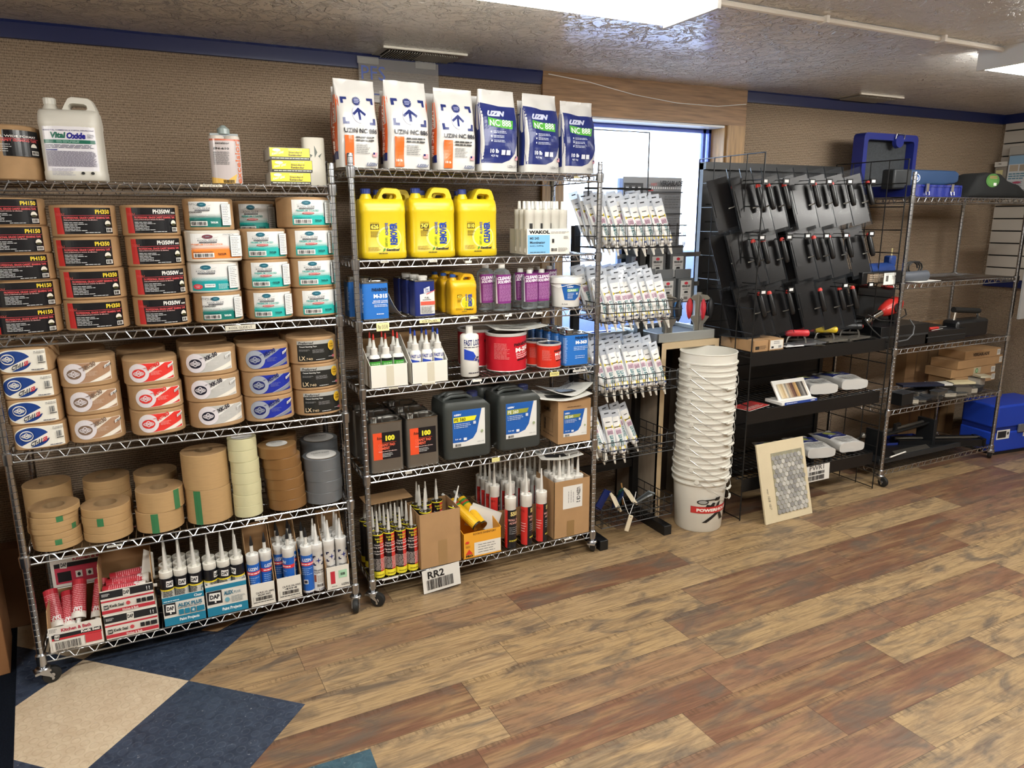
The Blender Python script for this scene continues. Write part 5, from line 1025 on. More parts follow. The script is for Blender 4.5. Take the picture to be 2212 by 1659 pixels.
# pail
def pail():
    o = thing('plastic_pail', 'white plastic pail with blue and green label and lid, right end of third shelf', 'pail'); hp = PY(1223, 608, .0).z-z; R_ = .5*(PY(1252, 620, .08).x-PY(1194, 620, .08).x); m = mat('#e4e2dc', .35)
    MB().lathe([(R_*.86, 0), (R_*.88, .003), (R_, hp-.01)], m, 40).build('tub', o); MB().lathe([(R_*1.02, hp-.014), (R_*1.07, hp-.012), (R_*1.07, hp), (R_*1.05, hp+.012), (R_*1.0, hp+.015), (R_*.95, hp+.010)], m, 40).build('lid', o)
    L = Lab(R_*1.55, hp*.62, rough=.35); u, v = L.w, L.h; L.p([(.16*u, .03*v), (.62*u, .0), (.80*u, .2*v), (.99*u, .95*v), (.02*u, .99*v)], '#1d5aa6'); L.t('UZIN', .26*u, .78*v, .52*u, .88*v, '#e8ecf2', .05, .4); L.p([(.26*u, .52*v), (.76*u, .54*v), (.8*u, .71*v), (.26*u, .71*v)], '#5aa468'); L.t('CLEAN-BOX', .28*u, .54*v, .66*u, .69*v, '#eef2ee', .03); L.fine(.28*u, .1*v, .56*u, .47*v, 6, '#b9cce4', .4); L.r(.66*u, .34*v, .74*u, .46*v, '#dfe4ea'); L.r(.90*u, .0, 1.02*u, .14*v, '#c83a40')
    q = L.put(o, 'label', (0, 0, hp*.26), path=superell(R_*.955, R_*.955, 2, 40), step=.01); q.rotation_euler.x = 0
    for v_ in q.data.vertices: k = (R_*.88+(R_*.12)*(v_.co.z+hp*.26)/hp+.0012)/(R_*.955); v_.co.x *= k; v_.co.y *= k
    L = Lab(.03, .02); L.bars(0, 0, .03, .02, n=9); q = L.put(o, 'barcode', (0, 0, .012), path=superell(R_*.885, R_*.885, 2, 40)); q.rotation_euler.z = -.55
    MB().tube([(-R_*1.06, 0, hp-.02), (-R_*.95, -R_*.75, hp-.03), (0, -R_*1.16, hp-.024+.01), (R_*.95, -R_*.75, hp-.03), (R_*1.06, 0, hp-.02)], .0016, M_white, 5).build('handle', o); return o
o = pail(); o.location = (PY(1223, 640, .085).x, .09, z); o.rotation_euler.z = -.05
# ================================================================== fourth shelf
z = Z2[3]+.004
def bin_(a, b, pf, pb, pk, lb, sp, lab, n, cl, key, capm='#d6d3cc'):
    xc, w = front_span(a, b, pb, .0); hf = PY((a+b)/2, pf, .0).z-z; hk = PY((a+b)/2, pk, .2).z-z
    tp = Lab(w, hf).r(.42*w, .05*hf, .62*w, .95*hf, '#c9c2ae')
    o = carton('bottle_carton', lb, 'carton', w, .21, hf, hk, lab=tp, slope=.15)(); o.location = (xc, -.004, z)
    mk = bottle_maker(.025, .125, mat('#e2e0da', .4), mat(capm, .4), lab, 'glue_bottle', 2, .5, .2, .62, spout=sp, lz=.03)
    for k in range(n):
        i, j = k % 3, k//3; place(key, mk, 'glue bottle with %s tip, %s in %s row of its white carton' % (cl, ('left', 'middle', 'right')[i], ('front', 'second', 'rear')[j]), (xc-.052+.052*i, .035+.058*j, z+.04 if key == 'gb' else z+.045), .1*i, 'glue bottles with %s tips' % cl)
gl = Lab(.1, .055, rough=.35).r(.02, .01, .085, .042, '#3f9a34').r(.02, .04, .085, .052, '#15161a').fine(.03, .014, .08, .034, 3, '#cfe4c8', .35)
bin_(801, 882, 787, 838, 728, 'white tape-sealed carton of green-labelled bottles, left end of fourth shelf', '#d23a30', gl, 6, 'red', 'gb')
fl_ = Lab(.1, .06, rough=.35).t('FAST LOCK', .02, .035, .085, .05, '#2a3a92', .03).p([(.02, .005), (.05, .0), (.06, .022), (.02, .03)], '#2a48b0').fine(.05, .01, .085, .02, 2, '#445', .4)
bin_(890, 968, 780, 830, 713, 'white tape-sealed carton of white bottles with blue tips', '#2448b0', fl_, 6, 'blue', 'fb')
xb = PY(1020, 817, .02).x; H = PY(1020, 703, .05).z-z; w = PY(1038, 780, .05).x-PY(1001, 780, .05).x
L = Lab(w*1.3, H*.75, rough=.35); u, v = L.w, L.h; L.t('FAST LOCK', .12*u, .76*v, .93*u, .92*v, '#23306e', .03); L.fine(.12*u, .70*v, .88*u, .74*v, 1, '#334', .5); L.p([(.12*u, .40*v), (.5*u, .37*v), (.62*u, .48*v), (.5*u, .60*v), (.12*u, .68*v)], '#2444b0'); L.e(.62*u, .38*v, .06*u, .03*v, '#2444b0'); L.e(.78*u, .33*v, .04*u, .05*v, '#23306e'); L.e(.7*u, .45*v, .08*u, .02*v, '#1c2440'); L.fine(.3*u, .02*v, .85*u, .06*v, 1, '#334', .6); L.e(.82*u, .13*v, .05*u, .04*v, '#333'); L.fine(.5*u, .36*v, .8*u, .44*v, 2, '#5a4468', .4)
o = bottle_maker(w/2, H, mat('#e6e4dd', .4), mat('#e6e4dd', .4), L, 'glue_bottle', 2, .36, .13, .38, shoulder=.06, lz=H*.06)(); o.location = (xb, .045, z); tag(o, 'large white glue bottle with blue lettering in front of the red cans', 'bottle')
def paint(key, a, b, pt, pb, y, lb, big):
    R_ = .5*(PY(b, pt+20, y).x-PY(a, pt+20, y).x); H = PY((a+b)/2, pt, y-R_*.9).z-z; xc = .5*(PY(a, pt+20, y).x+PY(b, pt+20, y).x)
    def mk():
        o = thing('paint_can', '', 'can'); RED = mat('#c01f2e' if big else '#cf3324', .28, name='red_enamel'); rim = mat('#cfccc8', .3, .3)
        MB().lathe([(R_, .003), (R_, H*.93)], RED, 40).build('body', o); MB().lathe([(R_*.99, 0), (R_*1.01, .002), (R_*1.0, .005)], rim, 40).build('base_rim', o)
        MB().lathe([(R_, H*.92), (R_*1.03, H*.93), (R_*1.03, H*.99), (R_*1.0, H), (R_*.93, H), (R_*.91, H*.97)], rim, 40, cap=False).build('rim', o); MB().lathe([(R_*.92, H*.975), (R_*.7, H*.975), (R_*.66, H*.96), (.001, H*.96)], mat('#9a9a9c', .25, 1), 40).build('lid', o)
        L = Lab(R_*2.6, H*.86, rough=.3); u, v = L.w, L.h; t = lambda s, x0, y0, x1, y1, c, bd=.05: L.t(s, x0*u, y0*v, x1*u, y1*v, c, bd, 0, 0, .06*v)
        t('PARABOND', .50, .72, .90, .82, '#1a1014'); t('M-250', .53, .54, .90, .68, '#f2e8e6', .06); t('Brush Grade', .54, .475, .80, .515, '#f0dcd8', .03); t('Contact Adhesive', .54, .42, .90, .46, '#f0dcd8', .03); t('Extremely Flammable', .55, .35, .96, .40, '#f0dcd8', .03)
        L.p([(.56*u, .29*v), (.98*u, .36*v), (.98*u, .39*v), (.56*u, .33*v)], '#2a0d12'); L.fine(.82*u, .13*v, .99*u, .27*v, 3, '#f0dcd8', .35); L.fine(.12*u, .34*v, .42*u, .84*v, 12, '#e0a8a4', .2); L.put(o, 'print', (0, 0, H*.04), path=superell(R_, R_, 2, 44)).rotation_euler.z = -.05
        return o
    return place(key, mk, lb, (xc, y, z), 0, 'red adhesive cans')
paint('pc', 1053, 1132, 722, 803, .12, 'large red adhesive can with white lid rim, papers lying on top', True)
paint('pc', 993, 1068, 718, 790, .30, 'large red can behind the white glue bottle', True); 
paint('ps', 1162, 1208, 744, 797, .065, 'small red can, front right of the pair', False); paint('ps', 1136, 1180, 738, 790, .16, 'small red can, behind left of the pair', False)
def sheet(x0, y0, w, d, z_, rz, lb, bend=.02, dark=None, name='loose_paper'):
    mb = MB(); S_ = []
    for k in range(9): t = k/8; S_.append([(w*(t-.5), -d/2, bend*abs(t-.45)**1.5*(1+.5*t)), (w*(t-.5), d/2, bend*.6*abs(t-.6)**1.3), (w*(t-.5), d/2, bend*.6*abs(t-.6)**1.3+.0012), (w*(t-.5), -d/2, bend*abs(t-.45)**1.5*(1+.5*t)+.0012)])
    mb.loft(S_, M_paper); o = mb.build(name, loc=(x0, y0, z_), rot=(0, 0, rz)); tag(o, lb, 'paper')
    if dark:
        L = Lab(w*.9, d*.9); L.fine(0, .55*d, .85*w, .85*d, 8, '#777', .5, .1, 7); L.r(.1*w, .15*d, .6*w, .4*d, dark); q = L.put(o, 'print', (0, -d*.45, .0016), (-math.pi/2, 0, 0))
        for v_ in q.data.vertices:
            x = v_.co.x; t = x/w+.5; v_.co.y -= max(bend*abs(t-.45)**1.5*(1+.5*t), bend*.6*abs(t-.6)**1.3)
    return o
xr = PY(1105, 715, .12).x; sheet(xr+.03, .13, .26, .19, PY(1092, 716, .05).z+.0, -.15, 'white sheets lying on the large red can', .03, '#a9a6a0')
xc, w = front_span(1224, 1274, 790, .0); H = PY(1250, 722, .0).z-z
L = Lab(w*1.25, H, rough=.3); c0 = .12*w; L.t('PARABOND', c0+.42*w, .83*H, c0+.98*w, .92*H, '#141a28', .05); L.t('M-363', c0+.44*w, .68*H, c0+.92*w, .79*H, '#f0f2f6', .06); L.fine(c0+.36*w, .48*H, c0+.98*w, .62*H, 3, '#cfe0f4', .3); L.fine(c0+.42*w, .22*H, c0+.95*w, .34*H, 2, '#cfe0f4', .25); L.fine(.02*w, .1*H, .22*w, .9*H, 22, '#9fc0ea', .5)
for k in range(5): place('m363', tin_maker(w, .062, H, BLU, L, strap=False, capx=-.2), 'blue metal can with white lettering, %s of the file of five by the right post' % ('front', 'second', 'middle', 'fourth', 'rear')[k], (xc-.004*k, .045+.075*k, z), 0, 'file of blue cans')
# ================================================================== fifth shelf
z = Z2[4]+.004
def L_pad(w, h):
    L = Lab(w, h, rough=.3); L.r(.10*w, .26*h, .90*w, .80*h, '#15151a'); L.r(.10*w, .26*h, .36*w, .80*h, '#e2502c'); x = lambda q: .10*w+q*.8*w; y = lambda q: .26*h+q*.54*h
    L.t('100', x(.46), y(.68), x(.80), y(.88), '#e6dc3e', .06); L.t('Roberts', x(.14), y(.75), x(.42), y(.86), '#222', .02, .3); L.r(x(.15), y(.61), x(.85), y(.62), '#e2502c'); L.t('CARPET PAD', x(.18), y(.48), x(.80), y(.58), '#ea6a50', .03); L.t('CEMENT', x(.18), y(.36), x(.60), y(.46), '#ea6a50', .03); L.t('Cemento para bajo-alfombra', x(.18), y(.27), x(.86), y(.32), '#ecc8c0', .02); L.fine(x(.32), y(.08), x(.7), y(.24), 3, '#ddd', .3); return L
for a, b, pt, pb, key, lb in ((803, 876, 913, 1017, 'tc', 'bare metal gallon can with orange and black label, left of the front pair'), (882, 953, 902, 1007, 'tc', 'bare metal gallon can with orange and black label, right of the front pair')):
    xc, w = front_span(a, b, pb, .0); H = PY((a+b)/2, pt, .0).z-z; place(key, tin_maker(w, .105, H, M_steel, L_pad(w, H), capx=-.28), lb, (xc, .065, z), 0, 'metal gallon cans')
    for j in (1, 2): place(key, None, 'bare metal can, %s row, behind the %s front one' % (('', 'second', 'rear')[j], 'left' if a < 850 else 'right'), (xc-.004*j, .065+.125*j, z), 0, 'metal gallon cans')
def L_pe(w, h, t, yl):
    L = Lab(w, h, rough=.3); L.r(0, 0, w, h, '#dcdcd8'); L.p([(0, .13*h), (.40*w, .13*h), (.62*w, .20*h), (.74*w, .36*h), (.90*w, h), (0, h)], '#1f5aa8'); L.t('UZIN', .05*w, .86*h, .27*w, .91*h, '#e8ecf2', .06, .4); L.p([(.03*w, .68*h), (.68*w, .70*h), (.74*w, .82*h), (.03*w, .82*h)], yl); L.t(t, .06*w, .705*h, .40*w, .80*h, '#2a3220' if yl != '#8d9438' else '#e6e8d8', .02)
    for k in range(3): L.r(.05*w, (.62-.045*k)*h, .07*w, (.64-.045*k)*h, '#e4e8ee'); L.fine(.10*w, (.62-.045*k)*h, .55*w, (.645-.045*k)*h, 1, '#cdd8e8', .6)
    L.t('2.6 gal', .06*w, .20*h, .24*w, .25*h, '#e4e8ee', .03); L.r(.32*w, .18*h, .42*w, .25*h, '#e4e8ee'); L.bars(.06*w, .03*h, .24*w, .10*h, n=12); L.t('UZIN UTZ', .74*w, .08*h, .95*w, .11*h, '#777', .0); L.e(.89*w, .38*h, .04*w, .04*h, '#9aa884'); L.r(.62*w, .6*h, .7*w, .68*h, '#cdd5e0'); return L
M_jc = mat('#3c403e', .42, name='dark_grey_hdpe')
def jerry(w, d, H, lab):
    def mk():
        o = thing('jerrycan', '', 'jerrycan'); a, b = w/2, d/2; mb = MB()
        P = rrect(a, b, .028, 5); hh = H*.80; q = []
        for s, sx, sy, z_ in ((0, .95, .93, 0), (0, 1, 1, .012), (0, 1, 1, hh)): q.append(at(scal(P, sx, sy), z_))
        for k in range(1, 6):       # shoulder, sloping on the right side
            t = k/5; q.append([(min(x, a*(1-.34*t)) if x > 0 else x*(1-.05*t*t), y*(1-.06*t*t), hh+(H*.11)*t) for x, y in P])
        mb.loft(q, M_jc); mb.build('body', o, sharp=50)
        g = MB(); zt = H*.905
        for yy in (-1, 1): g.tube([(-a*.82, yy*b*.35, zt-.012), (-a*.8, yy*b*.35, zt+.006), (-a*.55, yy*b*.35, zt+.016), (.1*a, yy*b*.35, zt+.016), (.30*a, yy*b*.35, zt+.004), (.32*a, yy*b*.35, zt-.012)], .010, M_jc, 8)
        g.tube([(-a*.62, 0, zt+.004), (-a*.5, 0, zt+.018), (.05*a, 0, zt+.018), (.2*a, 0, zt+.004)], .016, M_jc, 8); g.build('handle', o, sharp=60)
        MB().lathe([(.026, 0), (.026, .02), (.024, .024), (.001, .024)], mat('#28305e', .4), 20).build('cap', o, (a*.50, 0, H*.90))
        lab.put(o, 'label', (0, -b-.0006, H*.20)); L = Lab(.07, .01).fine(0, 0, .07, .01, 1, '#22241f', .6); L.put(o, 'stamp', (0, -b-.0006, H*.70)); return o
    return mk
xc, w = front_span(962, 1064, 980, .02); H = PY(1010, 845, .1).z-z
place('j360', jerry(w, .19, H, L_pe(w*.68, H*.58, 'PE 360', '#e6e02e')), 'dark grey jerrycan with blue label and yellow band, left one', (xc, .115, z), .0, 'grey jerrycans')
xc2, w2 = front_span(1080, 1171, 965, .03); j2 = place('j260', jerry(w2, .19, H*1.0, L_pe(w2*.72, H*.58, 'PE 260', '#8d9438')), 'dark grey jerrycan with blue label and olive band, right one', (xc2, .125, z), 0, 'grey jerrycans')
place('j260', None, 'dark jerrycan in the rear row behind the olive-banded one', (xc2-.02, .325, z), 0, 'grey jerrycans')
xc, w = front_span(1206, 1274, 955, .0); H = PY(1240, 864, .0).z-z
sl = Lab(.18, H, rough=.7); sl.t('CUBEx', .03, .68*H, .11, .76*H, '#4a3826', .03); sl.r(.03, .22*H, .13, .225*H, '#4a3826'); sl.r(.03, .52*H, .13, .525*H, '#4a3826'); sl.r(.03, .22*H, .032, .52*H, '#4a3826'); sl.r(.128, .22*H, .13, .52*H, '#4a3826'); sl.e(.05, .45*H, .008, .012, '#4a3826'); sl.e(.05, .36*H, .008, .012, '#4a3826'); sl.e(.05, .28*H, .008, .012, '#4a3826'); sl.fine(.03, .13*H, .15, .17*H, 1, '#4a3826', .4)
fl2 = Lab(w, H, rough=.3); l2 = L_pe(w*.72, H*.62, 'PE 260', '#8d9438'); fl2.v = [(x+.16*w, y+.16*H, q) for x, y, q in l2.v]; fl2.f = l2.f; fl2.mi = l2.mi; fl2.mats = l2.mats; fl2.lay = l2.lay; fl2.fine(.25*w, .85*H, .7*w, .87*H, 1, '#5a4630', .6)
o = block('cardboard_box', w, .19, H, M_card, fl2, .0015, sidelab=sl)(); o.location = (xc, .0, z); o.rotation_euler.z = -.04; tag(o, 'brown cardboard box with blue and white label beside the right post', 'box')
sheet(xc-.03, .08, .26, .2, z+H+.004, -.25, 'black and white flyer sheets lying on the labelled brown box', .05, '#2a2a2c'); sheet(xc+.0, .10, .22, .19, z+H+.018, .1, 'second flyer curling up on the labelled brown box', .09, '#333')
# ================================================================== bottom shelf
z = Z2[5]+.004
inv = caulk_maker(L_inv(), metal=True, h=.208, noz='#cfccc4', nz=.10)
for j in range(4):
    for i in range(4):
        px = 817+24.5*i; x_ = PY(px, 1200, .03).x; place('inv', inv, 'black, red and yellow adhesive tube, %s in %s row at the left end' % (('first', 'second', 'third', 'fourth')[i], ('the front', 'second', 'third', 'the rear')[j]), (x_-.003*j, .028+.058*j, z), .0+(.4*j), 'black and red adhesive tubes')
o = MB().box(-.11, .11, -.05, .06, 0, .003, M_card).build('cardboard_sheet', loc=(PY(840, 1085, .12).x, .16, z+.312), rot=(.03, 0, .05)); tag(o, 'cardboard sheet lying on the tube nozzles at the left end', 'cardboard')
xb_, wb_ = front_span(812, 906, 1200, .03); o = MB().box(-wb_/2, wb_/2, -.0015, .0015, 0, .15, M_card).build('carton_divider', loc=(xb_, .27, z)); tag(o, 'upright cardboard piece behind the left tubes', 'cardboard')
xc, w = front_span(908, 996, 1220, .0); H = PY(950, 1104, .0).z-z
o = carton('tube_carton', 'tall plain brown carton holding black, red and yellow tubes', 'carton', w, .17, H, H+.002, m=M_card, lab=Lab(w, H).r(.44*w, .0, .66*w, .47*H, '#9c7c54'))(); o.location = (xc, -.004, z); o.rotation_euler.z = .02
for k, (dx, dy, rz, lb) in enumerate(((-.055, .035, .1, 'front left'), (-.022, .12, .2, 'rear middle'), (.035, .13, .1, 'rear right'), (-.06, .135, .5, 'rear left'), (-.063, .09, .8, 'middle left'))):
    place('inv', inv, 'black and red tube standing in the tall brown carton, %s' % lb, (xc+dx, dy+.005, z+.05), rz, 'black and red adhesive tubes').scale = (1.1, 1.1, 1.04)
place('inv', inv, 'tube tipped to the right with bright metal end in the tall brown carton', (xc+.035, .05, z+.045), (0, .35, .4), 'black and red adhesive tubes')
xc, w = front_span(1001, 1083, 1200, .0); H = PY(1040, 1146, .0).z-z; ORG = mat('#e3a02c', .6)
L = Lab(w, H, rough=.6); L.t('ROTATE INVENTORY', .26*w, .88*H, .86*w, .96*H, '#4a2a0c', .02); L.r(.28*w, .06*H, .98*w, .58*H, '#dedad0'); L.fine(.38*w, .12*H, .85*w, .52*H, 4, '#555', .22, .35, 4); L.p([(.05*w, .16*H), (.24*w, .16*H), (.145*w, .36*H)], '#d0382a'); L.t('PRO', .06*w, .05*H, .24*w, .14*H, '#1c1812', .06); L.e(.1*w, .64*H, .05*w, .05*H, '#d0382a'); L.fine(.06*w, .42*H, .2*w, .52*H, 3, '#9a6a20', .4)
o = carton('sealant_carton', 'orange carton holding two fallen yellow tubes and an instruction sheet', 'carton', w, .19, H, H+.02, m=ORG, lab=L, inner=ORG)(); o.location = (xc, -.002, z)
yl = Lab(.15, .19, rough=.4).r(0, 0, .15, .19, '#e2b01e').r(0, .14, .15, .175, '#3c8a3a').t('Sikaflex', .04, .15, .1, .165, '#d8302a', .04).r(0, .0, .15, .008, '#15150f')
ym = caulk_maker(yl, '#d8a81c', metal=True, nz=.02); 
for k, (dx, dz, rz, rx) in enumerate(((.02, .045, 2.75, 1.15), (.055, .03, 3.0, 1.2))): place('yl', ym, 'yellow tube lying open end forward in the orange carton, %s' % ('upper left', 'right')[k], (xc+dx-.035, .02+.02*k, z+H+.015-.012*k), (-1.12, 0, .45-.2*k), 'yellow tubes')
for k in range(2): sheet(xc+.05+.01*k, .10+.02*k, .10, .17, z+H+.01, 0, 'folded instruction sheet standing in the orange carton, %s' % ('front', 'rear')[k], .0).rotation_euler = (1.35+.1*k, -1.2+.12*k, .1)
wbm = caulk_maker(L_wb(0), '#e6e3dc', h=.215, r=.0255)
for k, (px, pb, rz) in enumerate(((1103, 1187, -1.15), (1137, 1180, -.45), (1169, 1172, -.35))):
    o = place('wb', wbm, 'tall white-capped red and black tube, %s of the loose front three' % ('left', 'middle', 'right')[k], (PY(px, pb-10, .03).x, .03, z), rz, 'white-capped red and black tubes'); o.scale = (1.08, 1.08, 1.2)
xk, wk = front_span(1050, 1185, 1130, .16); Hk = .15
o = carton('tube_carton', 'brown carton behind the loose tubes, full of white-capped tubes', 'carton', wk*.98, .24, Hk, Hk, m=M_card)(); o.location = (xk, .13, z)
k = 0
for j in range(4):
    for i in range(4):
        o = place('wb', wbm, 'white-capped red and black tube in the brown rear carton, %s row, %s' % (('front', 'second', 'third', 'rear')[j], ('first', 'second', 'third', 'fourth')[i]), (xk-wk*.36+wk*.24*i, .165+.056*j, z+.03), .2*i, 'white-capped red and black tubes'); o.scale = (1.0, 1.0, 1.15)
xc, w = front_span(1196, 1272, 1150, .0); H = PY(1234, 1036, .0).z-z
L = Lab(w, H, rough=.6); L.r(.24*w, .50*H, .78*w, .90*H, '#dedcd6'); L.t('UZIN CB 2', .62*w, .58*H, .72*w, .85*H, '#222', .03, 0, -90); L.fine(.36*w, .6*H, .56*w, .82*H, 3, '#777', .2, .3, 4, True); L.r(.36*w, .0, .56*w, .28*H, '#8f7046')
o = carton('tube_carton', 'tall brown carton with white label turned sideways, by the right post', 'carton', w, .19, H, H, m=M_card, lab=L)(); o.location = (xc, -.003, z)
for j in range(3):
    for i in range(3): place('wb', wbm, 'white-capped tube in the sideways-labelled carton, %s row, %s' % (('front', 'middle', 'rear')[j], ('left', 'middle', 'right')[i]), (xc-.053+.053*i, .035+.055*j, z+.052), .2*i, 'white-capped red and black tubes')
sheet(xc-.03, .10, .22, .17, z+H+.105, -.2, 'printed sheets lying on the nozzles of the sideways-labelled carton', .03, '#26262a')
# RR2 tag, tickets
p0 = PY(955, 1234, -.012); o = thing('barcode_sign', 'white sign reading RR2 with barcode hanging under the middle rack', 'sign', (p0.x, -.014, 0)); w = .185; h = .115
MB().box(-w/2, w/2, -.0012, 0, .008, .008+h, mat('#dedcd6', .5)).build('card', o, rot=(-.02, 0, 0)); L = Lab(w, h); L.t('RR2', .14*w, .60*h, .58*w, .92*h, '#1c1c1e', .03); L.bars(.10*w, .12*h, .82*w, .56*h, n=34); L.put(o, 'print', (0, -.0016, .008), (-.02, 0, 0))
o.rotation_euler = (0, -.06, 0)
for a in ((1011, 577-14, 0, .03, .01, None, '#ddd8c8', 'tiny ticket right of the middle yellow jug'), (830, 562, 0, .035, .01, '626GAL', '#ddd8c8', 'ticket under the leftmost yellow jug'), (935, 561, 0, .035, .01, '747GAL', '#ddd8c8', 'ticket under the middle yellow jug'), (826, 697, 0, .055, .034, 'Par 315 R', '#e6dfa4', 'yellow handwritten note hanging on the third shelf edge'), (928, 690, 0, .095, .013, 'CS FUEL', '#e2d9a0', 'long yellow ticket under the navy fuel can'), (1022, 684, 0, .04, .009, None, '#e2dec8', 'cream ticket under the small amber jug'), (1097, 679, 0, .035, .009, None, '#dcdad2', 'small ticket under the tall solvent bottles'), (1164, 674, 0, .035, .009, None, '#dcdad2', 'small ticket under the short solvent bottles'),
          (849, 836, 0, .04, .008, 'GLUE', '#d6d0bc', 'small ticket under the red-tipped bottles carton'), (925, 826, 0, .06, .008, 'FLCA 2OZ', '#d6d0bc', 'ticket under the blue-tipped bottles carton'), (1030, 819, 0, .045, .011, None, '#dcdad2', 'white ticket under the large glue bottle'), (1197, 803, 0, .05, .02, 'M250QT', '#e2d98c', 'yellow ticket under the small red cans'), (1250, 798, 0, .07, .01, 'M363QT', '#dcdad2', 'white ticket under the blue can file'), (1070, 988, 0, .04, .02, None, '#d8d08c', 'yellow note between the jerrycans'), (882, 1017, 0, .03, .012, 'C100', '#d6d2c6', 'ticket between the metal cans'),
          (842, 1247, 0, .075, .007, None, '#e4e2dc', 'blank strip ticket under the left adhesive tubes'), (955, 1222, 0, .065, .007, None, '#e4e2dc', 'blank strip ticket under the tall brown carton'), (1226, 1162, 0, .045, .007, None, '#e4e2dc', 'blank strip ticket under the sideways-labelled carton'), (1245, 381, 0, .03, .008, 'NC888', '#d8c890', 'tiny yellow ticket under the right navy bag')): ticket(*a)
# ================================================================== wire basket stand with caulk packs
sx0, sx1 = 2.485, 2.915
t = thing('basket_stand', 'black wire basket stand with five baskets between the middle rack and the buckets', 'display stand', (2.70, .0, 0))
for x in (sx0+.005, sx1-.01):
    MB().box(-.019, .019, .31, .345, .05, 1.66, M_black).build('upright', t, (x-2.70, 0, 0)); MB().box(-.025, .025, -.005, .50, .0, .055, M_black).build('foot', t, (x-2.70, 0, 0), bevel=.003)
MB().box(sx0-2.70, sx1-2.70, .318, .338, .30, .345, M_black).build('cross_bar', t)
g = MB(); q = lambda x, z: (x-2.70, .23, z)
g.tube([q(2.50, 1.66), q(2.50, 2.12), q(2.86, 2.12), q(2.86, 1.66)], .0045, M_black, 6).tube([q(2.48, 1.842), q(2.88, 1.842)], .006, M_black, 6).build('sign_frame', t)
for k, (zt, zb) in enumerate(((1.66, 1.555), (1.288, 1.195), (.92, .83), (.582, .489), (.222, .122))):
    mb = MB(); r = .0028; x0, x1, y0, y1 = sx0-2.70-.01, sx1-2.70+.01, 0, .31
    for z_, e in ((zt, .012), (zt-(zt-zb)*.48, .012)):
        mb.tube([(x0, y1, z_), (x0, y0, z_), (x1, y0, z_), (x1, y1, z_)], r, M_black, 5); 
        if k < 2: mb.tube([(x0-.0, y0, z_), (x1+e, y0, z_)], r, M_black, 5)
    for i in range(10): x = x0+(x1-x0)*i/9; mb.tube([(x-.006, y0, zb+.01), (x-.006, y0, zt+.004), (x, y0, zt+.010), (x+.006, y0, zt+.004), (x+.006, y0, zb+.01)], .002, M_black, 4).tube([(x, y0, zb), (x, y1, zb)], .0024, M_black, 4)
    for j in range(7): y = y0+(y1-y0)*j/6; mb.tube([(x0, y, zb), (x1, y, zb)], .0024, M_black, 4)
    for j in range(6):
        y = y0+(y1-y0)*j/5
        for x in (x0, x1): mb.tube([(x, y, zb), (x, y, zt)], .002, M_black, 4)
    mb.build('basket', t)
M_film = glassy('#e8ecf2', .42, .12, 'pack_header_film')
def pack():
    o = thing('caulk_pack', '', 'caulk pack'); mb = MB(); S_ = []
    for k in range(9):
        v = k/8; a = .027*(1-v)+.0195*v; b = .003*(1-v)+.0195*v if v < .9 else .0195; zz = .19*(1-v); S_.append([(a*math.cos(q), b*math.sin(q)*(1 if k else .5), zz+.035) for q in [2*math.pi*i/18 for i in range(18)]])
    S_.append([(.016*math.cos(q), .016*math.sin(q), .030) for q in [2*math.pi*i/18 for i in range(18)]]); mb.loft(S_, mat('#eceae6', .3, coat=.2)); mb.build('tube', o, sharp=60)
    MB().lathe([(.011, .031), (.010, .018), (.006, -.006), (.004, -.022), (.001, -.022)], mat('#e8e4da', .4), 12).build('nozzle', o)
    L = Lab(.048, .17, rough=.3); L.fine(.01, .15, .035, .156, 1, '#333', .7); L.p([(.004, .118), (.044, .118), (.045, .133), (.003, .131)], '#e6cf2e'); L.fine(.008, .12, .04, .13, 1, '#6a5a12', .6); L.r(.008, .085, .040, .115, '#d9c2cb'); L.fine(.01, .088, .038, .113, 5, '#7a4a68', .5, vert=True)
    L.t('COLOR RITE', .016, .026, .036, .084, '#20707a', .03, .2, 90); L.p([(.008, .006), (.040, .006), (.041, .024), (.007, .022)], '#e6cf2e'); L.e(.025, .0, .008, .004, '#28407a')
    me = L.mesh('print')
    for v_ in me.vertices:
        zz = v_.co.z+.012; v = max(0, min(1, 1-zz/.19)); a = .027*(1-v)+.0195*v; b = .003*(1-v)+.0195*v; u = max(-.98, min(.98, v_.co.x/a)); off = -v_.co.y; v_.co = (v_.co.x, -b*math.sqrt(1-u*u)-off-.0008, zz+.035)
    link('print', me, o)
    MB().box(-.029, .029, -.0006, .0006, .20, .262, M_film).box(-.031, .031, .004, .0045, .05, .262, M_film).build('header_film', o); MB().box(-.012, .012, -.0016, -.0008, .243, .249, mat('#23252a', .5)).build('hang_slot', o); return o
R3 = random.Random(11)
cfg = ((1.575, 8, 4, 1.0, 'top'), (1.205, 9, 4, 1.0, 'second'), (.845, 9, 3, 1.0, 'third'), (.505, 7, 2, .0, 'fourth'))
nth = ('first', 'second', 'third', 'fourth', 'fifth', 'sixth', 'seventh', 'eighth', 'ninth', 'tenth')
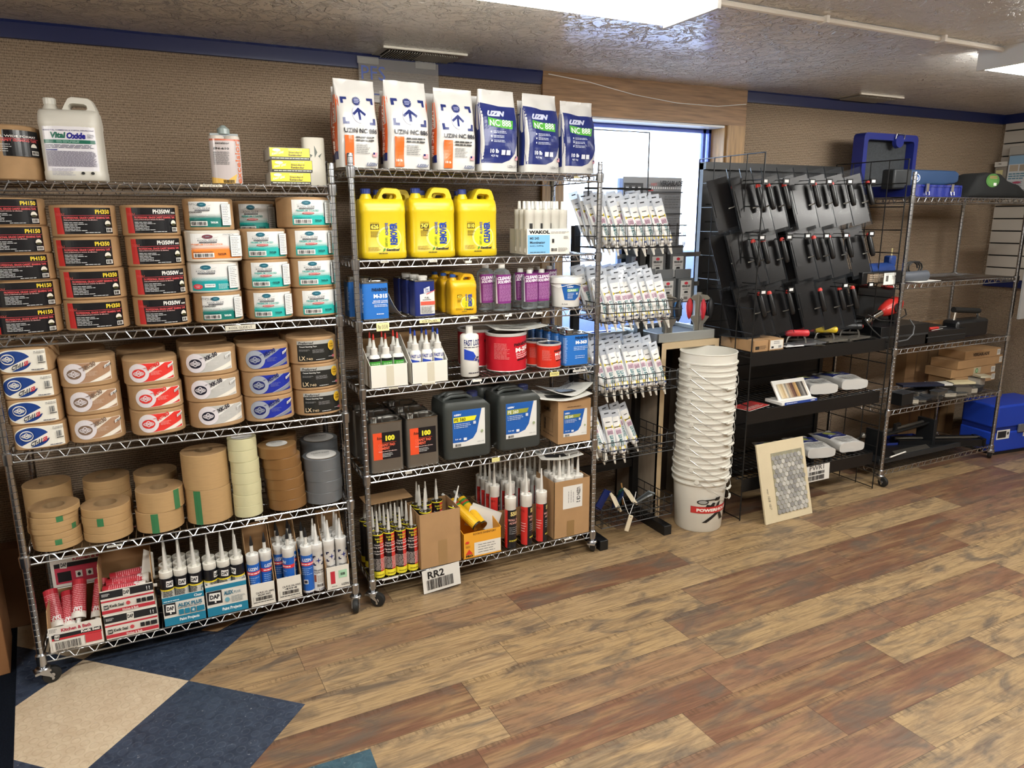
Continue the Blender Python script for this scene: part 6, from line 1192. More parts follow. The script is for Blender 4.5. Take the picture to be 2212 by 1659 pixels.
for zb, nx, ny, f, nm in cfg:
    for j in range(ny):
        for i in range(nx):
            if nm == 'fourth' and ((j == 1 and i in (1, 5, 6)) or (j == 0 and i not in (0, 1, 2))): continue
            x = sx0+.03+(sx1-sx0-.06)*i/(nx-1)+R3.uniform(-.006, .006); y = .055+.062*j+R3.uniform(-.006, .006)
            row = ('front', 'second', 'third', 'rear')[j]; front_hi = -.018 if j == 0 else 0
            place('pack', pack, 'white caulk tube pack, %s basket, %s row, %s from left' % (nm, row, nth[i]), (x, y+.0, zb-.035+.012*j+R3.uniform(0, .012)+front_hi*.5), (-.20-R3.uniform(0, .08), -.10-R3.uniform(0, .14), R3.uniform(-.25, .25)), 'caulk tube packs in the %s basket' % nm)
for k, (dx, yy) in enumerate(((.03, .02), (.055, .045), (.01, .06))): place('pack', pack, 'caulk pack leaning out at the left end of the fourth basket, %s' % nth[k], (sx0-.02+dx, yy, .50), (-.35, -.28, -.2), 'caulk tube packs in the fourth basket')
# sample tags in the lowest basket
for k, (px, py, y, rx, ry, lb) in enumerate(((1330, 1085, .06, -.9, .75, 'cream colour-chart card leaning at the left in the lowest basket'), (1362, 1072, .08, -1.0, .6, 'cream colour-chart card with string in the middle of the lowest basket'), (1358, 1130, -.01, .0, .25, 'cream card hanging on a string below the lowest basket'))):
    p = PY(px, py, y); w, h = (.055, .10) if k < 2 else (.022, .09); o = thing('colour_card', lb, 'card', (p.x, y, p.z), (rx if k < 2 else 0, ry, .3 if k < 2 else -.5)); MB().box(-w/2, w/2, -.006, .006, -h/2, h/2, mat('#d5c7ac', .7)).build('card', o, bevel=.001); MB().lathe([(.003, -.0064), (.003, .0064)], M_rubber, 8, T=Matrix.Translation((0, 0, h*.42)) @ Matrix.Rotation(math.pi/2, 4, 'X')).build('eyelet', o)
tag(MB().tube([PY(1345, 1072, .02), PY(1352, 1095, -.005), PY(1358, 1110, -.012)], .0015, M_white, 4).tube([PY(1374, 1062, .05), PY(1368, 1090, -.002), PY(1360, 1112, -.012)], .0015, M_white, 4).build('card_string'), 'thin white strings tying the cards over the lowest basket rim', 'string')
for k, (px, py, c, rz) in enumerate(((1385, 1062, '#8a8f92', .3), (1395, 1070, '#6d7478', -.2), (1340, 1100, '#1f3560', .9), (1350, 1102, '#17403c', .4), (1316, 1105, '#1c2c6a', .0), (1368, 1050, '#a07848', 1.1))):
    p = PY(px, py, .12); o = thing('swatch_strip', 'dark and grey colour swatch strip jumbled in the lowest basket, %s' % nth[k], 'swatch', (p.x, .12+.02*k, .175), (.9-.2*k, .5*math.sin(k*2), rz), 'swatch strips in the lowest basket'); MB().box(-.022, .022, -.004, .004, -.045, .075, mat(c, .35)).build('strip', o)
# ================================================================== laminate cabinet with tool tray
M_lam = mat('#8d7f6e', .6, var=.12, vscale=5, vstretch=(8, 8, 1), name='taupe_wood_laminate'); M_edge = mat('#c2ab88', .55, name='birch_edge'); M_tray = mat('#a6a8a4', .35, .4)
cx0, cx1, cy0, cy1, ct = 2.945, 3.345, .165, .56, 1.035
t = thing('cabinet', 'taupe laminate cabinet with grey tray top behind the bucket stack', 'cabinet', ((cx0+cx1)/2, cy0, 0)); hw = (cx1-cx0)/2; dd = cy1-cy0
MB().box(-hw, -hw+.018, .002, dd, 0, ct, M_lam).build('side_panel', t); MB().box(hw-.018, hw, .002, dd, 0, ct, M_lam).build('side_panel', t); MB().box(-hw, hw, dd-.01, dd, 0, ct, mat('#3a2c22', .8)).build('back_panel', t); MB().box(-hw, hw, .02, dd, ct-.02, ct, M_lam).build('top_panel', t)
f = MB().box(-hw, -hw+.03, 0, .02, 0, ct, M_edge).box(hw-.03, hw, 0, .02, 0, ct, M_edge).box(-hw+.03, hw-.03, 0, .02, ct-.035, ct, M_edge); f.build('face_frame', t)
o = thing('metal_tray', 'shallow grey metal tray with black inside on top of the cabinet', 'tray', ((cx0+cx1)/2-.015, cy0+.02, ct)); hw2 = hw-.0
mb = MB().box(-hw2, hw2, 0, .008, 0, .05, M_tray).box(-hw2, -hw2+.008, 0, dd-.03, 0, .05, M_tray).box(hw2-.008, hw2, 0, dd-.03, 0, .05, M_tray).box(-hw2, hw2, dd-.04, dd-.03, 0, .05, M_tray); mb.build('rim', o, bevel=.002); MB().box(-hw2+.008, hw2-.008, .008, dd-.04, .001, .028, mat('#0d0e10', .8)).build('liner', o)
o = thing('metal_tray', 'second grey tray on the window sill left of the cabinet', 'tray', (2.80, .45, 1.0)); MB().box(-.12, .12, 0, .16, 0, .008, M_tray).box(-.12, .12, 0, .008, 0, .07, M_tray).box(-.12, -.112, 0, .16, 0, .07, M_tray).box(.112, .12, 0, .16, 0, .07, M_tray).build('tray', o, bevel=.002)
# grip tools on the tray: grey carriers with oval coloured grips
M_tg = mat('#8f897c', .5)
def fintool(cols):
    def mk():
        o = thing('grip_tool', '', 'tool'); MB().box(-.012, .012, -.012, .012, 0, .215, M_tg).build('core_post', o)
        for k, c in enumerate(cols):
            T = Matrix.Rotation(k*2*math.pi/len(cols), 4, 'Z'); mb = MB()
            P = [(.010, 0), (.030, 0), (.030, .035), (.055, .072), (.062, .08), (.030, .085), (.030, .17), (.055, .178), (.060, .185), (.045, .200), (.010, .205)]
            mb.loft([[(x, -.005, z_) for x, z_ in P], [(x, .005, z_) for x, z_ in P]], M_tg, T=T); fn = mb.build('fin', o)
            g = MB().lathe([(.001, .0), (.009, .016), (.015, .05), (.016, .07), (.014, .09), (.008, .112), (.001, .122)], mat(c, .5, bump=.3, bscale=300), 14, T=T @ Matrix.Translation((.066, 0, .065)) @ Matrix.Scale(1.3, 4, (1, 0, 0))); g.build('grip', fn, sharp=80)
        return o
    return mk
p = PY(1441, 714, .30); place('ft1', fintool(('#2b7cc8', '#2b7cc8', '#c9303a', '#26272a')), 'grey tool carrier with blue grips, left one on the cabinet tray', (p.x, .30, ct+.032), .35)
p = PY(1507, 713, .30); place('ft2', fintool(('#232426', '#c9303a', '#c9303a', '#c9303a', '#232426')), 'grey tool carrier with red and black grips, right one on the cabinet tray', (p.x, .30, ct+.032), .6)
# VERSABLADE display board and blade packs
y = .42; a = PY(1347, 381, y); b = PY(1465, 560, y); w = b.x-a.x; h = a.z-PY(1347, 570, y).z
t = thing('display_board', 'grey printed blade display board standing in the window', 'display board', (a.x+w/2, y, a.z-h)); MB().box(-w/2, w/2, 0, .006, -.25, h, mat('#8b8d90', .5)).build('panel', t); MB().box(-w/2-.025, -w/2-.004, .0, .02, -.25, h*.98, mat('#7f9ad0', .4)).build('side_rail', t)
L = Lab(w, h, rough=.5); L.r(.01*w, .0, .33*w, .93*h, '#26282c'); 
for r_ in range(9):
    for c_ in range(3): L.r((.04+.1*c_)*w, (.86-.1*r_)*h, (.09+.1*c_)*w, (.885-.1*r_)*h, '#c8cacc'); L.fine((.03+.1*c_)*w, (.89-.1*r_)*h, (.1+.1*c_)*w, (.9-.1*r_)*h, 1, '#777', .5)
L.t('VERSABLADE', .58*w, .90*h, .98*w, .96*h, '#2a2b30', .05, .3); L.t('ROBERTS', .42*w, .9*h, .52*w, .93*h, '#b04848', .02)
v = []; f = []
for k in range(17): x = (.36+.037*k)*w; v += [(x, .865*h), (x+.02*w, .865*h), (x+.014*w, .89*h), (x+.006*w, .89*h)]; n = len(v)-4; f.append((n, n+1, n+2, n+3))
L.raw(v, f, '#dfe0e2'); 
for yy in (.82, .57, .34, .12): L.r(.36*w, yy*h, .98*w, (yy+.015)*h, '#36383c'); L.r(.37*w, (yy+.02)*h, .46*w, (yy+.035)*h, '#b03038'); L.fine(.66*w, (yy-.18)*h, .96*w, (yy-.03)*h, 5, '#55585c', .25)
L.p([(.42*w, .78*h), (.56*w, .78*h), (.62*w, .72*h), (.40*w, .72*h)], '#2a2a2e'); L.p([(.38*w, .66*h), (.60*w, .64*h), (.62*w, .71*h), (.40*w, .71*h)], '#6e7276'); L.p([(.40*w, .52*h), (.55*w, .52*h), (.6*w, .48*h), (.38*w, .48*h)], '#b02c34'); L.put(t, 'print', (0, -.0004, 0))
bp = Lab(.075, .115, rough=.5).r(0, 0, .075, .115, '#c9c9c6').e(.038, .10, .013, .008, '#c83040').t('VERSABLADE', .008, .078, .068, .09, '#2c2c30', .05, .2).fine(.015, .062, .06, .07, 1, '#777', .5).p([(.024, .045), (.052, .045), (.049, .056), (.027, .056)], '#1c1c20').bars(.022, .008, .052, .025, n=9).fine(.01, .03, .065, .04, 2, '#999', .4)
def blade():
    o = thing('blade_pack', '', 'blade pack'); MB().box(-.055, .055, 0, .03, 0, .135, mat('#5a5d5e', .5)).build('box', o, bevel=.001); MB().box(-.055, .055, .027, .029, .135, .185, mat('#6b6e70', .4)).build('hang_card', o); bp.put(o, 'label', (0, 0, .008)); return o
for k, (px, py) in enumerate(((1375, 603), (1419, 602), (1463, 601), (1402, 655), (1441, 655), (1480, 653))):
    yy = .36 if k < 3 else .31; p = PY(px, py, yy); place('blade', blade, 'grey boxed blade pack with white label, %s row, %s' % ('upper' if k < 3 else 'lower', ('left', 'middle', 'right')[k % 3]), (p.x, yy, p.z), 0, 'boxed blade packs')
o = MB().box(-.30, .28, .0, .004, -.02, .005, M_steel).box(-.3, .28, 0, .004, -.19, -.165, M_steel).build('hang_rail', loc=(3.10, .40, 1.50)); tag(o, 'grey metal rail carrying the blade packs in front of the window', 'rail')
# ================================================================== stack of white buckets
M_bk = mat('#dcd9cf', .38, name='bucket_plastic'); NB = 11; HB = .37; TOP = 1.00; SP = (TOP-HB)/(NB-1); RB, RT = .1285, .150
def bucket():
    o = thing('plastic_bucket', '', 'bucket'); r = lambda z_: RB+(RT-RB)*z_/HB; w = .003
    pr = [(.001, .006), (RB-.012, .006), (RB-.010, 0), (RB-.004, 0), (RB, .006), (r(HB-.095), HB-.095), (r(HB-.09)+.010, HB-.093), (r(HB-.09)+.010, HB-.086), (r(HB-.08), HB-.084), (r(HB-.06), HB-.062), (r(HB-.06)+.011, HB-.060), (r(HB)+.009, HB-.052), (r(HB), HB-.050), (r(HB), HB-.006), (r(HB)+.004, HB-.004), (r(HB)+.003, HB), (r(HB)-w, HB), (r(HB)-w, HB-.02), (RB-w-.002, .014), (.001, .012)]
    MB().lathe(pr, M_bk, 56, cap=False).build('tub', o, sharp=50)
    R_ = RT+.007; zt = HB-.07; b = MB(); P = []; dr = .115
    for k in range(17): a = math.pi*k/16; x = -R_*math.cos(a); s = math.sin(a); P.append((x*1.01, -R_*s*1.04-.002, zt-dr*s**1.2))
    b.tube(P, .0019, mat('#c9c7c0', .3, .5), 5); bo = b.build('bail', o, rot=(0, 0, 0)); g = MB().tube(P[7:10], .0065, M_bk, 8); g.build('grip', bo)
    for s in (-1, 1): MB().lathe([(.014, 0), (.013, .008), (.001, .009)], M_bk, 12, T=Matrix.Translation((s*(RT+.002), 0, zt)) @ Matrix.Rotation(s*math.pi/2, 4, 'Y')).build('ear', o)
    return o
for k in range(NB):
    lb = 'white bucket, ' + ('bottom one with red lettered banner' if k == 0 else 'topmost of the stack, open rim showing' if k == NB-1 else '%s from the bottom of the stack' % ('', 'second', 'third', 'fourth', 'fifth', 'sixth', 'seventh', 'eighth', 'ninth', 'tenth')[k])
    o = place('bucket', bucket, lb, (3.156+.0012*k, .047, k*SP+.0), .55-.035*k+rnd.uniform(-.12, .12), 'stack of white buckets')
    if k == 0: o.rotation_euler.z = .75; b0 = o
    o.scale = (1, 1, 1)
def bucket0_print():
    L = Lab(.26, .17, rough=.35); L.p([(.0, .075), (.26, .075), (.26, .115), (.0, .115)], '#b02a2c'); L.p([(.003, .078), (.257, .078), (.257, .112), (.003, .112)], '#c23432'); L.t('POWERHOUSE', .03, .085, .235, .104, '#f0e6e0', .06)
    L.p([(.06, .02), (.085, .02), (.16, .075), (.13, .075)], '#17171a'); L.p([(.17, .03), (.20, .03), (.17, .075), (.15, .075)], '#17171a'); L.e(.06, .143, .03, .014, '#2a2a2c', 18); L.e(.06, .143, .022, .010, '#9a9a98', 18); L.p([(.075, .15), (.14, .157), (.14, .163), (.07, .157)], '#17171a'); L.p([(.12, .150), (.15, .152), (.155, .17), (.125, .168)], '#17171a'); L.p([(.075, .117), (.12, .117), (.125, .138), (.11, .14), (.10, .125), (.08, .13)], '#17171a'); L.p([(.13, .117), (.15, .12), (.155, .145), (.14, .14)], '#17171a')
    me = L.mesh('banner_print', path=superell(.1295, .1295, 2, 48), step=.008)
    for v_ in me.vertices: z_ = v_.co.z+.04; k = (RB+(RT-RB)*z_/HB+.0008)/.1295; v_.co.x *= k; v_.co.y *= k
    q = link('banner_print', me, b0, (0, 0, .04)); q.rotation_euler.z = -.02-b0.rotation_euler.z
bucket0_print()
# ================================================================== gridwall display with black shelves
GX0, GX1, GF, GB, GT = 3.385, 4.50, -.045, .455, 2.022
t = thing('gridwall_display', 'black gridwall and panel display unit full of bagged trowels', 'display unit', ((GX0+GX1)/2, 0, 0)); cxg = (GX0+GX1)/2
pn = MB().box(GX0-cxg+.02, GX1-cxg-.02, .43, .45, .08, 2.005, M_black)
for k in range(19): z_ = .2+.1*k*.98; pn.box(GX0-cxg+.03, GX1-cxg-.03, .4285, .4302, z_, z_+.008, mat('#000000', .9))
pn.box(GX0-cxg, GX1-cxg, .40, .46, 1.965, 2.005, M_black).box(GX0-cxg, GX0-cxg+.03, .42, .46, 0, 2.0, M_black).box(GX1-cxg-.03, GX1-cxg, .42, .46, 0, 2.0, M_black); pn.build('slotted_panel', t)
for x in (GX0-cxg, GX1-cxg):
    g = MB(); r = .0032
    for i in range(5): y_ = GF+(GB-GF)*i/4; g.tube([(0, y_, .005), (0, y_, GT)], r if i not in (0, 4) else .004, M_black, 5)
    for k in range(16): z_ = .012+(GT-.012)*k/15; g.tube([(.004, GF, z_), (.004, GB, z_)], r, M_black, 5)
    g.build('side_grid', t, (x, 0, 0))
SH = (.975, .645, .245)
for z_ in SH:
    s_ = MB().box(GX0-cxg+.012, GX1-cxg-.012, GF+.012, GF+.018, z_-.075, z_, M_black)
    for k in range(27): x = GX0-cxg+.03+(GX1-GX0-.06)*k/26; s_.tube([(x, GF+.015, z_-.006), (x, .43, z_-.006)], .003, M_black, 4)
    for k in range(5): y_ = GF+.06+.09*k; s_.tube([(GX0-cxg+.012, y_, z_-.01), (GX1-cxg-.012, y_, z_-.01)], .003, M_black, 4)
    s_.build('shelf', t)
for k, (px, py) in enumerate(((1648, 396), (1694, 396), (1750, 397), (1787, 397), (1831, 397), (1882, 396), (1641, 518), (1700, 517), (1740, 514), (1781, 514), (1823, 513), (1878, 509), (1644, 636), (1704, 630), (1822, 621), (1877, 619))):
    p = PY(px, py, .0); h_ = MB().tube([(0, .43, 0), (0, .0, .0), (0, -.004, -.0)], .0026, M_black, 5).tube([(.03, .43, .02), (.03, .0, .02)], .002, M_black, 5).box(-.012, .034, -.006, 0, -.006, .026, M_black); h_.build('hook', t, (p.x-cxg, 0, p.z))
    MB().box(-.004, .024, -.0075, -.006, .004, .019, mat('#e8e8e8', .5)).build('price_tag', t, (p.x-cxg, 0, p.z))
# bagged trowels
M_bag = glassy('#5a5e64', .02, .12, 'clear_bag'); M_tro = mat('#1d1a1a', .28, .3, name='dark_trowel_steel'); RED_ = '#c8342c'
def trowel():
    o = thing('bagged_trowel', '', 'trowel'); MB().box(-.060, .060, -.0008, .0008, -.285, 0, M_tro).box(-.05, -.028, -.004, -.0008, -.20, -.06, M_tro).build('blade', o)
    h_ = MB().lathe([(.004, -.062), (.011, -.06), (.015, -.045), (.016, 0), (.0155, .045), (.013, .062)], M_blackpl, 12, T=Matrix.Translation((.062, -.045, -.135))); ho = h_.build('handle', o, sharp=60)
    MB().lathe([(.013, .060), (.0135, .068), (.009, .078), (.001, .08)], mat(RED_, .45), 12, T=Matrix.Translation((.062, -.045, -.135))).build('handle_end', ho); MB().tube([(.062, -.045, -.16), (.05, -.02, -.17), (.03, -.003, -.17)], .004, M_steel, 5).build('shank', ho)
    b = MB(); V = []
    for k, (xx, zz) in enumerate(((-.072, .03), (-.03, .034), (.03, .026), (.072, .034))): pass
    S_ = [[(-.070, -.003, zz), (.0, -.006-.003*math.sin(zz*40), zz), (.070, -.003, zz+.006*math.sin(zz*30)), (.070, .003, zz), (.0, .004, zz), (-.070, .003, zz)] for zz in (-.305, -.29, -.2, -.1, 0, .018, .035)]
    b.loft(S_, M_bag, cap=False); b.build('bag', o, sharp=80); return o
def tro(px, py, y, lb, sc=1, rz=-.22): 
    p = PY(px, py, y); o = place('tro', trowel, lb, (p.x-.062, y, p.z), (-.16, -.24, rz), 'bagged trowels on the gridwall'); return o
for rw, (hz, xs) in enumerate(((387, (1578, 1606, 1630, 1652, 1686, 1722, 1751, 1788, 1826, 1866)), (507, (1584, 1600, 1620, 1641, 1682, 1720, 1750, 1782, 1822, 1868)), (620, (1606, 1618, 1634, 1655, 1695, 1728, 1764, 1806, 1834)))):
    for k, px in enumerate(xs):
        q = k/len(xs); py = hz-8*q-(10*q if rw else 0); tro(px-12, py, .11+(.09 if k in (0, 1, 5) else 0), 'dark bagged trowel with black handle, %s row, %s from left' % (('top', 'middle', 'lower')[rw], nth[k]))
# on the top black shelf
zt = SH[0]+.001
for k, (a, b, d, lb) in enumerate(((1629, 1660, .26, 'brown blade box with printed end, left on the top black shelf'), (1662, 1693, .20, 'brown blade box with white label, second on the top black shelf'))):
    xc, w = front_span(a, b, 755, -.025); h = .062; L = Lab(w, h, rough=.6)
    if k == 0: L.r(.1*w, .2*h, .38*w, .5*h, '#2a2118').fine(.42*w, .2*h, .85*w, .55*h, 3, '#5a4630', .5)
    else: L.r(.06*w, .12*h, .94*w, .92*h, '#dcdad2').fine(.3*w, .55*h, .7*w, .85*h, 2, '#777', .4).r(.14*w, .2*h, .3*w, .38*h, '#222').r(.62*w, .2*h, .82*w, .42*h, '#999')
    o = block('blade_box', w*.98, d, h, M_card, L, .001)(); o.location = (xc, -.022, zt); tag(o, lb, 'box')
o = MB().box(-.07, .07, -.09, .09, 0, .006, mat('#2a2c30', .25)).build('wrapped_trowel', loc=(3.47, .14, zt+.064), rot=(0, 0, .3)); tag(o, 'dark plastic-wrapped blade lying on the left brown box', 'trowel')
def hand_trowel(col, endc, L_=.30):
    def mk():
        o = thing('hand_trowel', '', 'trowel'); MB().box(-L_/2, L_/2, -.05, .05, 0, .0016, mat('#6f6d6a', .25, .9)).box(-L_*.4, L_*.4, -.008, .008, .0016, .008, mat('#8b8987', .25, .9)).build('blade', o)
        MB().tube([(-.06, 0, .005), (-.05, 0, .04), (-.03, 0, .052)], .005, M_steel, 6).tube([(.055, 0, .005), (.05, 0, .03), (.04, 0, .05)], .005, M_steel, 6).build('shank', o)
        h_ = MB().lathe([(.012, -.068), (.018, -.06), (.020, -.02), (.019, .03), (.021, .055), (.018, .064), (.012, .067)], mat(col, .4), 16, T=Matrix.Translation((0, 0, .066)) @ Matrix.Rotation(math.pi/2, 4, 'Y')).build('handle', o, sharp=60)
        MB().lathe([(.012, .066), (.011, .070), (.001, .070)], mat(endc, .4), 14, T=Matrix.Translation((0, 0, .066)) @ Matrix.Rotation(math.pi/2, 4, 'Y')).build('handle_end', h_); return o
    return mk
for key, col, ec, px, py, y, rz, lb in (('ht1', '#c22d35', '#1c1c1e', 1722, 720, .06, -.5, 'red-handled trowel lying on the top black shelf, front one'), ('ht1', '#c22d35', '#1c1c1e', 1745, 717, .14, -.5, 'red-handled trowel lying behind the other red one'), ('ht2', '#e0c22a', '#cf4a2a', 1783, 717, .08, -.5, 'yellow-handled trowel with red end on the top black shelf'), ('ht3', '#161719', '#c8342c', 1838, 706, .10, -.55, 'black-handled trowel with red end, left of two'), ('ht3', '#161719', '#c8342c', 1857, 705, .18, -.55, 'black-handled trowel with red end, right of two')):
    p = PY(px, py, y); place(key, hand_trowel(col, ec), lb, (p.x, y, zt+.002*(y > .1)), rz, 'trowels lying on the black shelf')
o = thing('float_tool', 'black float with polished metal bow handle beside the labelled brown box', 'trowel', (3.66, .10, zt), -.4); MB().box(-.09, .09, -.04, .04, 0, .02, M_blackpl).build('pad', o, bevel=.002); MB().tube([(-.07, 0, .02), (-.06, 0, .07), (-.03, 0, .085), (.03, 0, .075), (.06, 0, .05), (.075, 0, .02)], .007, mat('#d0d2d4', .12, 1), 8).build('handle', o)
for k, (px, py, w, d, c, lb) in enumerate(((1715, 750, .13, .05, '#e6e6e6', 'white strip lying at the front lip of the top black shelf'), (1738, 738, .16, .10, '#77777a', 'wrapped flat steel blade on the top black shelf, left'), (1762, 732, .16, .10, '#6a6a6c', 'wrapped flat steel blade on the top black shelf, middle'), (1815, 724, .22, .10, '#6b675f', 'wrapped notched blade on the top black shelf, right'), (1855, 719, .20, .08, '#5f5b55', 'plastic-wrapped blade at the right end of the top black shelf'))):
    p = PY(px, py, .01); o = MB().box(-w/2, w/2, -d/2, d/2, 0, .005+.002*k, mat(c, .25, .3 if k else 0)).build('wrapped_trowel', loc=(p.x, .0+d/2, zt+.001), rot=(0, 0, -.1+.05*k), bevel=.001); tag(o, lb, 'trowel')
# middle black shelf
zm = SH[1]+.001
L = Lab(.21, .12).r(0, 0, .21, .12, '#a8302e').fine(.02, .03, .19, .1, 8, '#5a2a2a', .5).fine(.02, .01, .19, .05, 4, '#d8c8c0', .3); o = thing('red_leaflet', 'red printed leaflet at the left end of the middle black shelf', 'leaflet', (3.50, .05, zm)); MB().box(-.105, .105, -.06, .06, 0, .002, M_paper).build('sheet', o); L.put(o, 'print', (0, -.06, .0022), (-math.pi/2, 0, 0)); o.rotation_euler.z = .25
o = thing('sample_book', 'white swatch sample book with striped colour strips and blue edge', 'sample book', (PY(1728, 858, -.02).x, -.02, zm)); w = .26
MB().box(-w/2-.02, w/2, -.01, .12, 0, .018, M_white).build('base', o, bevel=.002); MB().box(-w/2, w/2, -.006, .004, .0, .125, M_white).build('back_plate', o, (0, .035, .016), (-.62, 0, 0), bevel=.002)
L = Lab(w*.84, .09, rough=.3); cols = ['#d8c8a8', '#c9b48c', '#b59a6e', '#d2c4ac', '#8f8a80', '#b8a48a', '#9a8064', '#6e4a38', '#4a2c22', '#a07a4c', '#c09a5e', '#3c3632', '#5e5a56', '#8a8680', '#33302e', '#c8beb0']
for k in range(48): L.r(w*.84*k/48, 0, w*.84*(k+.85)/48, .09, cols[(k//3) % 16], up=1 if k == 0 else 0)
L.put(o, 'swatches', (.0, .028+.001, .030), (-.62, 0, 0)); L = Lab(w, .016).r(0, 0, w, .016, '#22408e').t('UZIN', .8*w, .004, .93*w, .012, '#e0e4ee', .03).fine(.05*w, .004, .4*w, .012, 1, '#cdd6ea', .5); L.put(o, 'edge_print', (0, -.0105, .001))
def L_pw(w, h): L = Lab(w, h, rough=.35); L.p([(0, .35*h), (.75*w, .35*h), (.9*w, .6*h), (.85*w, .9*h), (0, .9*h)], '#1c2660'); L.r(.2*w, .55*h, .6*w, .75*h, '#9aa04a'); L.fine(.1*w, .05*h, .9*w, .3*h, 5, '#888', .4); L.fine(.1*w, .4*h, .7*w, .5*h, 2, '#c8cce0', .4); return L
pw = pouch_maker(.19, .036, .30, L_pw(.17, .29), None, seed=21)
for zz, px, py, y, rz, ry, lb in ((zm, 1795, 848, .0, -.5, 0, 'white and navy powder pouch lying on the middle black shelf, front'), (zm, 1862, 835, .0, -.45, 0, 'white and navy powder pouch lying on the middle black shelf, right'), (SH[2]+.001, 1790, 985, -.02, -.5, 0, 'white and navy powder pouch lying on the lowest black shelf, middle'), (SH[2]+.001, 1855, 975, -.02, -.4, 0, 'white and navy powder pouch lying on the lowest black shelf, right'), (SH[2]+.001, 1715, 1000, -.0, -.6, 0, 'powder pouch mostly hidden behind the tile sample board')):
    p = PY(px, py, y); place('pw', pw, lb, (p.x-.02, y+.035, zz+.042), (-math.pi/2+.03, 0, rz+.25), 'powder pouches on the black shelves')
o = thing('barcode_sign', 'white sign reading PWR1 with barcodes hanging on the lowest black shelf', 'sign', (4.00, GF+.009, .140)); MB().box(-.10, .10, -.002, 0, 0, .105, mat('#dedcd6', .5)).build('card', o); L = Lab(.20, .105); L.t('PWR1', .03, .070, .15, .10, '#1c1c1e', .0); L.bars(.025, .042, .16, .062, n=24); L.bars(.02, .008, .16, .036, n=26); L.put(o, 'print', (0, -.0025, 0)); o.rotation_euler = (-.05, 0, .0)
# tile sample board on the floor
a = PZ(1655, 1135, 0); b = PZ(1755, 1109, 0); ang = math.atan2(b.y-a.y, b.x-a.x); w = (b-a).length
o = thing('tile_sample_board', 'cream board with silver hexagon mosaic leaning on the black display', 'sample board', (a.x, a.y, .002), (0, 0, 0)); hgt = .455
tl = math.radians(15); Tm = Matrix.Rotation(ang, 4, 'Z') @ Matrix.Rotation(-tl, 4, 'X'); o.rotation_euler = Tm.to_euler()
MB().box(0, w, 0, .010, 0, hgt, mat('#cdbf9f', .7, var=.05)).build('board', o); MB().box(w*.27, w*.93, -.003, 0, hgt*.09, hgt*.86, mat('#8e8a74', .85, var=.15, vscale=30)).build('grout_bed', o)
hx = MB(); r = .0165; k = 0
for j in range(13):
    for i in range(8):
        x = w*.30+r*1.78*i+(r*.89 if j % 2 else 0); z_ = hgt*.12+r*1.55*j
        if x > w*.92: continue
        P = [(x+r*.93*math.sin(q), z_+r*.93*math.cos(q)) for q in [math.pi/3*m_ for m_ in range(6)]]; m_ = mat(rnd.choice(('#b4b4b2', '#a4a4a4', '#c4c4c0', '#dcdbd6')), .25, .35)
        hx.loft([[(p_[0], -.003, p_[1]) for p_ in P], [(x+(p_[0]-x)*.9, -.007, z_+(p_[1]-z_)*.9) for p_ in P]], m_)
hx.build('hexagon_tiles', o); L = Lab(.12, .02).t('wer 10/8 10/7', 0, 0, .12, .018, '#555', -.01, .3); L.put(o, 'pencil_note', (w*.10, -.001, hgt*.30), (0, math.pi/2*.96, 0))
# ================================================================== far rack contents
z = Z3[0]+.004; NVY = mat('#1f2a78', .38, name='royal_blue_plastic'); FOAM = mat('#3c3f42', .95, bump=.6, bscale=150, var=.2, vscale=80, name='grey_egg_foam')
o = thing('tool_case', 'open blue tool case with grey foam lid standing up, top of far rack', 'tool case', (5.0, .02, z))
a = PY(1855, 425, .33).x-5.0; b = PY(1970, 425, .33).x-5.0; hl = PY(1910, 288, .33).z-z
ld = MB(); w = b-a; P = rrect(w/2, hl/2-.01, .03, 4); Q = rrect(w/2-.035, hl/2-.05, .02, 4); cxl = (a+b)/2; n = len(P)
V = []; 
for pts, y in ((P, .39), (P, .31), (Q, .31), (Q, .37)): V += [(x+cxl, y, q+hl/2+.01) for x, q in pts]
F = [tuple(range(n))]
for s_ in range(3):
    for k in range(n): F.append((s_*n+k, s_*n+(k+1) % n, (s_+1)*n+(k+1) % n, (s_+1)*n+k))
ld.add(V, F, NVY); ld.add([(x+cxl, .368, q+hl/2+.01) for x, q in Q], [tuple(range(n))], FOAM); ld.build('lid', o, sharp=40)
MB().tube([(cxl+.02, .30, hl-.03), (cxl+.02, .295, hl+.0), (cxl+.10, .295, hl+.0), (cxl+.10, .30, hl-.03)], .004, mat('#d8d8d8', .2, 1), 6).build('lid_latch', o); MB().lathe([(.042, 0), (.038, .025)], NVY, 20, T=Matrix.Translation((cxl+.055, .318, hl-.045)) @ Matrix.Rotation(math.pi/2, 4, 'X')).build('grip_recess', o)
x0 = PY(1880, 425, .30).x-5.0; x1 = PY(2082, 425, .0).x-5.0
bs = MB(); bs.box(x0, x1, .0, .30, 0, .006, NVY)
fr = [(x0+(x1-x0)*t, .012*math.sin(t*21)**2) for t in [k/40 for k in range(41)]]
bs.loft([[(x, y-.004, q) for x, y in fr]+[(x, y+.004, q) for x, y in fr[::-1]] for q in (0, .068)], NVY); bs.loft([[(x, y-.009, q) for x, y in fr]+[(x, y, q) for x, y in fr[::-1]] for q in (.058, .070)], NVY)
bs.box(x0-.004, x0+.004, 0, .30, 0, .065, NVY).box(x1-.004, x1+.004, 0, .30, 0, .065, NVY).box(x0, x1, .296, .304, 0, .065, NVY); bs.build('base_tray', o)
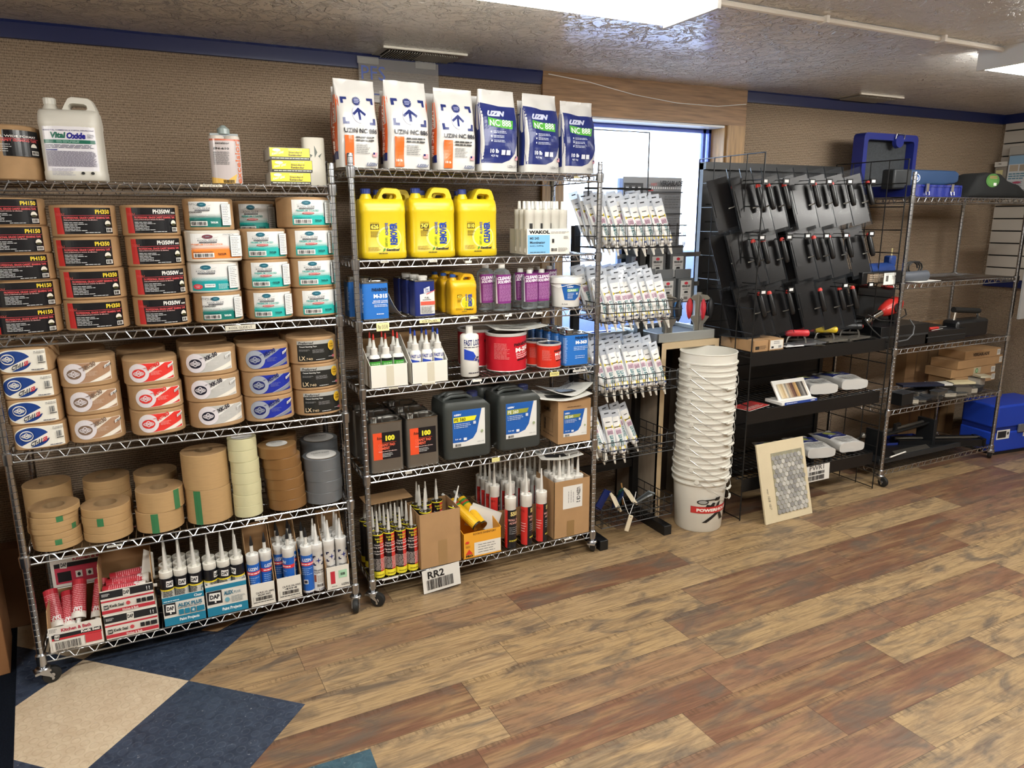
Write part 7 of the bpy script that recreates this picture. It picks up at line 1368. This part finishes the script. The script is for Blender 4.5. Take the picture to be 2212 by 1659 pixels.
for px in (2010, 2064): xx = PY(px, 405, -.01).x-5.0; MB().box(xx-.012, xx+.012, -.014, -.008, .028, .075, mat('#cfcfcf', .2, 1)).tube([(xx-.016, -.014, .03), (xx-.014, -.018, .008), (xx+.014, -.018, .008), (xx+.016, -.014, .03)], .003, mat('#cfcfcf', .2, 1), 5).build('latch', o)
o = thing('seaming_iron', 'blue and black seaming iron lying in the open blue case', 'iron', (PY(2000, 385, .1).x, .10, z+.075), -.05)
xa, xb = -.27, .24; S_ = []
for t, hh, zz in ((0, .045, .03), (.08, .055, .03), (.3, .055, .03), (.42, .045, .04), (.75, .045, .04), (.95, .04, .045), (1, .03, .045)): S_.append([(xa+(xb-xa)*t, y, q+zz) for y, q in rrect(.04, hh, .015, 3)])
MB().loft(S_, mat('#243d60', .45)).build('body', o); MB().box(xa-.06, xa+.09, -.045, .045, -.03, .085, mat('#26292c', .5)).build('front_housing', o, bevel=.01); MB().box(xa+.1, xb-.05, -.03, .03, -.055, -.03, M_steel).build('sole_plate', o)
L = Lab(.09, .07, rough=.35).e(.045, .035, .036, .026, '#e8ecf0', 28).e(.045, .035, .031, .022, '#24549a', 28).t('Crain', .025, .022, .065, .048, '#e8ecf0', .02, .3); L.put(o, 'badge', (xa+.13, -.0412, 0)); MB().tube([(xb, 0, .05), (xb+.04, 0, .05)], .008, M_rubber, 8).build('cord_stub', o)
o = MB().tube([(PY(1918, 395, .2)+Vector((.02*math.cos(k*.7)*2.2, .02*math.sin(k*.7), .004*k))) for k in range(14)], .006, M_rubber, 6).build('power_cord'); tag(o, 'coiled black power cord heaped in the blue case', 'cord')
o = thing('knee_pad', 'black moulded knee pad with green sticker, right of the blue case', 'knee pad', (PY(2110, 420, .1).x, .11, z)); S_ = []
for t, h, d_ in ((0, .05, .06), (.08, .14, .09), (.2, .155, .10), (.42, .15, .10), (.55, .11, .10), (.62, .095, .11), (.75, .085, .10), (.9, .05, .08), (1, .012, .05)): S_.append([(-.16+.62*t, y, q+h/2) for y, q in rrect(d_, h/2, min(.03, h*.3), 3)])
MB().loft(S_, mat('#121415', .85)).build('pad', o, sharp=60); L = Lab(.15, .10, rough=.4).e(.075, .05, .07, .042, '#47783a', 28).e(.07, .05, .05, .03, '#568a44', 24).fine(.04, .06, .12, .08, 2, '#b06a5a', .5).r(.085, .018, .115, .036, '#dcdcd8'); L.put(o, 'sticker', (-.0, -.1015, .055), (-.02, 0, 0))
# second shelf
z = Z3[1]+.004
o = thing('cordless_tool', 'dark blue cylindrical power tool on the second shelf of the far rack', 'tool', (PY(1908, 560, .10).x, .12, z+.075), 0); MB().lathe([(.03, -.13), (.042, -.12), (.044, .08), (.038, .10), (.02, .11)], mat('#1d3a78', .35), 20, T=Matrix.Rotation(math.pi/2, 4, 'Y')).build('motor_body', o); MB().box(.06, .12, -.025, .025, .02, .085, mat('#1d3a78', .35)).build('head', o, bevel=.01); MB().tube([(.1, 0, .08), (.1, 0, .13)], .004, mat('#d8c890', .5), 6).build('rod', o)
o = thing('tool_box', 'black printed tool box under the dark blue tool', 'box', (PY(1910, 600, .05).x, .03, z)); MB().box(-.22, .16, 0, .26, 0, .072, M_blackpl).build('body', o, bevel=.003); L = Lab(.16, .055).r(0, 0, .05, .055, '#6a5a4a').r(.055, 0, .10, .055, '#7a6a58').r(.105, 0, .16, .055, '#54483c').fine(.02, .005, .14, .05, 4, '#b0a494', .4, vert=False); L.put(o, 'print', (-.10, -.001, .008))
o = thing('price_card', 'white card with number 751 and barcode on the second shelf edge', 'card', (PY(1922, 590, -.03).x, -.035, z-.0)); MB().box(-.055, .05, -.001, 0, 0, .07, mat('#e2e0da', .5)).build('card', o); L = Lab(.10, .07).t('751', .065, .03, .092, .052, '#333', .0).bars(.012, .02, .035, .055, n=8).fine(.01, .06, .09, .066, 1, '#888', .5); L.put(o, 'print', (0, -.0012, 0))
o = thing('heat_iron', 'grey cylindrical hand tool with black coiled cord, second shelf of the far rack', 'tool', (PY(1985, 596, .02).x, .05, z+.032), -.15); MB().lathe([(.02, -.17), (.030, -.15), (.032, .06), (.034, .09), (.02, .10)], mat('#4b4f57', .5), 18, T=Matrix.Rotation(math.pi/2-.02, 4, 'Y')).build('body', o); cdp = [(.02+.06*math.cos(k*.55)+.01*k/6, .06, .045+.042*math.sin(k*.55)) for k in range(34)]; MB().tube(cdp, .005, M_rubber, 6).build('cord', o)
o = MB().box(-.13, .13, -.04, .04, 0, .002, M_white).build('paper_strip', loc=(PY(2005, 604, -.01).x, .02, z), rot=(0, 0, .1)); tag(o, 'white paper strip under the grey hand tool', 'paper')
# third shelf
z = Z3[2]+.004
def opencase(lb, x, y, w, d, h, hl, lean, edge, nm='tool_case'):
    o = thing(nm, lb, 'tool case', (x, y, z)); MB().box(-w/2, w/2, 0, d, 0, h, M_blackpl).box(-w/2+.01, w/2-.01, -.004, 0, h*.45, h*.55, mat('#2c2e30', .3)).build('base', o, bevel=.012)
    if hl:
        T = Matrix.Translation((.04, d*.9, h)) @ Matrix.Rotation(lean, 4, 'Y') @ Matrix.Rotation(-.15, 4, 'X'); MB().box(-w*.42, w*.42, 0, .06, 0, hl, M_blackpl, T).build('lid', o, bevel=.012); f = MB().box(-w*.36, w*.36, -.001, .012, .03, hl-.03, mat('#1d1f21', .6), T); f.build('lid_lining', o)
        for s in (-1, 1): MB().box(s*.12-.04, s*.12+.04, -.01, .03, hl-.005, hl+.018, mat('#b02c2c', .4), T).build('latch', o, bevel=.005)
    return o
opencase('black tool case with lid up and red latches, third shelf of the far rack', PY(1945, 730, .05).x, .02, .46, .28, .135, .215, .10, None)
o = thing('heat_gun', 'red and black heat gun with metal nozzle resting on the black case', 'heat gun', (PY(1925, 668, .10).x, .12, z+.235), (0, -.35, 0)); MB().lathe([(.022, -.22), (.026, -.215), (.026, -.19), (.021, -.185), (.023, -.06)], mat('#cfcfcc', .15, 1), 20, T=Matrix.Rotation(math.pi/2, 4, 'Y')).build('nozzle', o, sharp=30)
MB().lathe([(.024, -.075), (.040, -.04), (.052, .02), (.050, .07), (.035, .10), (.01, .105)], mat('#c8322c', .3), 22, T=Matrix.Rotation(math.pi/2, 4, 'Y')).build('body', o, sharp=70); MB().loft([[(x+.03, y, q) for x, y in rrect(.022, .02, .008, 3)] for q in (-.12, -.03)], M_blackpl).build('grip', o); MB().lathe([(.03, 0), (.028, .004), (.001, .004)], M_blackpl, 18, T=Matrix.Translation((.02, -.050, .0)) @ Matrix.Rotation(math.pi/2, 4, 'X')).build('air_vent', o)
pts = [PY(1868, 690, .05), PY(1885, 712, .0), PY(1910, 735, -.03)]; o = MB().tube(pts, .004, M_rubber, 6).tube([PY(1875, 680, .05), PY(1900, 692, .02), PY(1935, 694, .02), PY(1958, 680, .05), PY(1955, 668, .1)], .004, M_rubber, 6).tube([PY(1965, 690, -.02), PY(1975, 705, -.04), PY(1972, 722, -.05), PY(1960, 734, -.05), PY(1940, 738, -.05)], .0045, mat('#4a4c4e', .4), 6).build('power_cord'); tag(o, 'black power cord looping from the heat gun over the case', 'cord')
opencase('long black open tray case with red and black tools, right on the third shelf', PY(2040, 725, .03).x, .02, .42, .26, .075, 0, 0, None, 'tool_tray')
o = thing('seam_tool', 'black tool with padded bar handle on bright posts, right end of the third shelf', 'tool', (PY(2085, 700, .10).x, .10, z), 0); MB().box(-.17, .17, -.06, .06, 0, .12, M_blackpl).build('body', o, bevel=.02)
MB().tube([(-.15, 0, .19), (.13, 0, .165)], .019, M_rubber, 10).build('handle', o); MB().tube([(-.13, 0, .10), (-.12, 0, .18)], .010, mat('#d0d0ce', .15, 1), 8).tube([(.145, 0, .10), (.12, 0, .17)], .012, mat('#d0d0ce', .15, 1), 8).build('handle_post', o)
for k, (px, py, c, L_, rz, lb) in enumerate(((2025, 708, '#c8c8c4', .14, .15, 'thin bright rod lying on the tray case'), (2025, 716, '#b8302c', .09, .0, 'red handled tool lying in the tray case'), (2050, 722, '#8c8c8a', .12, .05, 'thin grey blade lying in the tray case'))):
    p = PY(px, py, .03); o = MB().tube([(-L_/2, 0, 0), (L_/2, 0, 0)], .003 if k != 1 else .010, mat(c, .35, .5 if k != 1 else 0), 8).build('hand_tool', loc=(p.x, .03+.03*k, z+.082+(.004 if k == 1 else 0)), rot=(0, 0, rz)); tag(o, lb, 'tool')
# fourth shelf
z = Z3[3]+.004; R4 = random.Random(5)
for k in range(22):
    t = k % 11; px = 1948+16*t; py = 862-2.2*t+(-10 if k > 10 else 0); y = .05 if k < 11 else .17; p = PY(px, py, y); w, d, h = R4.uniform(.09, .15), R4.uniform(.05, .09), R4.uniform(.012, .03); c = R4.choice(('#2c2a28', '#57514a', '#8a8478', '#35322f', '#6d685f', '#b8b2a4', '#1c1c1d'))
    o = thing('hardware_pack', 'wrapped steel hardware pack, %s in the %s file on the fourth shelf' % (nth[t] if t < 10 else 'last', 'front' if k < 11 else 'rear'), 'hardware pack', (p.x, y, z), R4.uniform(-.5, .3), group='wrapped hardware packs on the fourth shelf'); nn = R4.choice((1, 2, 3)) if t < 4 else R4.choice((1, 2))
    MB().box(-w/2, w/2, -d/2, d/2, 0, h*nn, mat(c, .35, .3)).build('contents', o, bevel=.002); MB().box(-w/2-.006, w/2+.006, -d/2-.006, d/2+.006, h*nn, h*nn+.003, M_bag).build('wrap', o)
for k, (px, py, c, w, lb) in enumerate(((2078, 826, '#d0c39c', .17, 'cream card-backed pack on top of the fourth shelf heap'), (2040, 840, '#c9c6bc', .08, 'small white card pack beside the navy roll on the fourth shelf'), (2120, 850, '#bdb69e', .09, 'cream pack at the right front of the fourth shelf'), (1990, 835, '#161d33', .30, 'long navy wrapped tool lying across the fourth shelf'))):
    p = PY(px, py, .12); o = MB().box(-w/2, w/2, -.04, .04, 0, .014, mat(c, .5)).build('card_pack', loc=(p.x, .13, z+.045+.010*k), rot=(0, 0, -.35), bevel=.001); tag(o, lb, 'pack')
for k, (px0, px1, py0, py1, tx, lb) in enumerate(((2028, 2148, 856, 826, None, 'bottom one, half hidden'), (2024, 2146, 827, 804, 'green', 'second from bottom with green round seal'), (2035, 2168, 808, 782, None, 'third from bottom, wider'), (2054, 2160, 784, 756, 'V', 'topmost, with black lettering'))):
    y = .20; a = PY(px0, (py0+py1)/2, y+.1).x; b = PY(px1, (py0+py1)/2, y).x; zz = z+.062*k+.01; w = b-a-.02; h = .060; L = Lab(w, h, rough=.6)
    if tx == 'V': L.t('VERSABLADE', .22*w, .3*h, .68*w, .7*h, '#2a1c10', .04)
    if tx == 'green': L.r(.5*w, .2*h, .66*w, .95*h, '#b8ae90').e(.57*w, .55*h, .03*w, .3*h, '#2c7a3a', 18).e(.57*w, .55*h, .02*w, .2*h, '#a8c8a0', 14)
    L.r(.90*w, .15*h, .995*w, .85*h, '#d5d2c8').fine(.91*w, .3*h, .985*w, .75*h, 3, '#555', .4); o = block('flat_carton', w, .20, h, M_card, L, .001)(); o.location = ((a+b)/2, y, zz-.01); o.rotation_euler.z = (.02, -.03, .02, -.02)[k]; tag(o, 'flat brown carton, %s, right rear of the fourth shelf' % lb, 'carton', 'flat cartons')
# bottom shelf
z = Z3[4]+.004
o = thing('tile_cutter', 'dark steel tile cutter with parallel bars on the bottom shelf', 'tile cutter', (4.98, .16, z)); MB().box(-.30, .62, -.10, .12, 0, .018, mat('#17181a', .4)).box(-.30, .62, -.105, -.09, 0, .035, mat('#222426', .35)).build('bed', o, bevel=.003)
MB().tube([(-.16, .05, .15), (.36, .06, .17)], .012, M_steel, 10).tube([(-.16, -.0, .15), (.36, .02, .17)], .012, mat('#3a3c3e', .3, .8), 10).tube([(.0, .02, .14), (.0, .02, .20), (.04, .02, .20)], .016, M_blackpl, 8).build('guide_bars', o); MB().box(-.19, -.16, -.04, .10, .0, .19, mat('#2b2d30', .35, .5)).build('end_bracket', o, bevel=.003); MB().box(.35, .38, -.03, .10, 0, .20, mat('#2b2d30', .35, .5)).build('end_bracket', o, bevel=.003); MB().box(-.1, .25, -.07, -.02, .06, .066, mat('#77736c', .3, .8)).build('fence', o, rot=(.5, 0, 0))
o = thing('steel_frame', 'long black steel frame lying from rear to right front of the bottom shelf', 'frame', (5.42, .16, z), -.42); MB().box(-.30, .32, -.05, -.03, 0, .05, M_black).box(-.30, .32, .05, .07, 0, .05, M_black).tube([(-.30, .01, .05), (.32, .01, .05)], .010, mat('#6e6c66', .3, .8), 8).box(.30, .33, -.05, .07, 0, .055, M_black).build('rails', o)
p = PZ(1978, 962, z); o = thing('blue_tray', 'shallow dark blue tray on the left of the bottom shelf', 'tray', (p.x-.06, p.y+.10, z), -.25); MB().box(-.16, .20, -.09, .09, 0, .006, mat('#1d2f7a', .5)).box(-.16, .20, -.09, -.082, 0, .032, mat('#1d2f7a', .5)).box(-.16, .20, .082, .09, 0, .032, mat('#1d2f7a', .5)).box(.192, .20, -.09, .09, 0, .032, mat('#1d2f7a', .5)).build('tray', o, bevel=.002)
o = MB().tube([(4.72, .01, z+.06), (4.90, .03, z+.065)], .005, M_white, 6).build('white_rod'); tag(o, 'short white rod lying over the blue tray on the bottom shelf', 'rod')
o = thing('black_tool', 'dark jumbled clamp tool at the left rear of the bottom shelf', 'tool', (4.74, .24, z)); MB().box(-.09, .09, -.05, .05, 0, .04, M_blackpl).tube([(-.2, 0, .10), (.12, .04, .13)], .008, M_steel, 8).lathe([(.02, .13), (.02, .15), (.012, .16), (.001, .165)], M_steel, 10).build('clamp', o, bevel=.003)
# tall cartons standing on the floor behind the far rack and the fallen lid
for k, (x, y, w, h, lb) in enumerate(((5.60, .50, .24, .78, 'tall brown carton standing against the wall behind the far rack, left one'), (5.84, .50, .20, .92, 'tall brown carton behind the far rack, tallest, middle'), (6.05, .50, .18, .84, 'tall brown carton behind the far rack, right one'))):
    o = block('tall_carton', w, .09, h, mat('#8a6a48', .85, var=.1), Lab(w, h).r(.45*w, .0, .5*w, h, '#6d5236'), .001)(); o.location = (x, y, 0.001); tag(o, lb, 'carton', 'tall brown cartons')
# blue tool chest on the floor
o = thing('tool_chest', 'bright blue plastic tool chest on the floor in the right corner', 'tool chest', (6.08, .12, 0.001), -.12); BC = mat('#1c3fae', .4, name='bright_blue_plastic'); BD = mat('#12287a', .45)
MB().box(-.22, .30, -.14, .14, .02, .17, BC).build('base', o, bevel=.012); MB().box(-.22, .30, -.14, .14, .20, .37, BC).build('lid', o, bevel=.015); MB().box(-.212, .292, -.132, .132, .165, .205, BD).box(-.2, .28, -.13, .13, 0, .02, M_rubber).build('seam_band', o)
for xx in (-.14, .13): L = Lab(.13, .07).r(0, 0, .13, .07, '#dcdcd8').r(.01, .01, .095, .06, '#22242a').e(.112, .04, .01, .012, '#333'); L.put(o, 'sticker', (xx, -.1415, .12))
MB().box(.0, .08, -.155, -.14, .16, .22, mat('#8c8f94', .3, .6)).build('latch', o, bevel=.003)
# ================================================================== right wall: slatwall with hanging goods
M_sl = mat('#b9b2a8', .45, name='white_slat_board'); sl = MB(); zz = 1.225; y0, y1 = -1.6, .565; XW = XR-.012; k = 0
while zz < 2.37: sl.box(XW-.008, XR, y0, y1, zz, min(zz+.082, 2.375), M_sl); zz += .092
sl.box(XR-.006, XR+.0, y0, y1, 1.20, 2.375, M_rubber); struct('slatwall_panel', sl)
struct('trim_4', MB().box(XR-.03, XR, y0, y1, 1.165, 1.222, M_trim))
o = thing('blister_pack', 'grey blister pack with printed insert hanging on the right slatwall', 'blister pack', (XR-.09, .36, 1.80), (0, 0, 0)); MB().box(-.003, .003, -.11, .11, 0, .40, mat('#a9a59e', .35)).build('card', o, bevel=.002); MB().box(-.045, -.003, -.085, .085, .04, .34, glassy('#c8ccd0', .25, .1)).build('bubble', o, bevel=.01)
L = Lab(.15, .29).r(0, 0, .15, .29, '#bfc3c6').r(0, .23, .15, .29, '#7fa0bc').r(.01, .18, .07, .225, '#a79a88').r(.08, .18, .14, .225, '#988c7c').fine(.01, .12, .14, .17, 3, '#4a7a90', .5).fine(.01, .01, .14, .11, 7, '#7a7a7c', .35).e(.075, .1, .03, .008, '#a04860'); L.put(o, 'insert', (-.047, .0, .04), (0, 0, -math.pi/2))
MB().tube([(.09, 0, .38), (-.01, 0, .38)], .003, M_steel, 6).build('peg', o)
o = thing('parts_bag', 'small clear parts bag with yellow sticker hanging on the right slatwall', 'bag', (XR-.10, .50, 1.96)); MB().box(-.02, .02, -.045, .045, -.02, .10, glassy('#b0a79a', .45, .15)).build('bag', o, bevel=.008); MB().box(-.022, .022, -.046, .046, .10, .135, mat('#c4c0b8', .6)).build('header', o); MB().box(-.0235, -.021, -.02, .03, .04, .075, mat('#c0b888', .6)).build('sticker', o); MB().tube([(.1, 0, .12), (-.05, 0, .12)], .003, M_steel, 6).build('peg', o)
p = PY(2204, 480, -.02); o = thing('hanging_placard', 'grey ribbed placard with yellow and red disc, cut by the right edge', 'placard', (p.x+.17, -.10, 1.02)); MB().box(-.17, .2, 0, .012, 0, .66, mat('#8d8c8a', .6)).build('card', o); L = Lab(.2, .6, rough=.5).e(.09, .43, .08, .08, '#c8a82c', 28).e(.1, .43, .06, .06, '#b03a28', 24).t('HEAT', .02, .30, .13, .34, '#e4e4e0', .0, skew=-.04).t('FEEL', .06, .22, .15, .26, '#e4e4e0', .0, skew=-.04)
L.put(o, 'print', (-.06, -.0005, 0))
MB().box(.17, .2, .0, .03, .6, 1.35, M_steel).build('hanger', o)
# left edge: tall cardboard carton on the carpet
a = PZ(24, 1456, 0); o = thing('tall_carton', 'tall brown carton standing on the dark carpet, cut by the left edge', 'carton', (a.x, a.y, .004), .12); MB().box(-.32, 0, 0, .30, 0, .80, mat('#8a5e38', .85, var=.08)).build('body', o, bevel=.003); MB().box(-.17, -.12, -.001, .0, 0, .80, mat('#7a5230', .4)).build('tape', o)
o = MB().box(-1.6, -.10, .505, .59, .004, .36, mat('#6b4a30', .6, var=.1)).build('low_panel'); tag(o, 'low brown panel along the wall behind the left carton', 'panel')
